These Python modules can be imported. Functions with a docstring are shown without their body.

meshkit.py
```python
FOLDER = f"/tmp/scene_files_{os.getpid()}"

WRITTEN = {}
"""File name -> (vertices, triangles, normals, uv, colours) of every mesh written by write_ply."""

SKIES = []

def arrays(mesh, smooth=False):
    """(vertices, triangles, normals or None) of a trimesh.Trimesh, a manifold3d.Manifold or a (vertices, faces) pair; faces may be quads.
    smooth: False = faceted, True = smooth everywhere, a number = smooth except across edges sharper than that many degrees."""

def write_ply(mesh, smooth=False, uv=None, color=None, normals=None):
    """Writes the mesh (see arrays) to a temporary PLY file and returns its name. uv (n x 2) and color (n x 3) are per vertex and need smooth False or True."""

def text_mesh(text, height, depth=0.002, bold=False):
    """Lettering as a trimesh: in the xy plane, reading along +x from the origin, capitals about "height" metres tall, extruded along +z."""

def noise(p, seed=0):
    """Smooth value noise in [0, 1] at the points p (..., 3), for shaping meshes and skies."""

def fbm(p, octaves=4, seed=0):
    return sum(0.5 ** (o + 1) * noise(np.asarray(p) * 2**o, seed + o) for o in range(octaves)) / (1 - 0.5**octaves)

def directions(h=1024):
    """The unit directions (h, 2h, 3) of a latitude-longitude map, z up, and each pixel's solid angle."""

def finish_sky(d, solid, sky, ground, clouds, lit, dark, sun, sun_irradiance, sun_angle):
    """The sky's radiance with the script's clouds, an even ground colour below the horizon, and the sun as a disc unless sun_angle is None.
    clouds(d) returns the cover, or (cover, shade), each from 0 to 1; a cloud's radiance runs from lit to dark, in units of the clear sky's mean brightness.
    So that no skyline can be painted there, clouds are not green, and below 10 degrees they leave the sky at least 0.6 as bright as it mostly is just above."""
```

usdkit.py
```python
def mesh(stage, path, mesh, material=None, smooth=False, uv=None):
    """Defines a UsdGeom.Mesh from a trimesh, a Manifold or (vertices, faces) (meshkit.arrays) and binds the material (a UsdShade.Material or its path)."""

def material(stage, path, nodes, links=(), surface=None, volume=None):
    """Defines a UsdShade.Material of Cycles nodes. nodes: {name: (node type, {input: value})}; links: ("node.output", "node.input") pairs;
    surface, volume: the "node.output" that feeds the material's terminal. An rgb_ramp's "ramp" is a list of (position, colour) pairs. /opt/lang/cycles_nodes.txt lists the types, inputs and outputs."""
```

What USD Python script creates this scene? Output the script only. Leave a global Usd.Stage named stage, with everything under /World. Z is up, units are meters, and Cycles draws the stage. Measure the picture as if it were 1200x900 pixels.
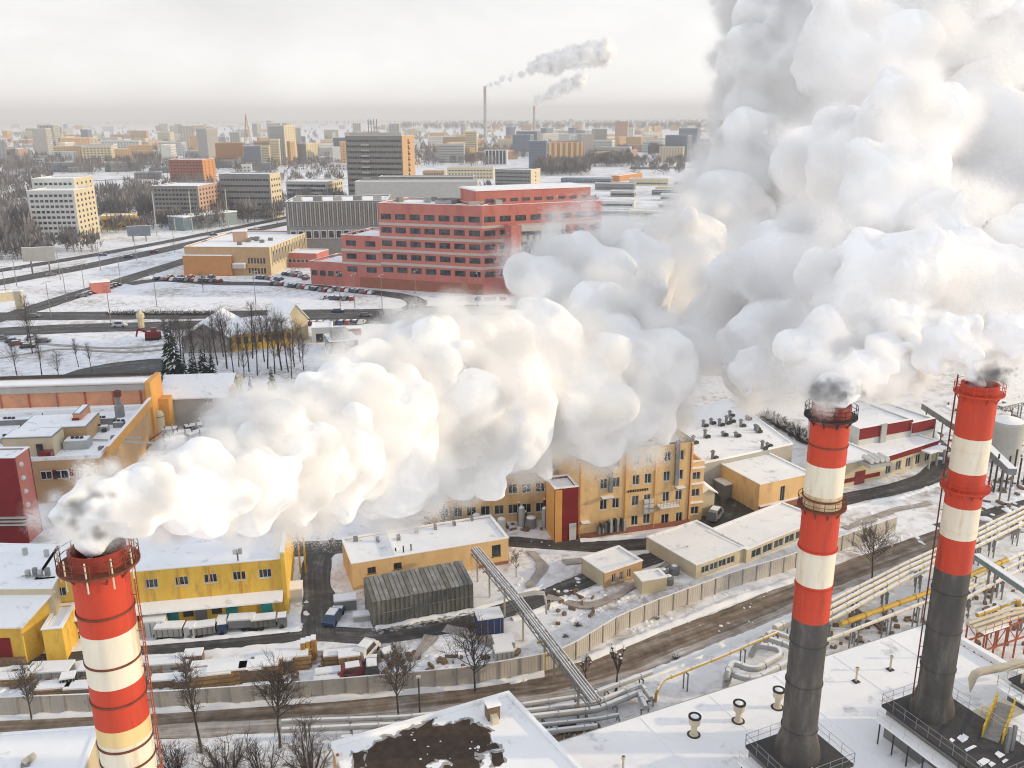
import math, random
import numpy as np
import trimesh, shapely
from shapely.geometry import Polygon, box as sbox
import usdkit, meshkit
from pxr import Usd, UsdGeom, UsdLux, UsdShade, Gf, Sdf, Vt

# ---------------------------------------------------------------- camera, sky, sun, exposure
stage = Usd.Stage.CreateInMemory()
UsdGeom.SetStageUpAxis(stage, 'Z')
UsdGeom.SetStageMetersPerUnit(stage, 1.0)
UsdGeom.Xform.Define(stage, '/World')
EXPOSURE, HAZE = 0.36, 0.00014
CAM_H, FPX, PITCH, ROLL = 65.0, 1050.0, math.radians(16.6), math.radians(-0.35)

SUN_AZ, SUN_EL = math.radians(0), math.radians(15.5)          # azimuth counter-clockwise from +x
SUN = np.array([math.cos(SUN_AZ) * math.cos(SUN_EL), math.sin(SUN_AZ) * math.cos(SUN_EL), math.sin(SUN_EL)])
_c, _s = math.cos(PITCH), math.sin(PITCH)
FWD = np.array([0, _c, -_s]); _r = np.array([1.0, 0, 0]); _u = np.array([0, _s, _c])
RIGHT = math.cos(ROLL) * _r + math.sin(ROLL) * _u
UP = -math.sin(ROLL) * _r + math.cos(ROLL) * _u
cam = UsdGeom.Camera.Define(stage, '/World/camera')
cam.CreateHorizontalApertureAttr(36.0)
cam.CreateFocalLengthAttr(36.0 * FPX / 1200)
cam.CreateClippingRangeAttr((0.5, 60000.0))
cam.CreateExposureAttr(EXPOSURE)
cam.AddTransformOp().Set(Gf.Matrix4d(*RIGHT, 0, *UP, 0, *(-FWD), 0, 0, 0, CAM_H, 1))

sky_mat = usdkit.material(stage, '/World/Looks/sky', {
    'tc': ('texture_coordinate', {}),
    'sky': ('sky_texture', {'sky_type': 'single_scattering', 'sun_disc': False, 'sun_elevation': SUN_EL, 'sun_rotation': math.atan2(SUN[0], SUN[1]), 'aerosol_density': 2.0}),
    'map': ('mapping', {'scale': (1.0, 1.0, 2.5)}),
    'n': ('noise_texture', {'scale': 2.2, 'detail': 6, 'roughness': 0.55, 'distortion': 0.6}),
    'cov': ('map_range', {'from_min': 0.3, 'from_max': 0.6, 'to_min': 0.9, 'to_max': 1.0, 'clamp': True}),
    'clear': ('map_range', {'from_min': 0.12, 'from_max': 0.75, 'to_min': 1.0, 'to_max': 0.85, 'clamp': True}), 'zen': ('map_range', {'from_min': 0.2, 'from_max': 0.8, 'to_min': 0.0, 'to_max': 1.0, 'clamp': True}), 'top': ('mix_color', {'b': (5.7, 6.2, 7.1)}), 'cc': ('math', {'math_type': 'multiply'}),
    'dot': ('vector_math', {'math_type': 'dot_product', 'vector2': tuple(SUN)}),
    'sep': ('separate_xyz', {}),
    'up': ('map_range', {'from_min': 0.0, 'from_max': 0.16, 'to_min': 0.0, 'to_max': 1.0, 'clamp': True}),
    'high': ('mix_color', {'a': (12.0, 11.8, 11.5), 'b': (6.6, 6.65, 6.8)}),
    'glow': ('map_range', {'from_min': -0.2, 'from_max': 1.0, 'to_min': 0.92, 'to_max': 1.5, 'clamp': True}),
    'puff': ('map_range', {'from_min': 0.35, 'from_max': 0.65, 'to_min': 0.86, 'to_max': 1.06, 'clamp': True}),
    'm1': ('vector_math', {'math_type': 'scale'}), 'm2': ('vector_math', {'math_type': 'scale'}),
    'mix': ('mix_color', {'use_clamp': False}),
    'bg': ('background_shader', {'strength': 0.1})},
    [('tc.generated', 'map.vector'), ('map.vector', 'n.vector'), ('n.fac', 'cov.value'), ('n.fac', 'puff.value'), ('tc.generated', 'dot.vector1'), ('tc.generated', 'sep.vector'),
     ('sep.z', 'up.value'), ('up.result', 'high.fac'), ('dot.value', 'glow.value'), ('sep.z', 'zen.value'), ('zen.result', 'top.fac'), ('high.result', 'top.a'), ('top.result', 'm1.vector1'), ('glow.result', 'm1.scale'), ('m1.vector', 'm2.vector1'), ('puff.result', 'm2.scale'),
     ('sep.z', 'clear.value'), ('clear.result', 'cc.value1'), ('cov.result', 'cc.value2'), ('sky.color', 'mix.a'), ('m2.vector', 'mix.b'), ('cc.value', 'mix.fac'), ('mix.result', 'bg.color')], surface='bg.background')
dome = UsdLux.DomeLight.Define(stage, '/World/sky')
dome.GetPrim().SetCustomDataByKey('kind', 'structure')
UsdShade.MaterialBindingAPI.Apply(dome.GetPrim()).Bind(sky_mat)
sun = UsdLux.DistantLight.Define(stage, '/World/sun')
sun.CreateIntensityAttr(0.56); sun.CreateNormalizeAttr(True); sun.CreateAngleAttr(1.0); sun.CreateColorAttr((1.0, 0.77, 0.46))
sun.AddOrientOp().Set(Gf.Quatf(Gf.Rotation(Gf.Vec3d(0, 0, 1), Gf.Vec3d(*map(float, SUN))).GetQuat()))

# ---------------------------------------------------------------- where things stand: photograph pixels (1200 x 900) to points on level planes of the place
def ray(px, py):
    return FWD + RIGHT * ((px - 600) / FPX) - UP * ((py - 450) / FPX)
def G(px, py, z=0.0):
    d = ray(px, py); t = (z - CAM_H) / d[2]
    return np.array([d[0] * t, d[1] * t, z])
def AT(px, py, y):
    d = ray(px, py)
    return np.array([0, 0, CAM_H]) + d * (y / d[1])
def topz(px, yb, yt):
    b, d = G(px, yb), ray(px, yt)
    return CAM_H + d[2] * b[1] / d[1]
# ---------------------------------------------------------------- naming and custom data
_used = {}
def numbered(parent, name):
    k = (parent, name); n = _used.get(k, 0); _used[k] = n + 1
    return f'{parent}/{name}' if n == 0 else f'{parent}/{name}_{n:03d}'
def tag(prim, label=None, cat=None, group=None, kind=None):
    p = prim.GetPrim() if hasattr(prim, 'GetPrim') else prim
    for k, v in (('label', label), ('category', cat), ('group', group), ('kind', kind)):
        if v: p.SetCustomDataByKey(k, v)
    return p
def thing(name, label, cat, loc=(0, 0, 0), rz=0.0, group=None, kind=None, scale=None):
    path = numbered('/World', name)
    x = UsdGeom.Xform.Define(stage, path)
    x.AddTranslateOp().Set(Gf.Vec3d(*map(float, loc)))
    if rz: x.AddRotateZOp().Set(float(rz))
    if scale is not None: x.AddScaleOp().Set(Gf.Vec3f(*([scale] * 3 if np.ndim(scale) == 0 else scale)))
    tag(x, label, cat, group, kind)
    return T(path, np.array(loc, float), rz)
class T:
    def __init__(self, path, loc, rz): self.path, self.loc, self.rz = path, loc, rz
def copy_of(src, name, label, cat, loc, rz=0.0, group=None, scale=None):
    t = thing(name, label, cat, loc, rz, group, scale=scale)
    p = stage.GetPrimAtPath(t.path)
    p.GetReferences().AddInternalReference(Sdf.Path(src)); p.SetInstanceable(True)
    return t

def X3(a, b): return np.array([a[1] * b[2] - a[2] * b[1], a[2] * b[0] - a[0] * b[2], a[0] * b[1] - a[1] * b[0]])
def XN(a, b):
    b = np.broadcast_to(b, a.shape); return np.stack([a[:, 1] * b[:, 2] - a[:, 2] * b[:, 1], a[:, 2] * b[:, 0] - a[:, 0] * b[:, 2], a[:, 0] * b[:, 1] - a[:, 1] * b[:, 0]], 1)
class MB:
    """collects simple solids into one mesh"""
    def __init__(self): self.v, self.f, self.n = [], [], 0
    def add(self, v, f):
        v, f = np.asarray(v, float), np.asarray(f, int)
        if f.shape[1] == 4: f = np.vstack([f[:, [0, 1, 2]], f[:, [0, 2, 3]]])
        self.v.append(v); self.f.append(f + self.n); self.n += len(v); return self
    def tm(self, m): return self.add(m.vertices, m.faces)
    def box(self, c, s, rz=0.0, axes=None):
        d = np.array([[x, y, z] for z in (-.5, .5) for y in (-.5, .5) for x in (-.5, .5)]) * np.asarray(s, float)
        if axes is not None: d = d @ np.asarray(axes)
        elif rz:
            a = math.radians(rz); ca, sa = math.cos(a), math.sin(a)
            d = np.stack([d[:, 0] * ca - d[:, 1] * sa, d[:, 0] * sa + d[:, 1] * ca, d[:, 2]], 1)
        return self.add(d + np.asarray(c, float), [[0, 2, 3, 1], [4, 5, 7, 6], [0, 1, 5, 4], [2, 6, 7, 3], [0, 4, 6, 2], [1, 3, 7, 5]])
    def bar(self, a, b, w, h=None, up=(0, 0, 1)):
        a, b = np.asarray(a, float), np.asarray(b, float); L = np.linalg.norm(b - a)
        if L < 1e-6: return self
        t = (b - a) / L; s = X3(t, up)
        if np.linalg.norm(s) < 1e-3: s = X3(t, (1.0, 0, 0))
        s /= np.linalg.norm(s); u = X3(s, t)
        return self.box((a + b) / 2, (L, w, h or w), axes=[t, s, u])
    def tube(self, pts, r, n=8, cap=True):
        p = np.asarray(pts, float); r = np.broadcast_to(np.asarray(r, float), (len(p),))
        t = np.gradient(p, axis=0); t /= np.linalg.norm(t, axis=1, keepdims=True) + 1e-12
        ref = np.array([0, 0, 1.0]) if abs(t[:, 2]).mean() < .8 else np.array([1.0, 0, 0])
        a = XN(t, ref); a /= np.linalg.norm(a, axis=1, keepdims=True) + 1e-9; b = XN(t, a)
        ang = np.arange(n) * 2 * math.pi / n
        v = p[:, None] + r[:, None, None] * (np.cos(ang)[None, :, None] * a[:, None] + np.sin(ang)[None, :, None] * b[:, None])
        i, j = np.meshgrid(np.arange(len(p) - 1), np.arange(n), indexing='ij')
        q = np.stack([i * n + j, i * n + (j + 1) % n, (i + 1) * n + (j + 1) % n, (i + 1) * n + j], -1).reshape(-1, 4)
        self.add(v.reshape(-1, 3), q[:, ::-1])
        if cap and n >= 4:
            e = len(p) - 1
            self.add(v[0], [[0, k, k + 1] for k in range(1, n - 1)]); self.add(v[e], [[0, k + 1, k] for k in range(1, n - 1)])
        return self
    def lathe(self, prof, c=(0, 0, 0), n=32):
        p = np.asarray(prof, float); ang = np.arange(n) * 2 * math.pi / n
        v = np.stack([p[:, 0, None] * np.cos(ang), p[:, 0, None] * np.sin(ang), np.repeat(p[:, 1, None], n, 1)], -1) + np.asarray(c, float)
        i, j = np.meshgrid(np.arange(len(p) - 1), np.arange(n), indexing='ij')
        q = np.stack([i * n + j, i * n + (j + 1) % n, (i + 1) * n + (j + 1) % n, (i + 1) * n + j], -1).reshape(-1, 4)
        return self.add(v.reshape(-1, 3), q)
    def prism(self, poly, z0, z1):
        """upright prism over a plan polygon (list of xy or shapely)"""
        if not hasattr(poly, 'exterior') and len(poly) == 4:
            p = [np.array(q[:2], float) for q in poly]; ar = sum(p[i][0] * p[(i + 1) % 4][1] - p[(i + 1) % 4][0] * p[i][1] for i in range(4))
            if ar < 0: p = p[::-1]
            return self.add([[*q, z0] for q in p] + [[*q, z1] for q in p], [[3, 2, 1, 0], [4, 5, 6, 7], [0, 1, 5, 4], [1, 2, 6, 5], [2, 3, 7, 6], [3, 0, 4, 7]])
        g = poly if hasattr(poly, 'exterior') else Polygon([(float(p[0]), float(p[1])) for p in poly])
        m = trimesh.creation.extrude_polygon(shapely.geometry.polygon.orient(g), z1 - z0, engine='earcut')
        return self.add(m.vertices + [0, 0, z0], m.faces)
    def panel(self, poly, o, ux, nrm, depth):
        """2D polygon in (along ux, z) at o, extruded by depth against the outward normal"""
        if not hasattr(poly, 'geoms') and not poly.interiors and len(poly.exterior.coords) == 5:
            a, b, c, d = poly.bounds; o, ux, nrm = np.asarray(o, float), np.asarray(ux, float), np.asarray(nrm, float); zz = np.array([0, 0, 1.0])
            if abs(poly.area - (c - a) * (d - b)) < 1e-9:
                fr = [o + ux * u + zz * w for u, w in ((a, b), (c, b), (c, d), (a, d))]
                return self.add(fr + [q - nrm * depth for q in fr], [[0, 1, 2, 3], [7, 6, 5, 4], [1, 0, 4, 5], [2, 1, 5, 6], [3, 2, 6, 7], [0, 3, 7, 4]])
        m = trimesh.creation.extrude_polygon(shapely.geometry.polygon.orient(poly), depth, engine='earcut')
        w = np.asarray(m.vertices); ux, nrm = np.asarray(ux, float), np.asarray(nrm, float)
        v = np.asarray(o, float) + w[:, :1] * ux + w[:, 1:2] * np.array([0, 0, 1.0]) - w[:, 2:3] * nrm
        return self.add(v, m.faces[:, ::-1] if np.dot(np.cross(ux, [0, 0, 1]), -nrm) < 0 else m.faces)
    def build(self, name, mat, parent=None, smooth=False, kind=None, label=None, world=True):
        """one Mesh prim; world: vertices are given in world coordinates"""
        v, f = np.vstack(self.v), np.vstack(self.f)
        base = parent.path.rsplit('@')[0] if isinstance(parent, T) else (parent or '/World')
        if isinstance(parent, T) and world:
            v = v - parent.loc
            if parent.rz:
                a = -math.radians(parent.rz); ca, sa = math.cos(a), math.sin(a)
                v = np.stack([v[:, 0] * ca - v[:, 1] * sa, v[:, 0] * sa + v[:, 1] * ca, v[:, 2]], 1)
        path = numbered(base, name)
        usdkit.mesh(stage, path, (v, f), mat, smooth=smooth)
        p = stage.GetPrimAtPath(path)
        if kind or label: tag(p, label=label, kind=kind)
        return T(path, parent.loc if isinstance(parent, T) else np.zeros(3), parent.rz if isinstance(parent, T) else 0.0)

# ---------------------------------------------------------------- materials
def mat(name, col, rough=0.75, var=0.12, scale=0.6, bump=0.0, bscale=None, metal=0.0, streak=None, dirt=None, spec=0.3, col2=None):
    """a coloured surface with uneven tone (var), optional vertical streaks, dirt blotches (dirt = colour, amount) and fine relief"""
    c = np.array(col, float)
    lo, hi = (c * (1 - var), c * (1 + var)) if col2 is None else (c, np.array(col2, float))
    N = {'g': ('geometry', {}), 'm': ('mapping', {'scale': (1, 1, streak) if streak else (1, 1, 1)}), 'n': ('noise_texture', {'scale': scale, 'detail': 5, 'roughness': 0.6}),
         'r': ('rgb_ramp', {'ramp': [(0.3, tuple(lo)), (0.7, tuple(hi))]}),
         'p': ('principled_bsdf', {'roughness': rough, 'metallic': metal, 'specular_ior_level': spec})}
    L = [('g.position', 'm.vector'), ('m.vector', 'n.vector'), ('n.fac', 'r.fac')]
    out = 'r.color'
    if dirt:
        N['dn'] = ('noise_texture', {'scale': dirt[2] if len(dirt) > 2 else scale * 0.5, 'detail': 6, 'roughness': 0.65})
        N['dr'] = ('map_range', {'from_min': 0.62 - 0.3 * dirt[1], 'from_max': 0.72, 'to_min': 0, 'to_max': 0.85, 'clamp': True})
        N['dm'] = ('mix_color', {'b': tuple(dirt[0])})
        L += [('m.vector', 'dn.vector'), ('dn.fac', 'dr.value'), ('dr.result', 'dm.fac'), (out, 'dm.a')]
        out = 'dm.result'
    L.append((out, 'p.base_color'))
    if bump:
        N['bn'] = ('noise_texture', {'scale': bscale or scale * 6, 'detail': 4})
        N['b'] = ('bump', {'strength': bump, 'distance': 0.15})
        L += [('g.position', 'bn.vector'), ('bn.fac', 'b.height'), ('b.normal', 'p.normal')]
    return usdkit.material(stage, '/World/Looks/' + name, N, L, surface='p.BSDF')
M = {}
M['snow'] = mat('snow', (0.80, 0.82, 0.85), 0.9, col2=(0.90, 0.90, 0.90), scale=0.25, bump=0.25, bscale=1.1)
M['roof_snow'] = mat('roof_snow', (0.87, 0.88, 0.90), 0.9, col2=(0.94, 0.94, 0.94), scale=0.2, bump=0.4, bscale=0.55, dirt=((0.50, 0.50, 0.52), 0.12, 0.45))
M['red_paint'] = mat('red_paint', (0.52, 0.055, 0.024), 0.6, 0.20, 0.9, streak=0.14, bump=0.15, bscale=1.2, dirt=((0.20, 0.035, 0.022), 0.32, 0.9))
M['white_paint'] = mat('white_paint', (0.73, 0.67, 0.54), 0.65, 0.10, 0.9, streak=0.14, bump=0.15, bscale=1.2, dirt=((0.50, 0.36, 0.20), 0.30, 0.9))
M['stained_paint'] = mat('stained_paint', (0.66, 0.55, 0.34), 0.65, 0.15, 1.2, streak=0.14, dirt=((0.30, 0.15, 0.06), 0.75, 1.3))
M['sooty_red'] = mat('sooty_red', (0.36, 0.045, 0.026), 0.75, 0.3, 1.2, streak=0.14, bump=0.2, bscale=1.5, dirt=((0.06, 0.03, 0.026), 0.8, 1.1))
M['cream_paint'] = mat('cream_paint', (0.70, 0.52, 0.25), 0.6, 0.10, 0.7, streak=0.2)
M['soot_steel'] = mat('soot_steel', (0.075, 0.07, 0.066), 0.7, 0.25, 0.9, streak=0.25, bump=0.2, bscale=1.5, dirt=((0.15, 0.135, 0.12), 0.35, 0.9))
M['rust'] = mat('rust', (0.16, 0.05, 0.03), 0.8, 0.3, 2.0)
M['dark_rim'] = mat('dark_rim', (0.035, 0.03, 0.028), 0.8, 0.3, 2.0)
# ---------------------------------------------------------------- more materials
DIRT = (0.30, 0.27, 0.24)
for n_, c_, kw in [
    ('yellow_wall', (0.76, 0.49, 0.085), dict(streak=.35, dirt=((0.42, 0.25, 0.07), 0.3, 0.7))),
    ('orange_wall', (0.73, 0.49, 0.24), dict(streak=.35, dirt=((0.46, 0.30, 0.16), 0.3, 0.7), var=0.08)),
    ('deep_orange', (0.66, 0.34, 0.10), dict(var=0.08)),
    ('salmon_wall', (0.60, 0.29, 0.17), dict(dirt=((0.34, 0.2, 0.15), 0.1, 0.3))),
    ('tan_wall', (0.50, 0.33, 0.18), dict(var=0.07, dirt=((0.34, 0.25, 0.17), 0.06, 0.3))),
    ('cream_wall', (0.60, 0.52, 0.36), dict(var=0.07, dirt=((0.42, 0.36, 0.27), 0.08, 0.3))),
    ('white_wall', (0.60, 0.60, 0.57), dict(var=0.06, dirt=((0.45, 0.44, 0.42), 0.08, 0.2))),
    ('grey_wall', (0.25, 0.25, 0.25), dict(var=0.1, dirt=((0.2, 0.19, 0.18), 0.1, 0.2))),
    ('dark_grey_wall', (0.25, 0.23, 0.21), dict(var=0.12)),
    ('pale_grey', (0.42, 0.41, 0.38), dict(var=0.08)),
    ('red_wall', (0.53, 0.19, 0.155), dict(var=0.09, streak=.3, dirt=((0.36, 0.10, 0.08), 0.3, 0.25))),
    ('burgundy', (0.20, 0.018, 0.022), dict(var=0.1)),
    ('brick_wall', (0.33, 0.13, 0.09), dict(var=0.12)),
    ('band_grey', (0.50, 0.46, 0.42), dict(var=0.06)),
    ('concrete', (0.36, 0.33, 0.30), dict(var=0.12, dirt=((0.24, 0.22, 0.2), 0.12, 0.8))),
    ('fence_concrete', (0.52, 0.48, 0.42), dict(var=0.12, streak=0.3, dirt=((0.26, 0.23, 0.2), 0.1, 0.8))),
    ('pipe_grey', (0.42, 0.42, 0.41), dict(var=0.12, rough=0.5, dirt=((0.25, 0.24, 0.23), 0.15, 0.8))),
    ('pipe_cream', (0.60, 0.53, 0.40), dict(var=0.1, rough=0.6, dirt=((0.35, 0.28, 0.18), 0.12, 0.8))),
    ('pipe_yellow', (0.52, 0.33, 0.05), dict(var=0.12, rough=0.5, dirt=((0.3, 0.17, 0.05), 0.12, 0.8))),
    ('duct_teal', (0.20, 0.26, 0.28), dict(var=0.1, rough=0.5)),
    ('steel_dark', (0.06, 0.058, 0.058), dict(var=0.2)),
    ('steel_grey', (0.22, 0.22, 0.22), dict(var=0.15)),
    ('steel_red', (0.36, 0.10, 0.05), dict(var=0.2)),
    ('handrail_yellow', (0.60, 0.40, 0.04), dict(var=0.1)),
    ('teal_door', (0.03, 0.30, 0.33), dict(var=0.08)),
    ('blue_box', (0.035, 0.06, 0.16), dict(var=0.1)),
    ('wood', (0.36, 0.22, 0.09), dict(var=0.3, scale=2.5)),
    ('dark_wood', (0.20, 0.14, 0.095), dict(var=0.3, scale=2.5)),
    ('bark', (0.075, 0.063, 0.056), dict(var=0.3, scale=3.0)),
    ('twig', (0.125, 0.10, 0.088), dict(var=0.25, scale=3.0)),
    ('far_wood', (0.19, 0.175, 0.175), dict(var=0.3, scale=0.05)),
    ('spruce', (0.022, 0.035, 0.028), dict(var=0.35, scale=2.0)),
    ('old_shed', (0.16, 0.155, 0.135), dict(var=0.3, scale=0.9, streak=0.3, dirt=((0.30, 0.31, 0.29), 0.2, 0.7))),
    ('shed_roof', (0.23, 0.225, 0.21), dict(var=0.25, scale=0.8, dirt=((0.50, 0.51, 0.52), 0.3, 0.5))),
    ('bitumen', (0.055, 0.036, 0.026), dict(var=0.35, scale=1.5)),
    ('tyre', (0.02, 0.02, 0.02), dict(var=0.1)),
    ('frame_white', (0.62, 0.62, 0.60), dict(var=0.05)),
    ('sunlit_pink', (0.50, 0.33, 0.25), dict(var=0.07)),  # pinkish wall tone with low sunlight put into the colour
    ('blue_grey', (0.19, 0.22, 0.27), dict(var=0.08)),
    ('far_orange', (0.52, 0.25, 0.10), dict(var=0.08)),
    ('wet_snow', (0.38, 0.36, 0.34), dict(var=0.3, scale=3)),
    ('slate_roof', (0.10, 0.10, 0.115), dict(var=0.15)),
]:
    M[n_] = mat(n_, c_, **{'rough': 0.8, 'scale': 0.5, **kw})
M['pane'] = usdkit.material(stage, '/World/Looks/pane', {'g': ('geometry', {}), 'n': ('noise_texture', {'scale': 0.45, 'detail': 1}), 'r': ('rgb_ramp', {'ramp': [(0.4, (0.018, 0.022, 0.028)), (0.65, (0.08, 0.09, 0.10))]}),
    'p': ('principled_bsdf', {'roughness': 0.12, 'specular_ior_level': 0.6})}, [('g.position', 'n.vector'), ('n.fac', 'r.fac'), ('r.color', 'p.base_color')], surface='p.BSDF')
def car_paint(n, c):
    M[n] = usdkit.material(stage, '/World/Looks/' + n, {'p': ('principled_bsdf', {'base_color': c, 'roughness': 0.4, 'coat_weight': 0.4})}, surface='p.BSDF')
for n_, c_ in (('car_black', (0.02, 0.02, 0.022)), ('car_grey', (0.16, 0.17, 0.18)), ('car_red', (0.20, 0.02, 0.022)), ('car_white', (0.6, 0.6, 0.6)), ('car_blue', (0.03, 0.06, 0.13))): car_paint(n_, c_)

# ground: snow trodden brown here and there; roads: slush over asphalt with wheel tracks
M['ground'] = usdkit.material(stage, '/World/Looks/ground', {
    'g': ('geometry', {}), 'n1': ('noise_texture', {'scale': 0.05, 'detail': 7, 'roughness': 0.62}), 'n2': ('noise_texture', {'scale': 0.45, 'detail': 6, 'roughness': 0.68, 'distortion': 0.5}),
    'a': ('math', {'math_type': 'multiply'}), 'r': ('rgb_ramp', {'ramp': [(0.22, (0.86, 0.87, 0.90)), (0.27, (0.76, 0.75, 0.755)), (0.35, (0.52, 0.48, 0.44)), (0.46, (0.30, 0.26, 0.23))]}),
    'bn': ('noise_texture', {'scale': 1.3, 'detail': 5}), 'b': ('bump', {'strength': 0.45, 'distance': 0.2}), 'p': ('principled_bsdf', {'roughness': 0.9, 'specular_ior_level': 0.2})},
    [('g.position', 'n1.vector'), ('g.position', 'n2.vector'), ('n1.fac', 'a.value1'), ('n2.fac', 'a.value2'), ('a.value', 'r.fac'), ('r.color', 'p.base_color'), ('g.position', 'bn.vector'), ('bn.fac', 'b.height'), ('b.normal', 'p.normal')], surface='p.BSDF')
def road_mat(name, lo, hi, snow=0.55):
    """attribute across runs 0..1 over the road's width: tracks stay dark, snow lies between and along them"""
    M[name] = usdkit.material(stage, '/World/Looks/' + name, {
        'u': ('attribute', {'attribute': 'across'}), 'l': ('attribute', {'attribute': 'along'}), 'g': ('geometry', {}),
        'cx': ('combine_xyz', {}), 'ln': ('noise_texture', {'scale': 1.0, 'detail': 4, 'roughness': 0.6}), 'n': ('noise_texture', {'scale': 0.5, 'detail': 6, 'roughness': 0.65}),
        'sl': ('math', {'math_type': 'multiply', 'value2': 0.06}), 'su': ('math', {'math_type': 'multiply', 'value2': 7.0}),
        'mx': ('mix_float', {'fac': 0.45}), 'r': ('rgb_ramp', {'ramp': [(0.36, lo), (0.52, hi), (snow, tuple(0.5 * np.array(hi) + 0.22)), (snow + 0.14, (0.72, 0.71, 0.70))]}),
        'b': ('bump', {'strength': 0.4, 'distance': 0.1}), 'p': ('principled_bsdf', {'roughness': 0.65, 'specular_ior_level': 0.35})},
        [('l.fac', 'sl.value1'), ('u.fac', 'su.value1'), ('sl.value', 'cx.x'), ('su.value', 'cx.y'), ('cx.vector' if False else 'cx.vector', 'ln.vector'), ('g.position', 'n.vector'), ('ln.fac', 'mx.a'), ('n.fac', 'mx.b'), ('mx.result', 'r.fac'), ('r.color', 'p.base_color'), ('n.fac', 'b.height'), ('b.normal', 'p.normal')], surface='p.BSDF')
road_mat('slush', (0.075, 0.055, 0.042), (0.22, 0.165, 0.12), 0.62)
road_mat('asphalt', (0.032, 0.032, 0.035), (0.075, 0.07, 0.066), 0.70)
road_mat('track', (0.20, 0.165, 0.135), (0.42, 0.37, 0.33), 0.56)

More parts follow.
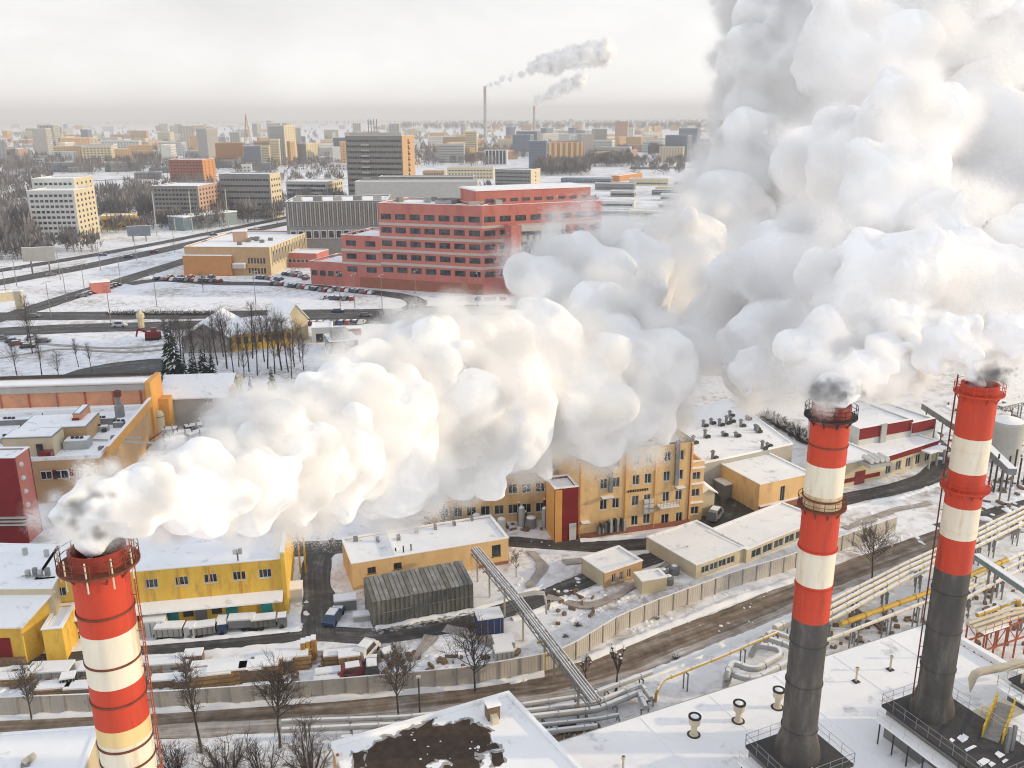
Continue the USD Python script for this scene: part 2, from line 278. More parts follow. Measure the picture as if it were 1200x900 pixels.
# ---------------------------------------------------------------- setting: ground, roads
rs = np.random.default_rng(11)
g = MB().add([[-24000, -150, 0], [24000, -150, 0], [24000, 24000, 0], [-24000, 24000, 0]], [[0, 1, 2, 3]]).build('ground', M['ground'])
tag(stage.GetPrimAtPath(g.path), kind='structure')
def smooth_line(p, step):
    p = np.asarray(p, float); d = np.r_[0, np.cumsum(np.linalg.norm(np.diff(p, axis=0), axis=1))]
    n = max(2, int(d[-1] / step)); t = np.linspace(0, d[-1], n)
    q = np.stack([np.interp(t, d, p[:, k]) for k in range(p.shape[1])], 1)
    for _ in range(3):
        q[1:-1] = 0.25 * q[:-2] + 0.5 * q[1:-1] + 0.25 * q[2:]
    return q
_lift = [0.0]
def road(name, px, width, m, step=1.5, rag=0.35, z=None, world=False):
    """a strip along pixel points on the ground, width in metres (one or per point), with ragged snowy edges"""
    pts = np.array(px, float) if world else np.array([G(*p)[:2] for p in px])
    w = np.broadcast_to(np.asarray(width, float), (len(pts),))
    L = smooth_line(np.column_stack([pts, w]), step)
    t = np.gradient(L[:, :2], axis=0); t /= np.linalg.norm(t, axis=1, keepdims=True) + 1e-9
    nn = np.stack([-t[:, 1], t[:, 0]], 1); along = np.r_[0, np.cumsum(np.linalg.norm(np.diff(L[:, :2], axis=0), axis=1))]
    _lift[0] += 0.005; zz = z if z is not None else 0.012 + _lift[0]
    us = np.linspace(0, 1, 7); k = np.arange(len(L))
    rag_l = (meshkit.fbm(np.stack([along * 0.35, along * 0, along * 0 + 3.3], 1), 3, 7) - 0.5) * 2 * rag
    rag_r = (meshkit.fbm(np.stack([along * 0.35, along * 0, along * 0 + 9.1], 1), 3, 8) - 0.5) * 2 * rag
    V, U, A_ = [], [], []
    for u in us:
        off = (u - 0.5) * L[:, 2] + (rag_r * (u == 0) + rag_l * (u == 1))
        V.append(np.column_stack([L[:, :2] + nn * off[:, None], np.full(len(L), zz)])); U.append(np.full(len(L), u)); A_.append(along)
    V = np.stack(V, 1).reshape(-1, 3); U = np.stack(U, 1).ravel(); A_ = np.stack(A_, 1).ravel(); c = len(us)
    q = [[i * c + j, i * c + j + 1, (i + 1) * c + j + 1, (i + 1) * c + j] for i in range(len(L) - 1) for j in range(c - 1)]
    mb = MB().add(V, q)
    if np.cross(V[c] - V[0], V[1] - V[0])[2] > 0: mb.f = [f[:, ::-1] for f in mb.f]
    r = mb.build(name, m)
    p = stage.GetPrimAtPath(r.path); tag(p, kind='structure')
    api = UsdGeom.PrimvarsAPI(p)
    for nm, arr in (('across', U), ('along', A_)):
        api.CreatePrimvar(nm, Sdf.ValueTypeNames.FloatArray, 'vertex').Set(Vt.FloatArray.FromNumpy(arr.astype(np.float32)))
    return L
road('road', [(-160, 866), (0, 856), (180, 848), (340, 838), (480, 823), (620, 806), (700, 790), (780, 757), (860, 727), (940, 695), (1020, 662), (1110, 630), (1210, 598), (1300, 572)], 5.6, M['slush'])
road('road', [(-160, 880), (0, 868), (200, 858), (400, 845), (560, 830), (680, 812), (760, 785), (880, 735), (960, 702), (1080, 655), (1210, 616)], 2.2, M['track'], rag=0.6)
road('yard_road', [(-160, 800), (0, 778), (120, 770), (240, 758), (330, 748), (372, 742), (430, 746), (490, 741), (545, 730), (605, 712), (660, 690), (720, 668), (775, 650), (830, 632), (862, 605), (890, 597), (945, 590)], 3.6, M['asphalt'], rag=0.5)
road('yard_road', [(374, 748), (373, 715), (371, 690), (369, 670), (375, 645), (400, 636)], 4.6, M['asphalt'], rag=0.5)
road('yard_road', [(300, 646), (380, 641), (450, 640)], 5.0, M['asphalt'], rag=0.5)
road('yard_road', [(560, 634), (600, 634), (650, 639), (710, 641), (765, 637), (815, 625), (850, 605), (856, 588), (842, 560), (826, 545)], [3, 3.4, 3.6, 4, 4, 4.6, 6.0, 6.0, 5, 4], M['asphalt'], rag=0.4)
road('yard_road', [(930, 597), (990, 585), (1050, 573), (1090, 561), (1107, 545), (1100, 528), (1085, 516)], [4, 4.2, 4.4, 4.4, 5, 6, 7], M['asphalt'], rag=0.4)
road('yard_road', [(1100, 618), (1150, 604), (1210, 588)], 2.5, M['asphalt'])
# town roads
road('highway', [(-120, 336), (0, 317), (93, 302), (187, 285), (277, 267), (330, 256), (372, 248)], 9, M['asphalt'], 6, 0.6)
road('highway', [(-120, 352), (0, 331), (93, 314), (187, 294), (277, 274), (330, 263), (380, 254)], 13, M['asphalt'], 6, 0.6)
road('slip_road', [(-40, 384), (33, 364), (85, 347), (140, 330), (213, 307), (255, 293), (300, 281)], 10, M['asphalt'], 5, 0.6)
road('avenue', [(-80, 370), (0, 371), (120, 370), (260, 369), (400, 367), (520, 366), (620, 372), (720, 380), (860, 395)], 13, M['asphalt'], 5, 0.8)
road('avenue', [(-80, 393), (0, 389), (80, 385), (200, 382), (300, 378), (420, 375), (520, 374)], 13, M['asphalt'], 5, 0.8)
road('access_road', [(470, 366), (494, 357), (480, 348), (440, 343), (390, 338), (330, 333), (250, 332), (190, 327), (150, 333)], 8, M['asphalt'], 4, 0.8)
road('access_road', [(494, 362), (560, 360), (640, 362), (740, 366)], 9, M['asphalt'], 4, 0.8)
road('river', [(70, 444), (100, 437), (140, 432), (180, 429), (208, 427)], [4, 12, 17, 18, 14], M['asphalt'], 4, 0.8)
road('footpath', [(-20, 398), (60, 404), (130, 409), (200, 405), (205, 395)], 2.0, M['track'], 3)
road('footpath', [(0, 420), (70, 408), (150, 414), (190, 410)], 1.6, M['track'], 3)
for a_ in ([(-200, 262), (0, 250), (120, 246), (240, 262)], [(690, 300), (780, 262), (900, 240)], [(-200, 214), (100, 212), (330, 205)], [(700, 282), (790, 280), (900, 284)]):
    road('street', a_, 9, M['asphalt'], 8, 1.0)
# trodden tracks in the yards
for a_, w_ in (([(600, 770), (560, 745), (520, 738)], 2.0), ([(480, 775), (500, 756), (505, 745)], 1.6), ([(640, 700), (690, 712), (740, 690), (800, 650)], 1.5), ([(990, 620), (1040, 600), (1090, 590)], 1.6),
              ([(0, 800), (120, 792), (260, 780), (380, 770), (470, 764)], 2.2), ([(660, 660), (700, 655), (720, 645)], 2.0), ([(620, 645), (640, 665), (620, 690)], 1.5)):
    road('snow_track', a_, w_, M['track'], 1.0, 0.6)
# snow thrown up along the road edges
def berm(px, w, h, seed):
    pts = np.array([G(*p)[:2] for p in px]); L = smooth_line(pts, 0.7); r = np.random.default_rng(seed)
    t = np.gradient(L, axis=0); t /= np.linalg.norm(t, axis=1, keepdims=True) + 1e-9; nn = np.stack([-t[:, 1], t[:, 0]], 1)
    hh = h * (0.4 + 1.2 * meshkit.fbm(np.stack([np.arange(len(L)) * 0.3, np.zeros(len(L)), np.full(len(L), seed)], 1), 3, seed))
    V = np.stack([np.column_stack([L + nn * (u * w)[:, None] if np.ndim(u * w) else L + nn * (u * w), z_ * hh - 0.05]) for u, z_ in ((-.5, 0), (-.22, .8), (.05, 1), (.3, .6), (.5, 0))], 1)
    V[:, 1:4] += r.normal(size=V[:, 1:4].shape) * 0.06
    c = 5; q = [[i * c + j, i * c + j + 1, (i + 1) * c + j + 1, (i + 1) * c + j] for i in range(len(L) - 1) for j in range(c - 1)]
    mb = MB().add(V.reshape(-1, 3), q)
    if np.cross(V[1, 0] - V[0, 0], V[0, 1] - V[0, 0])[2] > 0: pass
    mb.f = [f[:, ::-1] for f in mb.f]
    return mb
bm = MB()
for k, (px, w, h) in enumerate([([(-60, 846), (0, 842), (200, 833), (400, 819), (550, 805), (637, 791)], 1.0, 0.5), ([(690, 772), (780, 735), (860, 703), (930, 680)], 1.4, 0.5), ([(0, 786), (240, 766), (370, 753)], 1.2, 0.45),
                                ([(0, 768), (240, 749), (352, 738)], 1.0, 0.4), ([(440, 737), (560, 714), (650, 682)], 1.0, 0.45), ([(600, 727), (690, 694), (760, 668)], 1.2, 0.4), ([(600, 644), (700, 651), (760, 647)], 1.0, 0.4),
                                ([(680, 634), (760, 629), (818, 614)], 1.2, 0.5), ([(700, 812), (800, 776), (930, 722), (1010, 688)], 1.6, 0.5), ([(990, 596), (1060, 582), (1100, 568)], 1.0, 0.4)]):
    b_ = berm(px, w, h, k + 1); 
    for v, f in zip(b_.v, b_.f): bm.add(v, f)
t_ = bm.build('snow_bank', M['snow'], smooth=50); tag(stage.GetPrimAtPath(t_.path), 'ploughed snow heaped along the edges of the yard roads', 'snow', kind='stuff')

# ---------------------------------------------------------------- buildings
def rect_from(A, B, depth):
    A, B = np.array(A[:2], float), np.array(B[:2], float); d = (B - A) / np.linalg.norm(B - A); n = np.array([-d[1], d[0]])
    return [A, B, B + n * depth, A + n * depth]
def grid(n, rows, w, h, L, m0=1.0, m1=1.0):
    """window openings (u0, z0, u1, z1): n per row evenly between the margins; rows = sill heights"""
    cs = m0 + (np.arange(n) + 0.5) * (L - m0 - m1) / n
    return [(c - w / 2, z, c + w / 2, z + h) for z in rows for c in cs]
def building(name, label, cat, A, B, depth, h, wall, win=None, z0=0.0, group=None, parapet=0.7, single=True, sides=None, roof=True, frame='frame_white', coping='roof_snow', mull=(1, 0), t=0.3, walls=None, detail=True):
    """a flat-roofed building: A, B the front corners on the plan (left, right), depth behind them; win: {side: [openings]} with side 0 front, 1 right, 2 back, 3 left"""
    R = rect_from(A, B, depth); win = win or {}
    c = (R[0] + R[2]) / 2; rz = math.degrees(math.atan2(*(R[1] - R[0])[::-1]))
    th = thing(name, label, cat, (c[0], c[1], z0), rz, group)
    far = MB(), MB()
    for s in range(4):
        P, Q = R[s], R[(s + 1) % 4]; d = (Q - P) / np.linalg.norm(Q - P); L = np.linalg.norm(Q - P); nrm = np.array([d[1], -d[0], 0]); ux = np.array([d[0], d[1], 0])
        a0, a1 = (0, L) if s % 2 == 0 else (t, L - t)
        poly = sbox(a0, 0, a1, h)
        ops = [o for o in win.get(s, []) if o[0] > a0 + 0.05 and o[2] < a1 - 0.05 and o[3] < h - 0.05]
        if ops and single:
            poly = poly.difference(shapely.union_all([sbox(*o) for o in ops]))
        o3 = np.array([P[0], P[1], z0])
        wm = (walls or {}).get(s, wall)
        MB().panel(poly, o3, ux, nrm, t).build('wall', M[wm], th)
        for (u0, w0, u1, w1) in ops:
            if single:
                f = MB(); e = min(0.09, (u1 - u0) * 0.12); dz = 0.12
                f.panel(sbox(u0, w0, u1, w1).difference(sbox(u0 + e, w0 + e, u1 - e, w1 - e)), o3 - nrm * (dz - 0.04), ux, nrm, 0.08)
                for k in range(mull[0]):
                    uc = u0 + (k + 1) * (u1 - u0) / (mull[0] + 1); f.panel(sbox(uc - 0.035, w0 + e, uc + 0.035, w1 - e), o3 - nrm * (dz - 0.03), ux, nrm, 0.06)
                for k in range(mull[1]):
                    wc = w0 + (k + 1) * (w1 - w0) / (mull[1] + 1); f.panel(sbox(u0 + e, wc - 0.035, u1 - e, wc + 0.035), o3 - nrm * (dz - 0.032), ux, nrm, 0.06)
                if detail: f.panel(sbox(u0 - 0.08, w0 - 0.07, u1 + 0.08, w0 - 0.001), o3 + nrm * 0.1, ux, nrm, 0.18)
                fw = f.build('window', M[frame], th)
                MB().panel(sbox(u0 + 0.005, w0 + 0.005, u1 - 0.005, w1 - 0.005), o3 - nrm * 0.16, ux, nrm, 0.05).build('pane', M['pane'], fw)
            else:
                far[0].panel(sbox(u0, w0, u1, w1).difference(sbox(u0 + .12, w0 + .12, u1 - .12, w1 - .12)), o3 + nrm * 0.06, ux, nrm, 0.1)
                far[1].panel(sbox(u0 + .1, w0 + .1, u1 - .1, w1 - .1), o3 + nrm * 0.02, ux, nrm, 0.1)
    if far[0].v:
        fw = far[0].build('window_frame', M[frame], th, kind='stuff'); far[1].build('window_pane', M['pane'], th, kind='stuff')
    if roof:
        Pg = Polygon([tuple(p) for p in R])
        MB().prism(Pg.buffer(-t - 0.01, join_style=2), z0 + h - parapet - 0.4, z0 + h - parapet).build('roof', M['roof_snow'], th)
        MB().prism(Pg.buffer(0.1, join_style=2).difference(Pg.buffer(-t - 0.06, join_style=2)), z0 + h + 0.003, z0 + h + 0.14).build('coping', M[coping], th)
    th.R, th.h, th.z0 = R, h, z0
    return th
def on_side(th, s, u, z, out=0.0):
    P, Q = th.R[s], th.R[(s + 1) % 4]; d = (Q - P) / np.linalg.norm(Q - P)
    p = P + d * u + np.array([d[1], -d[0]]) * out
    return np.array([p[0], p[1], th.z0 + z])
def side_len(th, s): return np.linalg.norm(th.R[(s + 1) % 4] - th.R[s])
def slab_on(th, s, u0, u1, z0, z1, out0, out1, name, m, parent=None, label=None):
    """a box on a side of a building: along u0..u1, heights z0..z1, standing out0..out1 from the wall"""
    a, b = on_side(th, s, u0, 0, out0), on_side(th, s, u1, 0, out0); c, d = on_side(th, s, u1, 0, out1), on_side(th, s, u0, 0, out1)
    return MB().prism([a, b, c, d] if Polygon([a[:2], b[:2], c[:2], d[:2]]).exterior.is_ccw else [d, c, b, a], th.z0 + z0, th.z0 + z1).build(name, M[m], parent or th, label=label)
def pitched(name, label, cat, A, B, depth, eave, ridge, wall, roofm='roof_snow', along=True, over=0.4, group=None, gable=None, z0=0.0):
    """a house with a pitched roof; along: the ridge runs with the front A-B, else away from it"""
    R = rect_from(A, B, depth); c = (R[0] + R[2]) / 2; rz = math.degrees(math.atan2(*(R[1] - R[0])[::-1]))
    th = thing(name, label, cat, (c[0], c[1], z0), rz, group)
    Q = R if along else [R[3], R[0], R[1], R[2]]
    m1, m2 = (Q[1] + Q[2]) / 2, (Q[3] + Q[0]) / 2
    base = [np.r_[p, z0] for p in Q]; ev = [np.r_[p, z0 + eave] for p in Q]; r1, r2 = np.r_[m1, z0 + ridge], np.r_[m2, z0 + ridge]
    MB().add(base + ev + [r1, r2], [[0, 1, 5], [0, 5, 4], [2, 3, 7], [2, 7, 6], [1, 2, 6], [1, 6, 5], [5, 6, 8], [3, 0, 4], [3, 4, 7], [7, 4, 9]]).build('wall', M[wall], th)
    d = (Q[1] - Q[0]) / np.linalg.norm(Q[1] - Q[0]); n = np.array([-d[1], d[0]])
    half = np.linalg.norm(Q[1] - Q[2]) / 2; sl = (ridge - eave) / half
    for sg, e0, e1 in ((-1, Q[0], Q[1]), (1, Q[3], Q[2])):
        f0, f1 = e0 - d * over + n * sg * over, e1 + d * over + n * sg * over; k0, k1 = m2 - d * over, m1 + d * over
        ze, zr = z0 + eave - sl * over + 0.05, z0 + ridge + 0.05
        top = [np.r_[f0, ze], np.r_[f1, ze], np.r_[k1, zr], np.r_[k0, zr]]; bot = top; up = np.array([0, 0, 0.28])
        v = [p for p in top] + [p + up for p in top]
        f = [[0, 1, 2, 3], [7, 6, 5, 4], [0, 4, 5, 1], [1, 5, 6, 2], [2, 6, 7, 3], [3, 7, 4, 0]]
        if sg < 0: f = [q[::-1] for q in f]
        MB().add(v, f).build('roof', M[roofm], th)
    th.R, th.h, th.z0 = R, eave, z0
    return th
# ---------------------------------------------------------------- the three striped chimneys
def chimney(label, rim_px, y, z0, bands, rings, decks, ladder=None, legs=None, r=1.43, n_rods=0):
    """bands: (z from top downwards, material) as photo rows; rings, decks: rows"""
    c = AT(*rim_px, y); cx, cy, zt = c
    th = thing('striped_chimney', label, 'chimney', (cx, cy, z0))
    zz_ = np.linspace(-30, 70, 400); pr = [(np.array([cx, cy, z]) - [0, 0, CAM_H]) for z in zz_]; yy_ = np.array([450 - FPX * (p @ UP) / (p @ FWD) for p in pr])
    row = lambda py: float(np.interp(-py, -yy_, zz_))
    zs = [zt] + [row(b[0]) for b in bands[:-1]] + [z0]
    for k, (b, m) in enumerate(bands):
        a, d = zs[k], zs[k + 1]
        prof = [(r, d), (r, a)]
        if k == 0: prof += [(r - 0.12, a), (r - 0.12, a - 4)]
        MB().lathe(prof, (cx, cy, 0), 48).build('painted_band', M[m], th, smooth=30)
    for py, w, m in rings:
        z = row(py)
        MB().lathe([(r + 0.004, z - 0.06), (r + w, z - 0.06), (r + w, z + 0.06), (r + 0.004, z + 0.06)], (cx, cy, 0), 48).build('flange', M[m], th, smooth=30)
    for py, w, m in decks:
        z = row(py); dk = MB()
        dk.lathe([(r + 0.003, z - 0.12), (r + w, z - 0.12), (r + w, z), (r + 0.003, z)], (cx, cy, 0), 40)
        d_ = dk.build('walkway', M[m], th, smooth=30)
        rl = MB()
        for hh in (0.4, 0.75):
            a = np.linspace(0, 2 * math.pi, 41); rl.tube(np.stack([cx + (r + w - .05) * np.cos(a), cy + (r + w - .05) * np.sin(a), np.full(41, z + hh)], 1), 0.024, 5, False)
        rl.build('handrail', M[m], d_)
        for k in range(14):
            a = k * 2 * math.pi / 14; p = np.array([cx + (r + w - .05) * math.cos(a), cy + (r + w - .05) * math.sin(a), z])
            MB().tube([p, p + [0, 0, 0.75]], 0.03, 5).build('rail_post', M[m], d_)
        for k in range(10):
            a = (k + .5) * 2 * math.pi / 10; e = np.array([math.cos(a), math.sin(a), 0]); b = np.array([cx, cy, z])
            MB().bar(b + e * (r - .05) - [0, 0, 0.75], b + e * (r + w - .15) - [0, 0, .1], 0.08).build('bracket', M[m], d_)
    if ladder is not None:
        ang, m = ladder; e = np.array([math.cos(ang), math.sin(ang), 0]); s = np.array([-e[1], e[0], 0]); b = np.array([cx, cy, 0]) + e * (r + 0.28)
        ld = MB()
        for k in (-.17, .17): ld.bar(b + s * k + [0, 0, z0], b + s * k + [0, 0, zt + .6], 0.045)
        for z in np.arange(z0 + .3, zt, 0.45): ld.bar(b - s * .17 + [0, 0, z], b + s * .17 + [0, 0, z], 0.03)
        for z in np.arange(z0 + 1, zt, 2.2): ld.bar(b + [0, 0, z], b - e * .3 + [0, 0, z], .04)
        ld.build('ladder', M[m], th)
    for k in range(n_rods):
        a = math.radians(200 + k * 38); p = np.array([cx + (r + .45) * math.cos(a), cy + (r + .45) * math.sin(a), zt - 1.7])
        MB().tube([p, p + [0, 0, 1.7]], 0.045, 5).build('lightning_rod', M['pipe_cream'], th)
    return th, np.array([cx, cy, zt])
MR, MW, MD = 'red_paint', 'white_paint', 'soot_steel'
ch1, c1 = chimney('left striped chimney with a red caged ladder, smoking low over the yellow buildings', (113, 641), 42.6, 0,
    [(664, 'sooty_red'), (733, MR), (792, MW), (840, MR), (858, 'cream_paint'), (903, MW), (960, MR), (0, MW)], [(711, .07, 'rust'), (768, .05, 'rust'), (812, .06, 'rust'), (863, .06, 'rust'), (884, .06, 'rust')],
    [(658, 0.62, 'rust')], (math.radians(8), 'steel_red'), n_rods=5)
ch2, c2 = chimney('middle striped chimney with a sooty rim, brown stain ring and plain dark lower half', (975, 473), 63.6, 10,
    [(495, 'sooty_red'), (541, MR), (576, MW), (595, 'stained_paint'), (640, MR), (680, MW), (722, MR), (0, MD)], [(519, .05, 'rust'), (581, .06, 'rust'), (640, .09, MR), (684, .06, MR), (750, .05, MD), (797, .08, MD), (850, .08, MD)],
    [(486, 0.50, 'dark_rim'), (591, 0.40, 'rust')], None)
ch3, c3 = chimney('right striped chimney with two clean red walkway rings and a dark lower half', (1149, 449), 69.0, 10,
    [(510, MR), (550, MW), (590, MR), (626, MW), (665, MR), (0, MD)], [(525, .03, MW), (618, .03, MW), (690, .08, MD), (735, .05, MD), (780, .07, MD), (812, .07, MD)],
    [(459, 0.48, MR), (570, 0.50, MR)], (math.radians(163), 'rust'))

# ---------------------------------------------------------------- boiler house under the two right chimneys
def poly_block(name, label, cat, pts, h, z0, wall, roofm='roof_snow', rim=0.35, group=None):
    P = [np.array(p[:2], float) for p in pts]; Pg = shapely.geometry.polygon.orient(Polygon([tuple(p) for p in P])); c = np.mean(P, 0)
    th = thing(name, label, cat, (c[0], c[1], z0), 0, group)
    xy = list(Pg.exterior.coords)[:-1]
    MB().prism(Pg, z0, h - 0.002).build('wall', M[wall], th)
    MB().prism(Pg.buffer(-0.3, join_style=2), h, h + 0.14).build('roof', M[roofm], th)
    if rim: MB().prism(Pg.buffer(0.05, join_style=2).difference(Pg.buffer(-0.28, join_style=2)), h + 0.002, h + rim).build('parapet', M['roof_snow'], th)
    th.h, th.z0, th.xy = h, z0, xy
    return th
BZ = 10.0
e0, e1 = G(600, 886, BZ), G(1084, 731, BZ); ax = (e1 - e0)[:2] / np.linalg.norm((e1 - e0)[:2]); ay = np.array([-ax[1], ax[0]])
e1 = e1[:2]; e2 = e1 + ax * 1.0 - ay * 62; e0 = e0[:2]
boil = poly_block('boiler_house', 'big boiler house with a plain snow covered roof carrying mushroom vents', 'building', [e0 - ax * 2 - ay * 55, e2, e1, e0 - ax * 2], BZ, 0, 'pale_grey', rim=0.0)
# seams of the roof sheet as faint ridges under the snow
for k in range(5):
    a = e1 - ax * (6 + k * 8); MB().bar(np.r_[a - ay * 0.6, BZ + .15], np.r_[a - ay * 40, BZ + .15], 0.10, 0.06).build('roof_seam', M['roof_snow'], boil)
MB().prism([e1 + ax * .05 - ay * 14, e1 + ax * .85 - ay * 14, e1 + ax * .55, e1 + ax * .05], BZ + .15, BZ + .7).build('roof_kerb', M['roof_snow'], boil)
def mushroom(label, px, s=1.0):
    b = G(*px, BZ + .13); th = thing('roof_vent', label, 'roof vent', b, group='mushroom vents on the boiler house roof')
    MB().lathe([(0.42, 0), (.42, .12), (.30, .2), (.27, .95), (.42, 1.1), (.52, 1.25), (.55, 1.95), (.47, 1.97)], b, 24).build('body', M['pipe_yellow' if s > 1 else 'pipe_cream'], th, smooth=40)
    MB().lathe([(.56, 1.9), (.60, 1.9), (.60, 2.05), (.42, 2.05), (.42, 1.93)], b, 24).build('rim', M['dark_rim'], th, smooth=40)
    MB().lathe([(0, 2.06), (.3, 2.04), (.415, 1.97), (.41, 1.9)], b, 20).build('snow_cap', M['snow'], th, smooth=60)
    MB().lathe([(.44, .0), (.62, .0), (.62, .05), (.44, .06)], b, 20).build('collar', M['steel_dark'], th)
mushroom('leftmost mushroom vent with dark rim on the boiler house roof', (813, 861)); mushroom('middle one of three mushroom vents on the boiler house roof', (865, 845)); mushroom('rightmost mushroom vent, next to the middle chimney', (911, 829))
def thin_vent(label, px):
    b = G(*px, BZ + .13); th = thing('thin_vent', label, 'vent pipe', b, group='thin vent pipes on the boiler house roof')
    MB().lathe([(.1, 0), (.1, 1.25), (.17, 1.4), (.19, 1.65), (.13, 1.65)], b, 12).build('pipe', M['pipe_cream'], th, smooth=40)
    MB().box(b + [0, 0, .05], (.6, .6, .12), 24).build('foot', M['steel_dark'], th)
thin_vent('thin vent pipe nearest the middle chimney', (1003, 799)); thin_vent('thin vent pipe between the two right chimneys', (1043, 785)); thin_vent('thin vent pipe hard by the right chimney', (1082, 771)); thin_vent('short vent pipe at the lower edge of the boiler house roof', (730, 905))
def frame_rail(mb, a, b, h=1.0, step=1.6, r=0.028, lv=(0.5, 1.0)):
    a, b = np.asarray(a, float), np.asarray(b, float); n = max(1, int(np.linalg.norm(b - a) / step))
    for k in range(n + 1): p = a + (b - a) * k / n; mb.tube([p, p + [0, 0, h]], r, 5)
    for l in lv: mb.tube([a + [0, 0, l * h], b + [0, 0, l * h]], r, 5)
def P3(p2, z): return np.array([p2[0], p2[1], z])
def loc(o, u, v): return np.asarray(o[:2]) + ax * u + ay * v
def chimney_base(c, label, big):
    th = thing('chimney_base', label, 'chimney base', (c[0], c[1], BZ)); o = c[:2]; zd = 13.4
    MB().lathe([(1.9, zd), (1.8, zd + .9), (1.6, zd + 1.6), (1.433, zd + 2.2)], (c[0], c[1], 0), 36).build('skirt', M['soot_steel'], th, smooth=30)
    q4 = [loc(o, -3.3, -3.1 if not big else -8.8), loc(o, 3.3, -3.1 if not big else -8.8), loc(o, 3.3, 2.6), loc(o, -3.3, 2.6)]; c4 = sum(q4) / 4
    MB().prism([c4 + (q - c4) * .93 for q in q4], BZ + .1, zd - .25).build('flue_house', M['steel_grey'], th)
    MB().prism(q4, zd - .249, zd).build('deck', M['steel_dark'], th)
    for s in range(4):
        rl = MB(); frame_rail(rl, P3(q4[s], zd), P3(q4[(s + 1) % 4], zd), 1.1, 1.2); rl.build('handrail', M['pipe_cream' if s in (1, 2) else 'steel_grey'], th)
    rg = np.random.default_rng(int(c[0]))
    for k in range(9 if big else 4):
        u, v, a, b = rg.uniform(-2.9, .5), rg.uniform(-7.5 if big else -2.9, -2.3), rg.uniform(.4, 1.4), rg.uniform(.3, .8); MB().prism([loc(o, u, v), loc(o, u + a, v + .1), loc(o, u + a * .9, v + b), loc(o, u + .1, v + b * .8)], zd + .001 + .004 * k, zd + .04 + .004 * k).build('snow_patch', M['snow'], th)
    # ledges with snow along the left side, door, louvres and braces on the wall below
    MB().prism([loc(o, -4.5, -8.8 if big else -3.1), loc(o, -3.12, -8.8 if big else -3.1), loc(o, -3.12, 2.0), loc(o, -4.5, 2.0)], zd - 1.0, zd - .78).build('ledge', M['roof_snow'], th)
    MB().prism([loc(o, -5.0, -8.8 if big else -3.1), loc(o, -3.12, -8.8 if big else -3.1), loc(o, -3.12, -2.5), loc(o, -5.0, -2.5)], BZ + .7, BZ + .9).build('ledge', M['roof_snow'], th)
    for k in range(7 if big else 3): MB().bar(P3(loc(o, -4.4, 1.6 - k * 1.6), BZ + .2), P3(loc(o, -4.4, 1.6 - k * 1.6), zd - 1.0), .1).build('post', M['steel_dark'], th)
    for k in range(4 if big else 1): MB().bar(P3(loc(o, -3.14, -.5 - k * 2.0), BZ + 1.7), P3(loc(o, -3.14, -1.6 - k * 2.0), BZ + 1.7), .1, 1.1).build('louvre', M['dark_grey_wall'], th)
    rl = MB(); frame_rail(rl, P3(loc(o, -4.4, 2.0), zd - .78), P3(loc(o, -4.4, -8.6 if big else -3), zd - .78), 1.0, 1.4, .022); rl.build('handrail', M['pipe_cream'], th)
    if big:
        for k0, (u0, v0, u1, v1) in enumerate(((1.0, -4.4, 6.4, -1.6), (1.8, -5.7, 7.0, -2.9))):
            gy = MB()
            for z in (zd + .05, zd + .55, zd + 1.05): gy.bar(P3(loc(o, u0, v0), z), P3(loc(o, u1, v1), z), 0.10)
            for k in range(8): t = k / 7; q = loc(o, u0 + (u1 - u0) * t, v0 + (v1 - v0) * t); gy.bar(P3(q, zd - .3), P3(q, zd + 1.1), 0.09)
            gy.build('yellow_railing', M['handrail_yellow'], th)
        pl = MB(); pl.bar(P3(loc(o, 1.3, -5.0), zd + .02), P3(loc(o, 6.8, -2.2), zd + .02), 1.25, .1); pl.build('gangway', M['steel_grey'], th)
        MB().prism([loc(o, 3.4, -9.2), loc(o, 8.4, -9.2), loc(o, 8.4, -1.0), loc(o, 3.4, -1.0)], BZ + .1, zd - .6).build('flue_duct', M['pipe_cream'], th)
        MB().prism([loc(o, 3.6, -9.0), loc(o, 8.0, -9.0), loc(o, 8.0, -3.4), loc(o, 3.6, -3.4)], zd - .599, zd - .45).build('snow_patch', M['snow'], th)
        for k in range(5): MB().tube([P3(loc(o, 4 + k * .8, -6.5 - (k % 2)), zd - .6), P3(loc(o, 4 + k * .8, -6.5 - (k % 2)), zd + .6 + .5 * (k % 3))], 0.1, 8).build('standpipe', M['steel_grey'], th)
        MB().tube([P3(loc(o, 2.0, -8.2), zd + .3), P3(loc(o, 9.5, -7.4), zd + .1)], .22, 10).build('drain_pipe', M['steel_grey'], th)
        for k in range(2): MB().bar(P3(loc(o, 1.2 + k * .6, -6.6), zd), P3(loc(o, 1.2 + k * .6, -6.6), zd + 2.4), .28).build('steel_post', M['steel_grey'], th)
        st = thing('spiral_stair', 'grey stair with white treads climbing the side of the flue house', 'stair', P3(loc(o, -4.0, -6.0), BZ)); q = loc(o, -4.3, -6.4)
        MB().tube([P3(q, BZ), P3(q, zd + .6)], .08, 8).build('pole', M['steel_dark'], st)
        for k in range(14):
            a = k * .42; e = np.array([math.cos(a), math.sin(a)]); MB().bar(P3(q + e * .1, BZ + .4 + k * .24), P3(q + e * .95, BZ + .4 + k * .24), .34, .06).build('tread', M['frame_white'], st)
    return th
chimney_base(c2, 'railed dark deck round the foot of the middle chimney, at the lower edge', False)
chimney_base(c3, 'dark steel deck and flue house round the foot of the right chimney, with yellow railings', True)
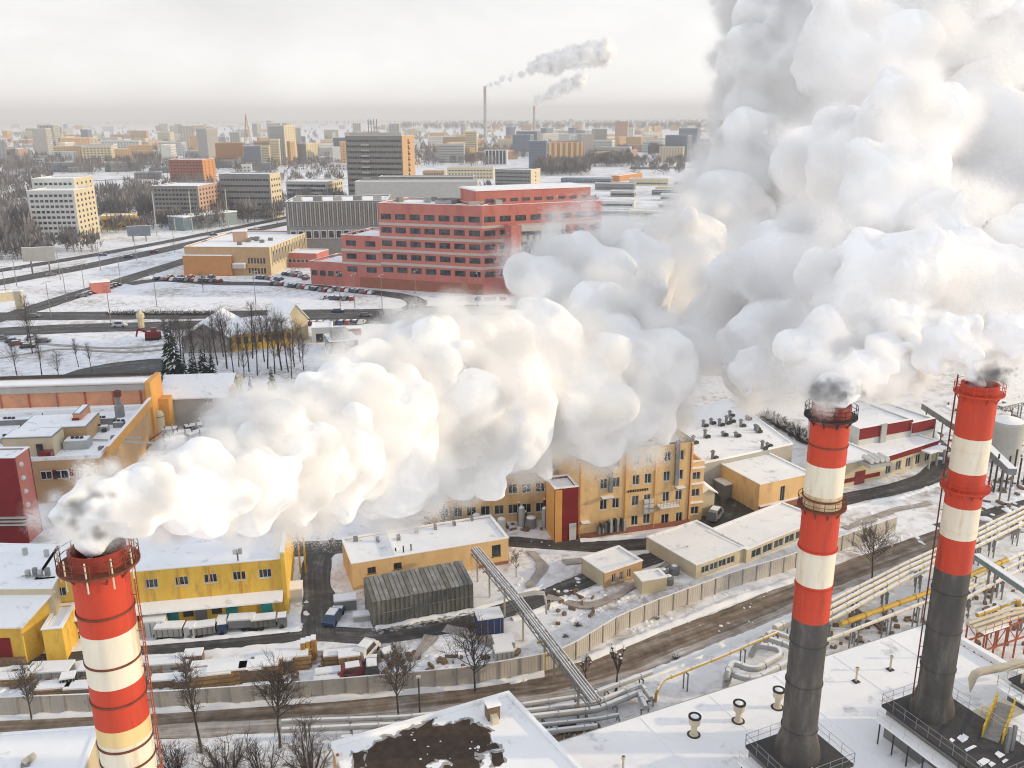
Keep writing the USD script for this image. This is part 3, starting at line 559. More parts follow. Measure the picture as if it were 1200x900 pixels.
# flue machinery at the right edge
o = G(1196, 800, 13)[:2]
fm = thing('flue_machinery', 'grey machine house with stair and snowy landings at the lower right corner', 'machinery', P3(o, BZ))
MB().prism([loc(o, -1.6, -12), loc(o, 9, -12), loc(o, 9, 0), loc(o, -1.6, 0)], BZ + .1, 13.4).build('housing', M['steel_grey'], fm)
MB().prism([loc(o, -2.9, -12), loc(o, -1.3, -12), loc(o, -1.3, .4), loc(o, -2.9, .4)], 13.0, 13.2).build('landing', M['roof_snow'], fm)
MB().prism([loc(o, -1.29, -12), loc(o, 9, -12), loc(o, 9, .4), loc(o, -1.29, .4)], 13.41, 13.6).build('deck', M['steel_dark'], fm)
MB().prism([loc(o, -3.6, -12), loc(o, -1.7, -12), loc(o, -1.7, -2), loc(o, -3.6, -2)], 11.0, 11.2).build('landing', M['roof_snow'], fm)
for k in range(8): q = loc(o, -.6 + (k % 4) * 1.3, -1 - 1.9 * (k // 2)); MB().prism([q, q + ax * 1.0, q + ax * 1.1 + ay * .7, q + ay * .6], 13.601, 13.68 + .5 * (k % 3 == 0)).build('snow_patch' if k % 3 else 'cabinet', M['snow' if k % 3 else 'pipe_grey'], fm)
rl = MB(); frame_rail(rl, P3(loc(o, -2.8, .4), 13.2), P3(loc(o, -2.8, -12), 13.2), 1.1, 1.2); rl.build('handrail', M['pipe_cream'], fm)
rl = MB(); frame_rail(rl, P3(loc(o, -2.8, .4), 13.5), P3(loc(o, 9, .4), 13.5), 1.1, 1.2); rl.build('handrail', M['pipe_cream'], fm)
for k in range(24): q = loc(o, -2.3 + k * .03, -1.4 - k * .32); MB().bar(P3(q - ax * .5, 13.2 - k * .12), P3(q + ax * .5, 13.2 - k * .12), .26, .06).build('tread', M['frame_white'], fm)
for k in range(4): MB().tube([P3(loc(o, -.8 + k * 1.2, -.6), 13.5), P3(loc(o, -.8 + k * 1.2, -.6), 14.6 + .3 * (k % 3))], .12, 8).build('standpipe', M['handrail_yellow' if k == 1 else 'pipe_cream'], fm)
MB().tube([P3(loc(o, -2, 3.5), BZ + .1), P3(loc(o, -2, 3.5), 11.8), P3(loc(o, -1.8, 3.45), 12.3), P3(loc(o, -1.3, 3.35), 12.5), P3(loc(o, 3, 2.5), 12.6), P3(loc(o, 8, 1.5), 12.4)], .4, 12).build('duct', M['pipe_cream'], fm, smooth=50)

# ---------------------------------------------------------------- roofs at the lower edge
b0, b1 = G(393, 874, 14), G(596, 815, 14); bx = (b1 - b0)[:2] / np.linalg.norm((b1 - b0)[:2]); by = np.array([-bx[1], bx[0]])
tr = poly_block('turbine_hall', 'hall with a snowy roof melted bare and brown in a large patch, lower edge', 'building', [b0[:2] - bx * .3 - by * 30, b1[:2] - by * 30 + bx * 3.0, b1[:2], b0[:2] - bx * .3], 14.0, 0, 'tan_wall', rim=0.5)
def blob(px, z0, z1, seed, z, wob=0.25):
    P = Polygon([tuple(G(*p, z)[:2]) for p in px]).buffer(0.2); ring = np.array(P.exterior.segmentize(0.18).coords)[:-1]; c = ring.mean(0)
    n1 = meshkit.fbm(np.column_stack([ring * 1.6, np.full(len(ring), seed)]), 5, seed) - .5; n2 = meshkit.fbm(np.column_stack([ring * 1.6 + 40, np.full(len(ring), seed)]), 5, seed + 9) - .5
    Q = Polygon(ring + np.stack([n1, n2], 1) * 4 * wob).buffer(0)
    Q = max(getattr(Q, 'geoms', [Q]), key=lambda g: g.area)
    return Q
pm, pgs = MB(), []
for k, px in enumerate([[(432, 882), (440, 872), (470, 863), (492, 852), (502, 846), (520, 860), (515, 850), (540, 845), (558, 850), (570, 862), (562, 878), (545, 887), (530, 886), (505, 893), (500, 905), (432, 905)], [(530, 888), (556, 882), (563, 897), (560, 910), (520, 910), (528, 897)], [(577, 884), (587, 884), (589, 893), (581, 896)], [(417, 883), (423, 882), (426, 897), (419, 899)], [(560, 876), (580, 873), (582, 875), (562, 880)], [(463, 868), (467, 866), (468, 868), (464, 870)], [(474, 860), (479, 858), (480, 861), (475, 862)]]):
    pgs.append(blob(px, 0, 0, k, 14.15, 0.5 if k < 2 else .15))
U_ = shapely.union_all(pgs)
for q_ in getattr(U_, 'geoms', [U_]): pm.prism(q_, 14.148, 14.156)
U2 = U_.buffer(.22); wet = MB()
for q_ in getattr(U2, 'geoms', [U2]):
    g_ = np.array(q_.exterior.segmentize(.15).coords)[:-1]; g_ = Polygon(g_ + (np.stack([meshkit.fbm(np.column_stack([g_ * 2.2, g_[:, :1] * 0 + 5]), 4, 3), meshkit.fbm(np.column_stack([g_ * 2.2 + 30, g_[:, :1] * 0 + 5]), 4, 4)], 1) - .5) * .9).buffer(0)
    for p_ in getattr(g_, 'geoms', [g_]): wet.prism(p_, 14.141, 14.147)
wet.build('wet_snow', M['wet_snow'], tr)
bp = pm.build('bare_roof_patch', M['bitumen'], tr)
rs3 = np.random.default_rng(4); lm = MB()
for k in range(16):
    q = G(rs3.uniform(436, 568), rs3.uniform(850, 900), 14.156)
    s_ = trimesh.creation.icosphere(1, rs3.uniform(.03, .10) * (2 if k % 15 == 0 else 1)); s_.apply_scale([rs3.uniform(.7, 2), 1, .35]); s_.apply_translation(q); lm.tm(s_)
lm.build('snow_crust', M['snow'], tr, smooth=True, kind='stuff')
b = G(577, 840, 14.15); th = thing('roof_chimney', 'short dark brick vent stack on the brown patched roof', 'vent', b)
MB().box(b + [0, 0, .7], (1.1, 1.0, 1.4), 20).build('stack', M['dark_wood'], th); MB().box(b + [0, 0, 1.5], (1.3, 1.2, .18), 20).build('cap', M['roof_snow'], th); MB().box(b + [.2, -.8, .35], (.6, .6, .7), 20).build('hatch', M['pipe_cream'], th)
b = G(398, 893, 14.2); th = thing('roof_lamp_box', 'small pale box with a red light at the edge of the brown patched roof', 'box', b)
MB().box(b + [0, 0, .35], (.6, .5, .7), 15).build('box', M['frame_white'], th); MB().tm(trimesh.creation.icosphere(2, .12).apply_translation(b + [-.1, -.1, .8])).build('lamp', M['car_red'], th)
q0, q1, q2 = G(-60, 866, 12), G(117, 853, 12), G(97, 905, 12)
bl = poly_block('low_hall', 'low hall with a flat white roof behind the left striped chimney', 'building', [q0[:2] + np.array([0, -30]), q2[:2] + (q2 - q1)[:2] * 4, q1[:2], q0[:2]], 12.0, 0, 'cream_wall', rim=0.25)
b = G(34, 893, 12.15); th = thing('roof_hatch', 'small cylindrical hood lying on the low white hall roof', 'roof vent', b)
MB().tube([b + [-.2, -.5, .3], b + [.25, .5, .3]], .28, 14).build('hood', M['pipe_cream'], th); MB().box(b + [-.1, -.3, .12], (.7, .7, .24), 20).build('foot', M['steel_grey'], th)

# ---------------------------------------------------------------- concrete panel fence
fp = [(-60, 843), (0, 840), (100, 836), (200, 832), (300, 825), (400, 817), (480, 810), (550, 803), (634, 788), (652, 783), (668, 777), (690, 763), (727, 740), (775, 720), (860, 688), (920, 670), (985, 645), (1050, 622)]
Fl = np.array([G(*p)[:2] for p in fp]); dd = np.r_[0, np.cumsum(np.linalg.norm(np.diff(Fl, axis=0), axis=1))]; nP = int(dd[-1] / 2.6)
sp = np.stack([np.interp(np.linspace(0, dd[-1], nP + 1), dd, Fl[:, k]) for k in (0, 1)], 1)
fe = thing('concrete_fence', 'long fence of concrete panels between the yard and the slushy road', 'fence', P3(sp[0], 0))
rf = np.random.default_rng(9)
for k in range(nP):
    a, b = sp[k], sp[k + 1]; d = (b - a) / np.linalg.norm(b - a); tilt = rf.normal() * 0.03; hgt_ = 2.45 + rf.normal() * 0.03
    mb = MB(); L_ = np.linalg.norm(b - a) - 0.2; n_ = np.array([d[1], -d[0], 0])
    pa = P3(a + d * .1, 0.05); mb.panel(sbox(0, 0, L_, hgt_), pa, np.r_[d, 0], n_, 0.12)
    for j in range(6): u = L_ * (j + .5) / 6; mb.panel(sbox(u - .13, .25, u + .13, hgt_ - .2), pa + n_ * .02, np.r_[d, 0], n_, 0.019)
    mb.build('panel', M['fence_concrete'], fe)
    MB().box(P3(a, 1.28), (.18, .22, 2.56), math.degrees(math.atan2(d[1], d[0]))).build('post', M['concrete'], fe)
sn = MB()
for k in range(nP): sn.bar(P3(sp[k], 2.56), P3(sp[k + 1], 2.56), .16, .07)
sn.build('snow_cap', M['snow'], fe)

# ---------------------------------------------------------------- pipe bridge and pipes
def support(mb, p, w=0.9, d=(1, 0)):
    d = np.array(d, float); d /= np.linalg.norm(d); n = np.array([-d[1], d[0]])
    for s in (-1, 1): q = p[:2] + n * w * .5 * s; mb.bar(P3(q, 0), P3(q, p[2]), .14)
    mb.bar(P3(p[:2] - n * (w * .5 + .15), p[2] - .08), P3(p[:2] + n * (w * .5 + .15), p[2] - .08), .14)
bz = 5.0; B_ = [G(557, 643, bz), G(607, 703, bz), G(698, 822, bz)]
pb = thing('pipe_bridge', 'long grey pipe bridge on yellow posts crossing the yard, fence and slushy road', 'pipe bridge', P3(B_[0][:2], 0))
for k, off in enumerate((-.52, -.2, .14, .5)):
    pts = []
    for i, p in enumerate(B_):
        d = (B_[min(i + 1, 2)] - B_[max(i - 1, 0)])[:2]; d /= np.linalg.norm(d); n = np.array([-d[1], d[0]]); pts.append(P3(p[:2] + n * off, bz + .12 + .05 * (k % 2)))
    MB().tube(pts, (.07, .12, .10, .08)[k], 10).build('pipe', M['pipe_grey'], pb, smooth=50)
    MB().bar(pts[0] + [0, 0, .17], pts[1] + [0, 0, .17], .08, .04).build('snow_strip', M['snow'], pb); MB().bar(pts[1] + [0, 0, .17], pts[2] + [0, 0, .17], .08, .04).build('snow_strip', M['snow'], pb)
for i in (0, 1):
    a, b = B_[i], B_[i + 1]; n_ = int(np.linalg.norm(b - a) / 1.6); d = (b - a) / np.linalg.norm(b - a); n = np.array([-d[1], d[0], 0])
    for sg in (-1, 1):
        tr_ = MB(); tr_.bar(a + n * sg * .66 - [0, 0, .05], b + n * sg * .66 - [0, 0, .05], .12, .2)
        tr_.bar(a + n * sg * .66 - [0, 0, .75], b + n * sg * .66 - [0, 0, .75], .1, .12)
        for k in range(n_): p, q = a + (b - a) * k / n_, a + (b - a) * (k + 1) / n_; tr_.bar(p + n * sg * .66 - [0, 0, .1 if k % 2 else .7], q + n * sg * .66 - [0, 0, .7 if k % 2 else .1], .07)
        tr_.build('truss', M['steel_grey'], pb)
    cr = MB()
    for k in range(n_ + 1): p = a + (b - a) * k / n_; cr.bar(p - n * .66 - [0, 0, .12], p + n * .66 - [0, 0, .12], .1, .1)
    cr.build('cross_beam', M['steel_grey'], pb)
for px, m in (((558, 682), 'pipe_cream'), ((573, 700), 'pipe_cream'), ((594, 722), 'pipe_cream'), ((608, 752), 'pipe_cream'), ((634, 787), 'pipe_yellow'), ((655, 800), 'concrete'), ((688, 838), 'concrete')):
    b = G(*px); i = 0 if px[1] < 745 else 1; d = (B_[i + 1] - B_[i])[:2]; tt = np.clip(np.dot(b[:2] - B_[i][:2], d) / np.dot(d, d), 0, 1); q = B_[i][:2] + d * tt; sm = MB(); dn = d / np.linalg.norm(d)
    sm.bar(P3(q, 0), P3(q, bz - .85), .26); sm.bar(P3(q - np.array([-dn[1], dn[0]]), bz - .88), P3(q + np.array([-dn[1], dn[0]]), bz - .88), .2); sm.build('post', M[m], pb)
a = B_[1]; br = MB()
for k in (0, .4, .75): br.tube([a + [0.2, .2 + k, .3], a + [2.2, .9 + k, .3], a + [3.4, 1.1 + k, .1], a + [3.7, .8 + k, -1.2], a + [3.75, .8 + k, -2.6]], .13, 8)
br.build('branch_pipe', M['pipe_grey'], pb, smooth=50)

def run(name, label, px, z, r, m, sup=0, snow=True, elbow=0.6, supm='steel_grey', group=None, lift=None):
    """a pipe along pixel points at its own height, with rounded elbows, on trestles"""
    P = [G(*p[:2], (p[2] if len(p) > 2 else z)) for p in px]
    q = [P[0]]
    for i in range(1, len(P) - 1):
        a, b, c = P[i - 1], P[i], P[i + 1]; u, w = (a - b) / np.linalg.norm(a - b), (c - b) / np.linalg.norm(c - b); e = min(elbow, np.linalg.norm(a - b) * .45, np.linalg.norm(c - b) * .45)
        q += [(1 - t) ** 2 * (b + u * e) + 2 * t * (1 - t) * b + t * t * (b + w * e) for t in np.linspace(0, 1, 5)]
    q.append(P[-1]); th = thing(name, label, 'pipe', P3(P[0][:2], 0), group=group)
    MB().tube(q, r, 12).build('pipe', M[m], th, smooth=50)
    if snow:
        s_ = MB()
        for i in range(len(q) - 1):
            if abs(q[i + 1][2] - q[i][2]) < .3 * np.linalg.norm(q[i + 1] - q[i]): s_.bar(q[i] + [0, 0, r * .93], q[i + 1] + [0, 0, r * .93], r * 1.1, r * .3)
        if s_.v: s_.build('snow_strip', M['snow'], th)
    for i in range(len(P) - 1):
        L_ = np.linalg.norm(P[i + 1] - P[i]); d = (P[i + 1] - P[i]) / (L_ + 1e-9)
        if abs(d[2]) > .5: continue
        for s in np.arange(1.2, L_ - .3, 3.1): MB().tube([P[i] + d * (s - .06), P[i] + d * (s + .06)], r * 1.22, 12).build('flange', M[m], th, smooth=50)
        if sup:
            for s in np.arange(sup * .5, L_, sup):
                p = P[i] + d * s; mb = MB(); support(mb, p - [0, 0, r], max(.7, r * 2.4), d[:2]); mb.build('trestle', M[supm], th)
    return th
# grey pipes beside the slushy road, lower middle
for k, (px, r, z, w) in enumerate([([(330, 846), (470, 841), (600, 828), (690, 815), (764, 788)], .26, 1.2, 'farthest'), ([(330, 856), (480, 849), (600, 836), (697, 824), (752, 803), (763, 819)], .30, 1.2, 'second'),
                              ([(400, 866), (560, 850), (610, 842), (700, 832), (748, 812), (757, 830)], .34, 1.1, 'third'), ([(560, 858), (620, 851), (700, 843), (725, 838)], .22, .9, 'fourth'), ([(560, 868), (640, 858), (700, 851)], .28, .9, 'nearest')]):
    run('roadside_pipe', f'{w} of the grey roadside pipes below the end of the pipe bridge', px, z, r, 'pipe_grey', 5.0, group='grey roadside pipes')
run('gas_pipe', 'yellow pipe dropping to the ground between the road and the boiler house roof', [(768, 822, .3), (769, 812, 2.3), (777, 797, 2.6), (847, 769), (886, 752), (912, 741)], 2.6, .17, 'pipe_yellow', 7.0)
run('loop_pipe', 'fat cream pipe bent into a loop behind the big snowy roof', [(850, 808, .3), (851, 792, 2.4), (858, 776, 2.6), (877, 784), (888, 784), (916, 768), (912, 761), (886, 756), (880, 768, .4)], 2.4, .38, 'pipe_grey', 0, elbow=1.1)
run('loop_pipe', 'outer loop pipe bent round the fat cream one by the middle chimney', [(852, 803, .3), (856, 788, 1.6), (866, 794), (884, 797), (932, 772), (928, 758), (892, 746), (884, 760, .3)], 2.2, .34, 'pipe_grey', 0, elbow=1.1)
run('loop_pipe', 'short cream loop pipe touching the left edge of the middle chimney', [(938, 752), (905, 740), (897, 746), (897, 757, .3)], 2.4, .30, 'pipe_cream', 0, elbow=.8)
run('cream_pipe', 'thick cream pipe coming out from behind the middle chimney towards the road', [(908, 737), (940, 725), (985, 706)], 2.0, .5, 'pipe_cream', 6)
for k, (y0, y1, r, w) in enumerate([(699, 665, .24, 'farthest'), (706, 671, .28, 'second'), (713, 677, .28, 'third'), (721, 684, .24, 'fourth')]):
    run('rack_pipe', f'{w} of the cream pipes on the rack between the right chimneys', [(950, y0 + 18), (985, y0), (1060, y1 - 4), (1100, y1 - 22), (1150, y1 - 46), (1215, y1 - 78)], 3.2, r, 'pipe_cream', 7, group='cream pipes on the rack between the chimneys')
run('mustard_pipe', 'fat mustard yellow pipe on tall supports between the right chimneys', [(985, 731), (1094, 692), (1150, 668), (1180, 656)], 4.0, .34, 'pipe_yellow', 6, snow=False)
run('lower_cream_pipe', 'single cream pipe below the mustard one, along the boiler house', [(945, 760), (980, 746), (1094, 702), (1140, 684)], 3.4, .2, 'pipe_cream', 6)
run('orange_pipe', 'short orange pipe standing on a post at the right, over trodden snow', [(1145, 721), (1194, 703), (1196, 716, 1.0)], 4.0, .28, 'pipe_yellow', 6, elbow=.3)
for k, (dy, w) in enumerate([(0, 'upper'), (9, 'middle'), (18, 'lower')]):
    run('right_rack_pipe', f'{w} pipe of the rack leaving the picture past the right chimney', [(1120, 690 + dy), (1160, 668 + dy), (1200, 648 + dy), (1230, 634 + dy)], 3.0, .22, 'pipe_cream', 6, group='pipes leaving at the right')
def gallery(label, a, b, z, w, h, m, posts=(), name='pipe_gallery'):
    A_, B2 = G(*a, z), G(*b, z); th = thing(name, label, 'pipe gallery', P3(A_[:2], 0)); d = (B2 - A_) / np.linalg.norm(B2 - A_)
    MB().bar(A_, B2, w, h).build('duct', M[m], th); MB().bar(A_ + [0, 0, h / 2 + .05], B2 + [0, 0, h / 2 + .05], w * .9, .1).build('snow_strip', M['snow'], th)
    n = int(np.linalg.norm(B2 - A_) / 2.4)
    for k in range(1, n): p = A_ + (B2 - A_) * k / n; MB().bar(p - d * .06, p + d * .06, w * 1.1, h * 1.12).build('rib', M[m], th)
    for t in posts:
        p = A_ + (B2 - A_) * t; q = np.array([-d[1], d[0], 0])
        for s in (-.5, .5): MB().bar(P3((p + q * w * s)[:2], 0), p + q * w * s - [0, 0, h / 2], .22).build('post', M['steel_grey'], th)
    return th
gallery('teal grey duct running from the right chimney down to the right edge', (1144, 652), (1215, 700), 5.5, 1.0, .7, 'duct_teal', (.3, .9))
gallery('grey gallery on pairs of posts behind the right chimney', (1084, 476), (1130, 506), 6.0, 1.6, 1.2, 'steel_grey', (.15, .4, .9))
gallery('grey gallery leading right from the right chimney past the grey tank', (1152, 520), (1186, 553), 6.0, 1.5, 1.1, 'steel_grey', (.1, .9))
gallery('thin snowy gallery crossing the snowfield at the upper right edge', (1172, 478), (1225, 466), 7.0, 1.2, .8, 'steel_grey', (.35, .55))
# red lattice platform right of the right chimney
o2 = G(1168, 745, 3)[:2]; th = thing('pipe_platform', 'rusty red lattice platform crowded with cream pipes right of the right chimney', 'platform', P3(o2, 0))
for i in range(5):
    for j in range(2): q = loc(o2, -4 + i * 2, -1.2 + 2.4 * j); MB().bar(P3(q, 0), P3(q, 5), .16).build('post', M['steel_red'], th)
for z in (2.6, 5.0):
    for j in range(2): MB().bar(P3(loc(o2, -4.3, -1.2 + 2.4 * j), z), P3(loc(o2, 4.3, -1.2 + 2.4 * j), z), .14, .2).build('beam', M['steel_red'], th)
for i in range(4):
    for j in range(2): MB().bar(P3(loc(o2, -4 + i * 2, -1.2 + 2.4 * j), 2.6 if i % 2 else 5), P3(loc(o2, -2 + i * 2, -1.2 + 2.4 * j), 5 if i % 2 else 2.6), .09).build('brace', M['steel_red'], th)
MB().prism([loc(o2, -4.4, -1.4), loc(o2, 0, -1.4), loc(o2, 0, 1.4), loc(o2, -4.4, 1.4)], 5.12, 5.26).build('deck', M['roof_snow'], th)
for k in range(3): MB().tube([P3(loc(o2, -5 + k * .2, -.8 + k * .8), 5.5), P3(loc(o2, 1 + k, -.8 + k * .8), 5.5), P3(loc(o2, 8, -.8 + k * .8), 5.3 - .4 * k)], .24, 10).build('pipe', M['pipe_cream'], th, smooth=50)
rl = MB(); frame_rail(rl, P3(loc(o2, -4.3, -1.4), 5.2), P3(loc(o2, 4.3, -1.4), 5.2), 1.1, 1.4); rl.build('handrail', M['steel_red'], th)
# ---------------------------------------------------------------- near buildings
# four-storey orange block
A, B = G(677, 632), G(808, 614); L = np.linalg.norm(B - A); us = [.217, .323, .496, .602, .77, .885]
ops = [(L * u - .62, z, L * u + .62, z + 1.75) for u in us for z in (1.1, 4.6, 8.2, 11.6) if not (z < 2 and u > .7) and not (z < 2 and u < .35)]
ops += [(L * .77 - .7, .15, L * .77 + .7, 2.4), (L * .90 - .6, .15, L * .90 + .6, 2.4)]
y4 = building('office_block', 'four storey orange office block with grey ducts on its front, by the yard road', 'building', A, B, 13, 14.6, 'orange_wall', {0: ops, 1: grid(3, (1.1, 4.6, 8.2, 11.6), 1.3, 1.75, 13)}, mull=(1, 0), coping='steel_grey')
for u, z0, z1 in ((.255, 7.6, 14.9), (.835, 7.4, 15.2)): slab_on(y4, 0, L * u, L * u + .6, z0, z1, .02, .5, 'duct', 'steel_grey')
for u in (.01, .40, .66, .975): slab_on(y4, 0, L * u, L * u + .14, .2, 14.4, .01, .15, 'downpipe', 'steel_red' if u > .9 else 'deep_orange')
slab_on(y4, 0, .02, L - .02, .02, .9, .012, .12, 'plinth', 'brick_wall')
slab_on(y4, 0, L * .69, L * .86, 4.0, 4.16, .02, 1.5, 'balcony', 'pale_grey'); slab_on(y4, 0, L * .69, L * .86, 4.17, 4.32, .05, 1.5, 'snow_strip', 'snow')
rl = MB(); frame_rail(rl, on_side(y4, 0, L * .69, 4.3, 1.45), on_side(y4, 0, L * .86, 4.3, 1.45), 1.0, .5); rl.build('balcony_rail', M['steel_grey'], y4)
for u0, u1, z in ((.19, .29, 6.8), (.845, .92, 6.9), (.02, .09, 2.9)): slab_on(y4, 0, L * u0, L * u1, z, z + .12, .02, 1.0, 'canopy', 'steel_grey'); slab_on(y4, 0, L * u0, L * u1, z + .121, z + .25, .03, 1.0, 'snow_strip', 'snow')
for k in range(6): slab_on(y4, 0, L * (.57 + .045 * (k % 2)), L * (.57 + .045 * (k % 2)) + .75, 3.2 + .85 * (k // 2), 3.85 + .85 * (k // 2), .03, .45, 'air_conditioner', 'frame_white')
for k in range(9): slab_on(y4, 0, L * (.425 + .021 * k), L * (.425 + .021 * k) + .28, 7.05, 7.45, .02, .09, 'sign_letter', 'steel_dark')
rq = np.random.default_rng(2)
for k in range(12): slab_on(y4, 0, L * (.16 + .02 * k), L * (.16 + .02 * k) + rq.uniform(.2, .5), .9, rq.uniform(1.6, 3.2), .3, rq.uniform(.7, 1.3), 'machine_unit', ('steel_grey', 'steel_dark', 'pipe_grey')[k % 3])
for k in range(7): q = on_side(y4, 0, L * rq.uniform(.45, .98), 14.0, -rq.uniform(1, 6)); MB().box(q + [0, 0, .5], rq.uniform(.5, 1.6, 3), 20).build('roof_unit', M['steel_grey'], y4)
# lower annex at its right end
A2 = y4.R[1] + (y4.R[1] - y4.R[0]) / L * .02; d_ = (B - A)[:2] / L; nd = np.array([-d_[1], d_[0]])
an = building('annex', 'lower orange annex with snowy ledges at the right end of the office block', 'building', A2 + nd * .9, A2 + nd * .9 + d_ * 2.6, 9, 10.6, 'orange_wall', {0: [(.5, z, 2.0, z + 1.4) for z in (1.2, 4.4, 7.4)]}, frame='frame_white')
for z in (3.4, 6.8, 9.6): slab_on(an, 0, .05, 2.5, z, z + .16, .02, .6, 'ledge', 'roof_snow')
A3 = A2 + d_ * 2.65 + nd * 2; an2 = pitched('lean_to', 'cream lean-to shed with snow roof beside the annex and the yard road', 'shed', A3, A3 + d_ * 2.8, 9, 4.2, 5.0, 'cream_wall', along=False)
MB().tube([G(806, 640), G(806, 640, 7.5)], .09, 6).build('pole', M['steel_grey'], thing('lamp_pole', 'grey pole in front of the right corner of the office block', 'pole', G(806, 640)))
# stair tower and left wing
A, B = G(650, 636), G(677, 632.5)
tw = building('stair_tower', 'burgundy stair tower with a white door, left of the office block', 'tower', A, B, 5, 9.2, 'burgundy', {}, walls={3: 'deep_orange'}, parapet=.3)
slab_on(tw, 0, side_len(tw, 0) * .62, side_len(tw, 0) * .92, .1, 3.0, .01, .08, 'door', 'frame_white'); slab_on(tw, 0, .02, side_len(tw, 0) * .3, .05, 9.0, .01, .06, 'side_panel', 'deep_orange')
A, B = G(505, 617), G(648, 608); L = np.linalg.norm(B - A)
wg = building('low_wing', 'long two storey orange wing half lost in steam, left of the stair tower', 'building', A, B, 12, 8.6, 'orange_wall', {0: grid(8, (1.4, 5.0), 1.6, 1.7, L), 1: grid(4, (1.4, 5.0), 1.4, 1.7, 12)}, mull=(1, 0))
rt = np.random.default_rng(21)
for k in range(16):
    p = G(rt.uniform(490, 645), rt.uniform(607, 622)); th = thing('tank', f'{["grey upright tank", "thin dark standpipe", "white capped cylinder", "squat grey boiler drum"][k % 4]} in the row before the low orange wing', 'tank', p, group='tanks and standpipes before the low wing')
    r_, h_ = ((.55, 3.2), (.2, 4.0), (.7, 2.0), (.9, 1.6))[k % 4]
    MB().lathe([(r_, 0), (r_, h_), (r_ * .6, h_ + .25), (0, h_ + .35)], p, 14).build('shell', M[('pipe_grey', 'steel_dark', 'frame_white', 'steel_grey')[k % 4]], th, smooth=40)
    MB().lathe([(r_ * .9, h_ + .12), (r_ * .6, h_ + .3), (0, h_ + .42)], p, 12).build('snow_cap', M['snow'], th, smooth=60)
# long low building with the ribbed shed in front
A, B = G(414, 692), G(596, 660); L = np.linalg.norm(B - A)
lg = building('workshop', 'long low workshop with a white roof and orange end wall, centre of the yard', 'building', A, B, 8.5, 4.2, 'orange_wall', {0: [(2.2, 2.2, 3.4, 3.2), (6, 2.2, 7.2, 3.2), (21.0, 1.5, 22.4, 3.4)]}, parapet=.12, frame='steel_dark')
slab_on(lg, 0, L * .80, L - .02, .02, .5, .01, .12, 'plinth', 'brick_wall')
q = on_side(lg, 0, L * .27, 4.15, -4); MB().bar(on_side(lg, 0, L * .27, 4.35, -.2), on_side(lg, 0, L * .29, 4.35, -8.3), .35, .6).build('fire_wall', M['roof_snow'], lg)
for k in range(7): q = on_side(lg, 0, L * (.08 + .13 * k), 4.1, -rt.uniform(5.5, 8)); MB().box(q + [0, 0, .35], rt.uniform(.4, .9, 3), 15).build('roof_unit', M['steel_grey'], lg)
for k in range(3): q = on_side(lg, 0, L * (.28 + .05 * k), 4.1, -1 - k * .2); MB().tube([q, q + [0, 0, 1.0]], .1, 8).build('roof_vent', M['steel_dark'], lg)
A, B = G(437, 735), G(555, 712); L = np.linalg.norm(B - A); d_ = (B - A) / L; n_ = np.array([-d_[1], d_[0], 0]); up = np.array([0, 0, 1.0])
gs = thing('ribbed_shed', 'old green grey ribbed glass shed leaning against the workshop', 'shed', (A + B) / 2)
zf, zb, dp = 3.7, 4.6, 5.2
MB().add([A, B, B + up * zf, A + up * zf, A + n_ * dp, B + n_ * dp, B + n_ * dp + up * zb, A + n_ * dp + up * zb], [[0, 1, 2, 3], [1, 5, 6, 2], [4, 0, 3, 7], [5, 4, 7, 6], [3, 2, 6, 7]]).build('shell', M['old_shed'], gs)
nr = 22
for k in range(nr):
    a, b = A + d_ * L * k / nr, A + d_ * L * (k + 1) / nr; e = d_ * .05
    z1, z2 = up * (zf + .07 + .02 * (k % 3)), up * (zb + .07 + .02 * (k % 3)); o_ = -n_ * .25
    v = [a + e + o_ + z1, b - e + o_ + z1, b - e + n_ * dp + z2, a + e + n_ * dp + z2]; v += [p + up * .05 for p in v]
    MB().add(v, [[3, 2, 1, 0], [4, 5, 6, 7], [0, 1, 5, 4], [1, 2, 6, 5], [2, 3, 7, 6], [3, 0, 4, 7]]).build('roof_sheet', M['shed_roof' if k % 4 else 'old_shed'], gs)
    MB().bar(a - n_ * .06 + d_ * .1, a - n_ * .06 + d_ * .1 + up * zf, .09).build('rib', M['steel_grey'], gs)
MB().bar(A - n_ * .09 + up * 1.9, B - n_ * .09 + up * 1.9, .07, .09).build('rail', M['steel_grey'], gs)
rb = MB(); rr = np.random.default_rng(5)
for k in range(150):
    p = A + d_ * L * rr.uniform(-.02, 1.0) - n_ * rr.uniform(.3, 2.0); s_ = trimesh.creation.icosphere(0, rr.uniform(.08, .3)); s_.apply_scale([1.3, 1, .6]); s_.apply_translation(p); rb.tm(s_)
t_ = rb.build('rubble', M['concrete'], smooth=False); tag(stage.GetPrimAtPath(t_.path), 'broken stones and snow lumps along the foot of the ribbed shed', 'rubble', kind='stuff')
# small things left of the ribbed shed
for lab, px, s_, m in (('snow covered grey crate beside the left end of the ribbed shed', (405, 712), (3.0, 1.8, 1.5), 'steel_grey'), ('low grey box below the snow covered crate', (424, 726), (2.2, 1.2, .8), 'pale_grey')):
    p = G(*px); th = thing('crate', lab, 'crate', p); MB().box(p + [0, 0, s_[2] / 2], s_, 12).build('box', M[m], th); MB().box(p + [0, 0, s_[2] + .1], (s_[0] + .1, s_[1] + .1, .2), 12).build('snow_cap', M['snow'], th)
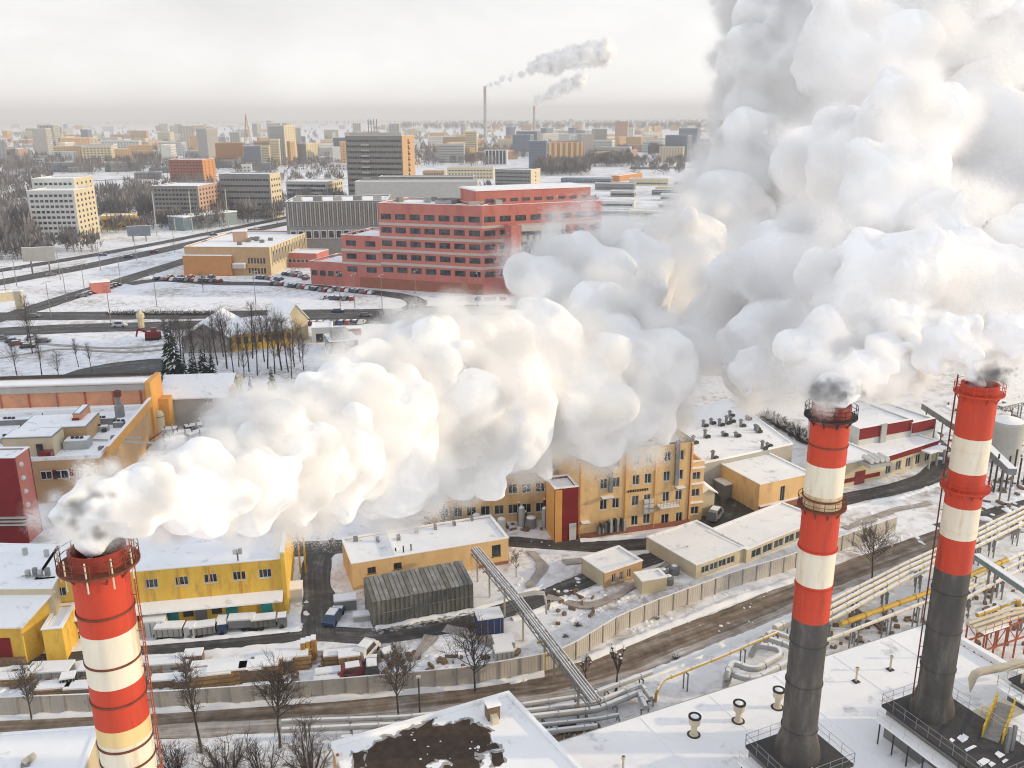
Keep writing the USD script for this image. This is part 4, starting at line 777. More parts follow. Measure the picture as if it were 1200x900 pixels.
# yellow hall with the canopy
A, B = np.array([-61.5, 103.4]), np.array([-31.3, 108.8]); L = np.linalg.norm(B - A)
wy = [.08, .46, .585, .71, .83, .945]
ops = [(L * u - .85, 5.6, L * u + .85, 6.9) for u in (.085, .335, .455, .58, .70, .82, .93)]
yh = building('yellow_hall', 'bright yellow hall with a long snowy canopy behind the left striped chimney', 'building', A, B, 15, 8.2, 'yellow_wall', {0: ops}, parapet=.05, mull=(2, 0), frame='frame_white')
for k in range(8): u = L * (.04 + .131 * k); slab_on(yh, 0, u, u + .12, 3.4, 8.0, .01, .08, 'seam', 'deep_orange')
sl = [on_side(yh, 0, 0.2, 3.4, .02), on_side(yh, 0, L, 3.4, .02), on_side(yh, 0, L, 2.9, 2.1), on_side(yh, 0, .2, 2.9, 2.1)]
MB().add(sl + [p + [0, 0, .22] for p in sl], [[0, 1, 2, 3], [7, 6, 5, 4], [0, 4, 5, 1], [1, 5, 6, 2], [2, 6, 7, 3], [3, 7, 4, 0]]).build('canopy', M['roof_snow'], yh)
slab_on(yh, 1, -.25, 15.2, .05, 9.2, .01, .55, 'gable_wall', 'yellow_wall'); slab_on(yh, 1, -.3, 15.3, 9.2, 9.36, -.02, .6, 'snow_strip', 'snow')
slab_on(yh, 0, .05, L * .25, .02, .9, .01, 1.2, 'loading_dock', 'burgundy'); slab_on(yh, 0, .05, L * .25, .9, 1.0, .02, 1.25, 'snow_strip', 'snow')
for u, m in ((.20, 'teal_door'), (.50, 'teal_door'), (.62, 'steel_grey'), (.75, 'teal_door'), (.90, 'teal_door')): slab_on(yh, 0, L * u, L * u + 1.5, .1, 2.4, .01, .1, 'door', M and m)
for u in (.30, .38, .57, .69): slab_on(yh, 0, L * u, L * u + 1.3, .9, 2.2, .01, .07, 'lower_window', 'steel_dark')
q = on_side(yh, 0, L * .82, 8.1, -.4); th = thing('roof_fan', 'small fan unit on stilts on the yellow hall roof edge', 'fan', q)
MB().tube([q, q + [0, 0, 1.3]], .12, 8).build('stem', M['steel_grey'], th); MB().box(q + [-.3, 0, 1.5], (.5, .5, .6)).build('head', M['frame_white'], th); MB().box(q + [.35, .1, 1.55], (.5, .5, .7), 10).build('head', M['pipe_grey'], th)
q = on_side(yh, 1, 4, 0, 1.4); th = thing('yard_bin', 'white container with snow at the right end of the yellow hall', 'container', q)
MB().box(q + [0, 0, .9], (1.7, 2.4, 1.8), 10).build('body', M['frame_white'], th); MB().box(q + [0, 0, 1.9], (1.8, 2.5, .2), 10).build('snow_cap', M['snow'], th)
q = on_side(yh, 1, 11, 0, 1.6); th = thing('gantry', 'yellow post frame standing at the back right corner of the yellow hall', 'gantry', q)
for dx in (0, .8): MB().bar(q + [dx, 0, 0], q + [dx, 0, 6.5], .22).build('post', M['handrail_yellow'], th)
MB().bar(q + [-.2, 0, 6.5], q + [1.0, 0, 6.5], .25).build('beam', M['handrail_yellow'], th)
# left halls with flat roofs
th = poly_block('warehouse', 'low warehouse with a broad bluish snow roof at the left edge', 'building', [G(-70, 691, 8.2), G(61, 690, 8.2), G(88, 640, 8.2), G(-70, 636, 8.2)], 8.2, 0, 'cream_wall', rim=.2)
for k, px in enumerate([(45, 676), (30, 650), (55, 652)]):
    q = G(*px, 8.35); fn = thing('roof_fan_unit', ('tangled grey fan unit in the middle of the warehouse roof', 'small grey box far left on the warehouse roof', 'small grey box near the back of the warehouse roof')[k], 'roof unit', q)
    for j in range(4 if k == 0 else 1): MB().box(q + [(-1.3 + j * .8) if k == 0 else 0, .3 * (j % 2), .5], (.5, .5, .9 + .3 * (j % 2))).build('unit', M['steel_grey' if j % 2 else 'pipe_grey'], fn)
    if k == 0: MB().bar(q + [-1.9, -.4, .35], q + [1.7, -.4, .35], .12).build('rail', M['steel_grey'], fn)
P = [G(-70, 735, 5.2), G(24, 734, 5.2), G(60, 694, 7.4), G(-70, 695, 7.4)]
th = thing('front_shed', 'yellow shed with a sloping snow roof and a dark red door, left edge', 'shed', P3(P[1][:2], 0))
Bs = [P3(p[:2], 0) for p in P]; E_ = [p - [0, 0, .05] for p in P]
MB().add(Bs + E_, [[0, 1, 5, 4], [1, 2, 6, 5], [2, 3, 7, 6], [3, 0, 4, 7], [4, 5, 6, 7]]).build('wall', M['yellow_wall'], th)
ov = [P[0] + [-.3, -.5, 0], P[1] + [.5, -.5, 0], P[2] + [.5, 0, 0], P[3] + [-.3, 0, 0]]
MB().add(ov + [p + [0, 0, .22] for p in ov], [[3, 2, 1, 0], [4, 5, 6, 7], [0, 1, 5, 4], [1, 2, 6, 5], [2, 3, 7, 6], [3, 0, 4, 7]]).build('roof', M['roof_snow'], th)
q = (Bs[0] * .16 + Bs[1] * .84); dq = (Bs[1] - Bs[0]) / np.linalg.norm(Bs[1] - Bs[0])
MB().bar(q - dq * 2 + [0, -.08, 1.9], q + [0, -.08, 1.9], .12, 3.4).build('door', M['burgundy'], th)
MB().bar(Bs[0] + [0, -.5, .5], Bs[1] + [0, -.5, .5], .9, .9).build('loading_ramp', M['dark_wood'], th)
A, B = np.array([-58.8, 103.6]), np.array([-55.4, 104.4]); th = building('link_block', 'small yellow link between the left shed and the yellow hall', 'building', np.array([-58.3, 97.5]), np.array([-56, 97.9]), 6, 4.6, 'yellow_wall', parapet=.2)
# orange and red plant at the left
za = 8.0
def lift(px, z): return G(*px, z)
eq = poly_block('equipment_hall', 'flat roofed orange hall crowded with roof plant, behind the red block', 'building', [lift((30, 541), za), lift((116, 537), za), lift((178, 472), za), lift((-80, 482), za)], za, 0, 'tan_wall', rim=.7)
xy = eq.xy; a, b = lift((40, 541), za), lift((116, 537), za); d_ = (b - a)[:2] / np.linalg.norm((b - a)[:2]); ang = math.degrees(math.atan2(d_[1], d_[0])); no = np.array([d_[1], -d_[0]])
for k, (px, w_) in enumerate([((52, 561), 1.9), ((71, 558), 2.7), ((101, 555), 2.2)]):
    q = a[:2] + d_ * np.dot(G(*px, 5.2)[:2] - a[:2], d_); fr = MB().box(P3(q + no * .05, 5.4), (w_, .14, 1.6), ang).build('window', M['frame_white'], eq)
    for j in (-1, 1): MB().box(P3(q + no * .13 + d_ * w_ * .24 * j, 5.4), (w_ * .40, .05, 1.3), ang).build('pane', M['pane'], fr)
    MB().box(P3(q + no * .06 + d_ * (w_ / 2 + .45), 5.4), (.7, .14, 1.7), ang).build('wall_panel', M['burgundy'], eq)
a, b = lift((127, 533), za), lift((178, 473), za); MB().bar(P3((a[:2] * .5 + b[:2] * .5) if 0 else a[:2], za + .6), P3(b[:2], za + .6), .5, 1.9).build('end_parapet', M['deep_orange'], eq)
MB().bar(P3(a[:2], za + 1.6), P3(b[:2], za + 1.6), .6, .12).build('snow_strip', M['snow'], eq)
def roof_box(label, px, s, m, z=za + .15, rz=8, name='roof_house', snow=True, ops=()):
    p = G(*px, z); th = thing(name, label, 'roof structure', p); MB().box(p + [0, 0, s[2] / 2], s, rz).build('wall', M[m], th)
    if snow: MB().box(p + [0, 0, s[2] + .12], (s[0] - .5, s[1] - .5, .24), rz).build('roof', M['roof_snow'], th); MB().box(p + [0, 0, s[2] + .05], (s[0] + .12, s[1] + .12, .1), rz).build('coping', M['steel_grey'], th)
    return th, p
th, p = roof_box('cream roof house with a small door on the equipment hall', (42, 529), (8.5, 5, 3.4), 'cream_wall', rz=5)
MB().box(p + [2.2, -2.53, 1.2], (1.1, .1, 2.2), 5).build('door', M['pane'], th)
roof_box('tan roof house with a white roof behind the cream one', (72, 512), (12, 8, 3.0), 'tan_wall', rz=8)
th, p = roof_box('narrow red and orange roof tower beside the white roofed roof house', (99, 506), (1.4, 5.5, 4.4), 'salmon_wall', rz=8); MB().box(p + [.1, -2.8, 2], (1.3, .12, 3.4), 8).build('panel', M['burgundy'], th)
for k, (px, s_, lab) in enumerate([((92, 524), (4.2, 2.6, 1.6), 'big grey cooling unit in the middle of the equipment hall roof'), ((118, 497), (6, 1.2, 1.2), 'long grey duct box near the back of the equipment hall roof'), ((112, 505), (5, 1.0, .9), 'lower grey duct box on the equipment hall roof'), ((12, 497), (9, 1.6, 1.0), 'long grey duct box at the left edge of the equipment hall roof'), ((12, 520), (3, 2, 1.4), 'dark fan box at the left edge below the duct'), ((140, 500), (2, 1.2, 1.0), 'pale vent box near the right of the equipment hall roof')]):
    p = G(*px, za + .15); th = thing('roof_unit', lab, 'roof unit', p); MB().box(p + [0, 0, s_[2] / 2], s_, 8).build('casing', M[('pipe_grey', 'steel_grey')[k % 2]], th); MB().box(p + [0, 0, s_[2] + .06], (s_[0] * .9, s_[1] * .9, .12), 8).build('snow_cap', M['snow'], th)
    for j in range(3): MB().lathe([(.32, 0), (.32, .3), (0, .32)], p + [(-.8 + .8 * j), 0, s_[2] + .13], 12).build('fan', M['steel_dark'], th)
p = G(141, 488, za + .15); th = thing('rusty_stack', 'short rusty flue with a dark red cap on the equipment hall roof', 'flue', p); MB().lathe([(.9, 0), (.9, 2.2), (.45, 2.6), (.45, 4.2)], p, 14).build('pipe', M['steel_grey'], th, smooth=40); MB().lathe([(.75, 4.2), (.75, 5.3), (0, 5.6)], p, 14).build('cap', M['rust'], th, smooth=40)
p = G(55, 536, za + .15); th = thing('red_box', 'small bright red box on the front edge of the equipment hall roof', 'box', p); MB().box(p + [0, 0, .6], (2, 1.4, 1.2), 5).build('case', M['car_red'], th); MB().box(p + [.7, -.72, .6], (.3, .05, .8), 5).build('handle', M['steel_dark'], th)
rk = np.random.default_rng(8)
for k in range(26):
    p = G(rk.uniform(2, 150), rk.uniform(486, 533), za + .15)
    if k % 3 == 0: MB().tube([p, p + [0, 0, rk.uniform(.8, 1.8)]], .1, 6).build('vent_pipe', M['steel_grey'], eq)
    elif k % 3 == 1: MB().box(p + [0, 0, .3], (rk.uniform(.5, 1.4), rk.uniform(.5, 1.2), .6), 8).build('vent_box', M['steel_grey' if k % 2 else 'steel_dark'], eq)
    else: MB().bar(p + [0, 0, .25], p + [rk.uniform(2, 6), rk.uniform(-.6, .6), .25], .25).build('duct', M['pipe_grey'], eq)
A, B = G(-60, 637.5), G(34, 636.5); rd = building('red_block', 'windowless dark red block at the left edge with lamps on its corner', 'building', A, B, 4.6, 14.6, 'burgundy', {}, parapet=.2, walls={1: 'red_wall'})
for k in range(5): q = on_side(rd, 1, 1.4, 13 - k * 2.3, .05); MB().tm(trimesh.creation.icosphere(2, .42).apply_translation(q)).build('lamp', M['frame_white'], rd, smooth=True)
for z in (3.2, 3.8, 4.4): slab_on(rd, 0, .05, side_len(rd, 0) + .2, z, z + .28, .02, .35, 'ledge', 'pale_grey')
# long salmon wall behind
A, B = lift((-80, 486), 0), lift((172, 474), 0); A, B = G(-80, 482, 8), G(173, 474, 8)
sw = building('salmon_hall', 'long salmon walled hall with a snow strip roof, behind the roof plant', 'building', A, B, 7, 12.6, 'salmon_wall', {}, parapet=.2)
L = side_len(sw, 0); slab_on(sw, 0, .05, L - .1, 11.2, 12.5, .02, .2, 'cornice', 'pale_grey'); slab_on(sw, 0, .05, L - .1, 12.9, 13.15, -2.2, .5, 'snow_strip', 'snow')
for k in range(8): u = L * (.06 + .13 * k); slab_on(sw, 0, u, u + .35, 8, 11.2, .02, .18, 'downpipe', 'steel_red' if k % 2 else 'brick_wall')
slab_on(sw, 1, -.5, 7.4, .1, 12.9, .03, 1.1, 'end_wall', 'deep_orange'); slab_on(sw, 1, 3.5, 6.5, .1, 8.0, 1.15, 3.2, 'end_block', 'deep_orange')
MB().bar(on_side(sw, 0, .2, 12.9, -6.4), on_side(sw, 0, L, 13.0, -6.4), .5, .5).build('ridge_gutter', M['steel_dark'], sw)
a, b = lift((-20, 487), 8.6), lift((175, 477), 8.6)
run('roof_main', 'pinkish white pipe running along the foot of the salmon wall', [(-20, 486), (60, 481), (130, 477), (171, 475)], 8.9, .25, 'roof_snow', snow=False)
# grey shed with the snow roof
A, B = G(193, 503), G(273, 500)
gb = pitched('grey_shed', 'grey green hall with a white pitched roof and cream gable, next to the salmon hall', 'building', A, B, 11, 7.0, 10.5, 'pale_grey')
L = side_len(gb, 0); slab_on(gb, 1, -.4, 11.4, .1, 9.0, .02, .6, 'gable_wall', 'cream_wall')
hb = building('white_hut', 'small hut with a snowy flat roof at the right end of the grey shed', 'hut', G(283, 486), G(303, 483), 6, 3.6, 'pale_grey', {0: [(2.0, .2, 3.6, 2.6)]}, parapet=.1)
A, B = G(176, 507), G(192, 506); th = building('yellow_corner', 'small yellow block squeezed between the equipment hall and the grey shed', 'building', A, B, 8, 7.2, 'deep_orange', {}, parapet=.3)
q = G(189, 512); th = thing('cream_silo', 'small cream silo standing before the grey shed', 'silo', q); MB().lathe([(1.1, 0), (1.1, 5), (.7, 5.8), (0, 6)], q, 18).build('shell', M['cream_wall'], th, smooth=40); MB().lathe([(1.13, 4.6), (1.13, 4.8)], q, 18).build('band', M['steel_grey'], th)
for k, (px, m) in enumerate([((178, 522), 'car_red'), ((200, 512), 'steel_grey'), ((215, 516), 'pipe_grey'), ((228, 508), 'steel_dark'), ((206, 524), 'steel_grey'), ((232, 516), 'pipe_grey')]):
    p = G(*px); th = thing('yard_machine', f'{["red lattice conveyor", "grey boxy compressor", "pale long cabinet", "dark round fan housing", "grey pump set", "white cabinet with legs"][k]} in the yard before the grey shed', 'machine', p)
    if k == 0:
        for j in (-.5, .5): MB().bar(p + [-2, j, .2], p + [2.5, j, 3], .25).build('beam', M[m], th)
        for j in range(5): MB().bar(p + [-2 + j, -.5, .3 + j * .6], p + [-2 + j, .5, .3 + j * .6], .12).build('rung', M[m], th)
    else:
        MB().box(p + [0, 0, 1.1], (2.6 + k * .4, 1.8, 1.7), 10 * k).build('casing', M[m], th); MB().box(p + [0, 0, 2.05], (2.4 + k * .4, 1.7, .2), 10 * k).build('snow_cap', M['snow'], th)
        for j in (-.8, .8): MB().tube([p + [j, -.6, 0], p + [j, -.6, 2.6]], .12, 6).build('stand', M['steel_dark'], th)
# sheds right of centre
def shed(label, front, h, depth, wall, post=0, name='shed', parapet=.05, **k):
    A, B = G(*front[0]), G(*front[1]); th = building(name, label, 'shed', A, B, depth, h, wall, k.get('win'), parapet=parapet, coping='roof_snow', frame='frame_white', walls=k.get('walls')); return th
shed('small wooden clad shed with a white roof beside the trodden snow mound', [(708, 690), (752, 675)], 2.5, 5.5, 'tan_wall', win={0: grid(3, (.5,), .7, 1.4, 6.2)}, walls={3: 'cream_wall'})
shed('little pale kiosk with snow roof beside the wooden shed', [(752, 697), (781, 692)], 2.1, 2.6, 'cream_wall')
s1 = shed('broad low garage with a snow roof left of the open shelter', [(815, 679), (875, 657)], 2.3, 11.0, 'cream_wall', win={0: grid(4, (.5,), 1.6, 1.2, 9)})
s2_ = shed('long open fronted shelter with a snow roof running to the middle chimney', [(874, 660), (962, 622)], 2.2, 8.0, 'cream_wall', win={0: grid(6, (.3,), 2.3, 1.4, 18)})
for k, px in enumerate([(777, 676), (790, 672), (783, 684)]):
    p = G(*px); th = thing('yard_tank', ('snow capped round tank beside the garage', 'grey cable drum beside the garage', 'small crate under snow before the garage')[k], 'tank', p); MB().lathe([(.8, 0), (.8, 1.0), (.5, 1.3), (0, 1.35)], p, 14).build('body', M['steel_grey'], th, smooth=40); MB().lathe([(.7, 1.08), (.4, 1.35), (0, 1.42)], p, 12).build('snow_cap', M['snow'], th, smooth=60)
# tan shed, big flat roof, burgundy block
A, B = G(888, 601), G(948, 587); ts = building('tan_depot', 'tan depot with a white roof and red plinth left of the middle chimney', 'building', A, B, 12, 5.2, 'orange_wall', {0: [(4.6, .4, 5.6, 4.0)]}, parapet=.05, frame='steel_grey')
L = side_len(ts, 0); slab_on(ts, 0, .05, L, .02, 1.2, .01, .5, 'plinth', 'brick_wall'); slab_on(ts, 0, .05, L, 1.21, 1.35, .02, .5, 'snow_strip', 'snow'); slab_on(ts, 3, 2, 5, .05, 2.6, .02, 1.6, 'porch', 'steel_grey'); slab_on(ts, 3, 1.9, 5.1, 2.61, 2.8, .02, 1.7, 'snow_strip', 'snow')
fl = poly_block('flat_hall', 'large hall with a flat snowfield roof dotted with vents, behind the tan depot', 'building', [G(818, 545, 6), G(929, 521, 6), G(856, 468, 6), G(770, 490, 6)], 6.0, 0, 'pale_grey', rim=.35)
rv = np.random.default_rng(6)
for k, px in enumerate([(824, 500), (833, 497), (855, 488), (856, 495), (851, 497), (843, 499), (868, 500), (885, 504), (887, 507), (862, 512), (847, 511), (826, 513), (899, 524), (893, 527), (835, 538), (812, 520), (875, 492)]):
    p = G(*px, 6.14); th = thing('hall_vent', f'vent on the flat snowfield roof', 'vent', p, group='small vents on the flat hall roof')
    h_ = rv.uniform(.6, 1.5); MB().lathe([(.3, 0), (.3, h_), (.5, h_ + .1), (0, h_ + .5)], p, 10).build('cowl', M['steel_grey'], th, smooth=40); MB().box(p + [.5, 0, .25], (1.0, .7, .5), 30).build('curb', M['steel_dark'], th)
A, B = G(1003, 546), G(1064, 534); bk = building('burgundy_depot', 'white depot with a burgundy band along its top, right of the middle chimney', 'building', A, B, 14, 7.6, 'white_wall', {}, parapet=.3)
L = side_len(bk, 0); slab_on(bk, 0, -.02, L + .02, 5.4, 7.55, .02, .2, 'band', 'burgundy'); slab_on(bk, 0, L * .38, L * .48, .1, 7.9, .22, .5, 'ladder_frame', 'pipe_grey')
A, B = G(1064.5, 535), G(1090, 529); b2 = building('burgundy_wing', 'short wing of the burgundy banded depot, set a little lower', 'building', A, B, 12, 7.0, 'white_wall', {}, parapet=.3); slab_on(b2, 0, .02, side_len(b2, 0) + .02, 4.9, 6.95, .02, .2, 'band', 'burgundy')
A, B = G(1030, 562), G(1096, 540); b3 = building('depot_annex', 'low annex with a snow roof and burgundy fascia before the banded depot', 'building', A, B, 8, 4.2, 'cream_wall', {0: grid(5, (.6,), 1.6, 2.0, 17)}, parapet=.1); L = side_len(b3, 0); slab_on(b3, 0, .02, L, 3.2, 4.15, .02, .2, 'fascia', 'burgundy')
for u in (L * .72, L * .86, L * .99): slab_on(b3, 0, u - .15, u + .15, .05, 3.1, 1.6, 1.9, 'column', 'pale_grey')
slab_on(b3, 0, L * .68, L + .2, 3.22, 3.5, .21, 2.2, 'canopy', 'roof_snow')
A, B = G(985, 572), G(1030, 562); b4 = building('cream_gatehouse', 'cream gatehouse with a red door half behind the middle chimney', 'building', A, B, 9, 4.6, 'cream_wall', {}, parapet=.1); L = side_len(b4, 0); slab_on(b4, 0, L * .35, L * .6, .05, 2.6, .01, .1, 'door', 'car_red'); slab_on(b4, 0, 0.05, L, .8, 1.6, .012, .08, 'stripe', 'burgundy')
p = G(1026, 545, 4.4); th = thing('chiller', 'pale roof chiller with fat round ducts on the depot annex', 'chiller', p); MB().box(p + [0, 0, .4], (5, 3, .5), 20).build('frame', M['pipe_grey'], th)
for k in range(4): q = p + [-1.6 + k * 1.05, -.3 + .35 * k, 1.3]; MB().tube([q + [.3, -1.3, 0], q + [-.3, 1.3, 0]], .46, 12).build('duct', M['frame_white'], th, smooth=50)
q = G(1174, 540); th = thing('grey_tank', 'upright grey tank under the gallery right of the right chimney', 'tank', q); MB().lathe([(3, 0), (3, 8), (2.4, 8.5), (0, 8.9)], q, 28).build('shell', M['pale_grey'], th, smooth=30); MB().lathe([(2.7, 8.3), (2.4, 8.62), (0, 9.05)], q, 24).build('snow_cap', M['snow'], th, smooth=60)
for k in range(9): p = G(1150 + k * 7, 582 - k * 2); MB().tube([p, p + [0, 0, 5.5 + (k % 3)]], .16, 6).build('post', M['steel_dark'], thing('rack_post', 'dark post of the pipe rack behind the road at the right edge', 'post', p, group='rack posts at the right edge'))
# ---------------------------------------------------------------- steam: cauliflower bodies with thin torn veils round them
def surface_net(F, org, h):
    """closed triangle surface F = 0 of a grid (inside > 0)"""
    ins = F > 0
    sh = np.array(F.shape)
    cs = sum(ins[a:sh[0] - 1 + a, b:sh[1] - 1 + b, c:sh[2] - 1 + c].astype(np.int8) for a in (0, 1) for b in (0, 1) for c in (0, 1))
    act = (cs > 0) & (cs < 8)
    idx = np.argwhere(act); lut = np.full(act.shape, -1, np.int64); lut[tuple(idx.T)] = np.arange(len(idx))
    P, W = np.zeros((len(idx), 3)), np.zeros(len(idx))
    cor = [(a, b, c) for a in (0, 1) for b in (0, 1) for c in (0, 1)]
    val = {k: F[idx[:, 0] + k[0], idx[:, 1] + k[1], idx[:, 2] + k[2]] for k in cor}
    for k in cor:
        for ax in range(3):
            if k[ax] == 0:
                k2 = list(k); k2[ax] = 1; k2 = tuple(k2)
                a, b = val[k], val[k2]; m = (a > 0) != (b > 0)
                t = np.where(m, a / np.where(m, a - b, 1), 0)
                q = np.tile(np.array(k, float), (len(idx), 1)); q[:, ax] += t
                P[m] += q[m]; W[m] += 1
    V = org + h * (idx + P / W[:, None])
    quads = []
    for ax in range(3):
        o1, o2 = (ax + 1) % 3, (ax + 2) % 3
        sl0 = [slice(1, s - 1) for s in sh]; sl0[ax] = slice(0, sh[ax] - 1)
        sl1 = list(sl0); sl1[ax] = slice(1, sh[ax])
        a, b = ins[tuple(sl0)], ins[tuple(sl1)]
        for flip, m in ((False, a & ~b), (True, ~a & b)):
            e = np.argwhere(m)
            if not len(e): continue
            e = e + 1; e[:, ax] -= 1
            d1, d2 = np.zeros(3, int), np.zeros(3, int); d1[o1] = 1; d2[o2] = 1
            q = np.stack([lut[tuple((e - d1 - d2).T)], lut[tuple((e - d2).T)], lut[tuple(e.T)], lut[tuple((e - d1).T)]], 1)
            quads.append(q[:, ::-1] if flip else q)
    return V, np.vstack(quads)

def bud(puffs, rng, spec):
    """spheres with smaller spheres budding on them, as boiling steam has"""
    out, level = [np.array(p) for p in puffs], [np.array(p) for p in puffs]
    for n, lo, hi in spec:
        nxt = []
        for x, y, z, r in level:
            for _ in range(n):
                d = rng.normal(size=3); d /= np.linalg.norm(d)
                rr = r * rng.uniform(lo, hi)
                nxt.append(np.array([*(np.array([x, y, z]) + d * (r * 1.02 - rr * 0.35)), rr]))
        out += nxt; level = nxt
    return np.array(out)

def steam_field(S, h, grow=0.0, pad=7):
    lo, hi = (S[:, :3] - S[:, 3:] - grow).min(0) - pad * h, (S[:, :3] + S[:, 3:] + grow).max(0) + pad * h
    n = np.ceil((hi - lo) / h).astype(int) + 1
    E_ = np.zeros(n, np.float32); k = 1.05 / h
    ax = [lo[i] + h * np.arange(n[i]) for i in range(3)]
    for x, y, z, r in S:
        R = r + grow + 4.5 * h
        i0 = [max(0, int((c - R - lo[i]) / h)) for i, c in enumerate((x, y, z))]
        i1 = [min(n[i], int((c + R - lo[i]) / h) + 2) for i, c in enumerate((x, y, z))]
        gx, gy, gz = (ax[i][i0[i]:i1[i]] - c for i, c in enumerate((x, y, z)))
        d = np.sqrt(gx[:, None, None] ** 2 + gy[None, :, None] ** 2 + gz[None, None, :] ** 2)
        E_[i0[0]:i1[0], i0[1]:i1[1], i0[2]:i1[2]] += np.exp(np.clip(k * (r + grow - d), -12, 14))
    F = np.log(E_ + 1e-7) / k
    pts = np.stack(np.meshgrid(*ax, indexing='ij'), -1)
    near = np.abs(F) < 7 * h
    q = pts[near]
    F[near] += (meshkit.fbm(q / (h * 9), 3, 5) - 0.5) * h * 6.0
    return F, lo

def px_puffs(lst, k=0.82):
    out = []
    for px, py, y, r in lst:
        p = AT(px, py, y); depth = (p - [0, 0, CAM_H]) @ FWD
        out.append([*p, r * depth / FPX * k])
    return out
for sfx_, STEAM in (('', (0.955, 0.95, 0.945)), ('_low', (0.905, 0.90, 0.89))):
    M['steam' + sfx_] = usdkit.material(stage, '/World/Looks/steam' + sfx_, {
        'g': ('geometry', {}), 'n': ('noise_texture', {'scale': 0.9, 'detail': 4}), 'b': ('bump', {'strength': 0.35, 'distance': 0.4}),
        'p': ('principled_bsdf', {'base_color': STEAM, 'roughness': 1.0, 'specular_ior_level': 0.0, 'diffuse_roughness': 0.6})},
        [('g.position', 'n.vector'), ('n.fac', 'b.height'), ('b.normal', 'p.normal')], surface='p.BSDF')
    M['droplets' + sfx_] = usdkit.material(stage, '/World/Looks/steam_droplets' + sfx_, {
        'd': ('diffuse_bsdf', {'color': STEAM}), 'l': ('translucent_bsdf', {'color': STEAM}), 'm': ('mix_closure', {'fac': 0.5})},
        [('d.BSDF', 'm.closure1'), ('l.BSDF', 'm.closure2')], surface='m.closure')
def droplet_puff(seed, n=9000, clumps=120, fine=1.0):
    """a unit ball of fine drifting flecks, thick at the middle and torn into wisps at the rim"""
    r = np.random.default_rng(seed)
    c = r.normal(size=(clumps, 3)) * 0.36; w = r.uniform(.08, .26, clumps)
    k = r.integers(clumps, size=n); p = c[k] + r.normal(size=(n, 3)) * w[k][:, None]
    q = r.normal(size=(n, 3)) * 0.34; own = r.random(n) < .35; p[own] = q[own]
    p = p[np.linalg.norm(p, axis=1) < 1.15]; n = len(p)
    s = fine * 0.0335 * math.sqrt(5000 / n) * r.uniform(.6, 1.4, (n, 1, 1)); a = r.normal(size=(n, 3, 3)); a -= a.mean(1, keepdims=True); a /= np.linalg.norm(a, axis=2, keepdims=True)
    return (p[:, None] + a * s * .58).reshape(-1, 3), np.arange(3 * n).reshape(-1, 3)

PL_A = [(113,640,42.6,26),(112,628,42.6,30),(92,602,42.5,36),(82,588,43,26),(125,590,43,42),(150,612,43,36),(115,572,44,30),
 (170,582,45,58),(205,602,46,42),(240,572,48,66),(215,548,49,45),(290,562,52,66),(335,542,56,80),(300,505,58,52),(350,585,56,40),
 (395,540,62,82),(400,482,68,76),(445,466,74,68),(450,520,70,90),(455,575,68,42),(500,432,82,72),(520,490,80,92),(550,402,90,48),(555,535,82,58),
 (590,442,92,82),(600,510,90,72),(640,402,100,72),(680,470,100,92),(640,540,94,26),(740,452,108,86),(700,402,112,78),(772,422,116,60),(780,452,114,48),(690,515,104,30)]
PL_A2 = [(642,332,135,52),(690,320,140,58),(620,372,128,40),(740,332,150,78),(800,302,165,70),(664,292,150,34),(850,250,200,72),(878,180,230,72),(905,100,260,80),(930,30,280,95),(882,60,280,48),(900,0,300,66),(960,-60,300,120)]
PL_B = [(975,468,63.6,20),(966,460,63.6,18),(988,456,63.8,22),(976,448,64.2,24),(996,444,65,28),(1012,432,68,38),(1040,422,76,40),(962,440,68,24)]
PL_C = [(1148,447,69,12),(1141,438,69.3,16),(1132,417,70,24),(1110,397,72,34),(1095,420,72,26),(1065,420,76,38),(1050,390,80,48),(1010,440,80,42),(1178,395,84,30)]
PL_BC = [(960,422,100,68),(900,402,120,78),(880,440,110,46),(850,382,140,78),(920,322,130,92),(1000,352,110,90),(1060,322,105,78),(1040,232,125,82),(1060,142,140,78),(1000,180,150,78),(1100,252,120,58),(1150,332,110,72),(1180,402,95,52),(1205,302,120,80),(1130,402,90,48)]
PL_BC2 = [(1150,182,220,110),(1200,82,240,120),(1100,42,240,110),(1000,62,230,100),(955,202,200,88),(1230,222,200,100),(1200,-40,250,120),(1060,-40,250,120),(1290,300,180,110)]

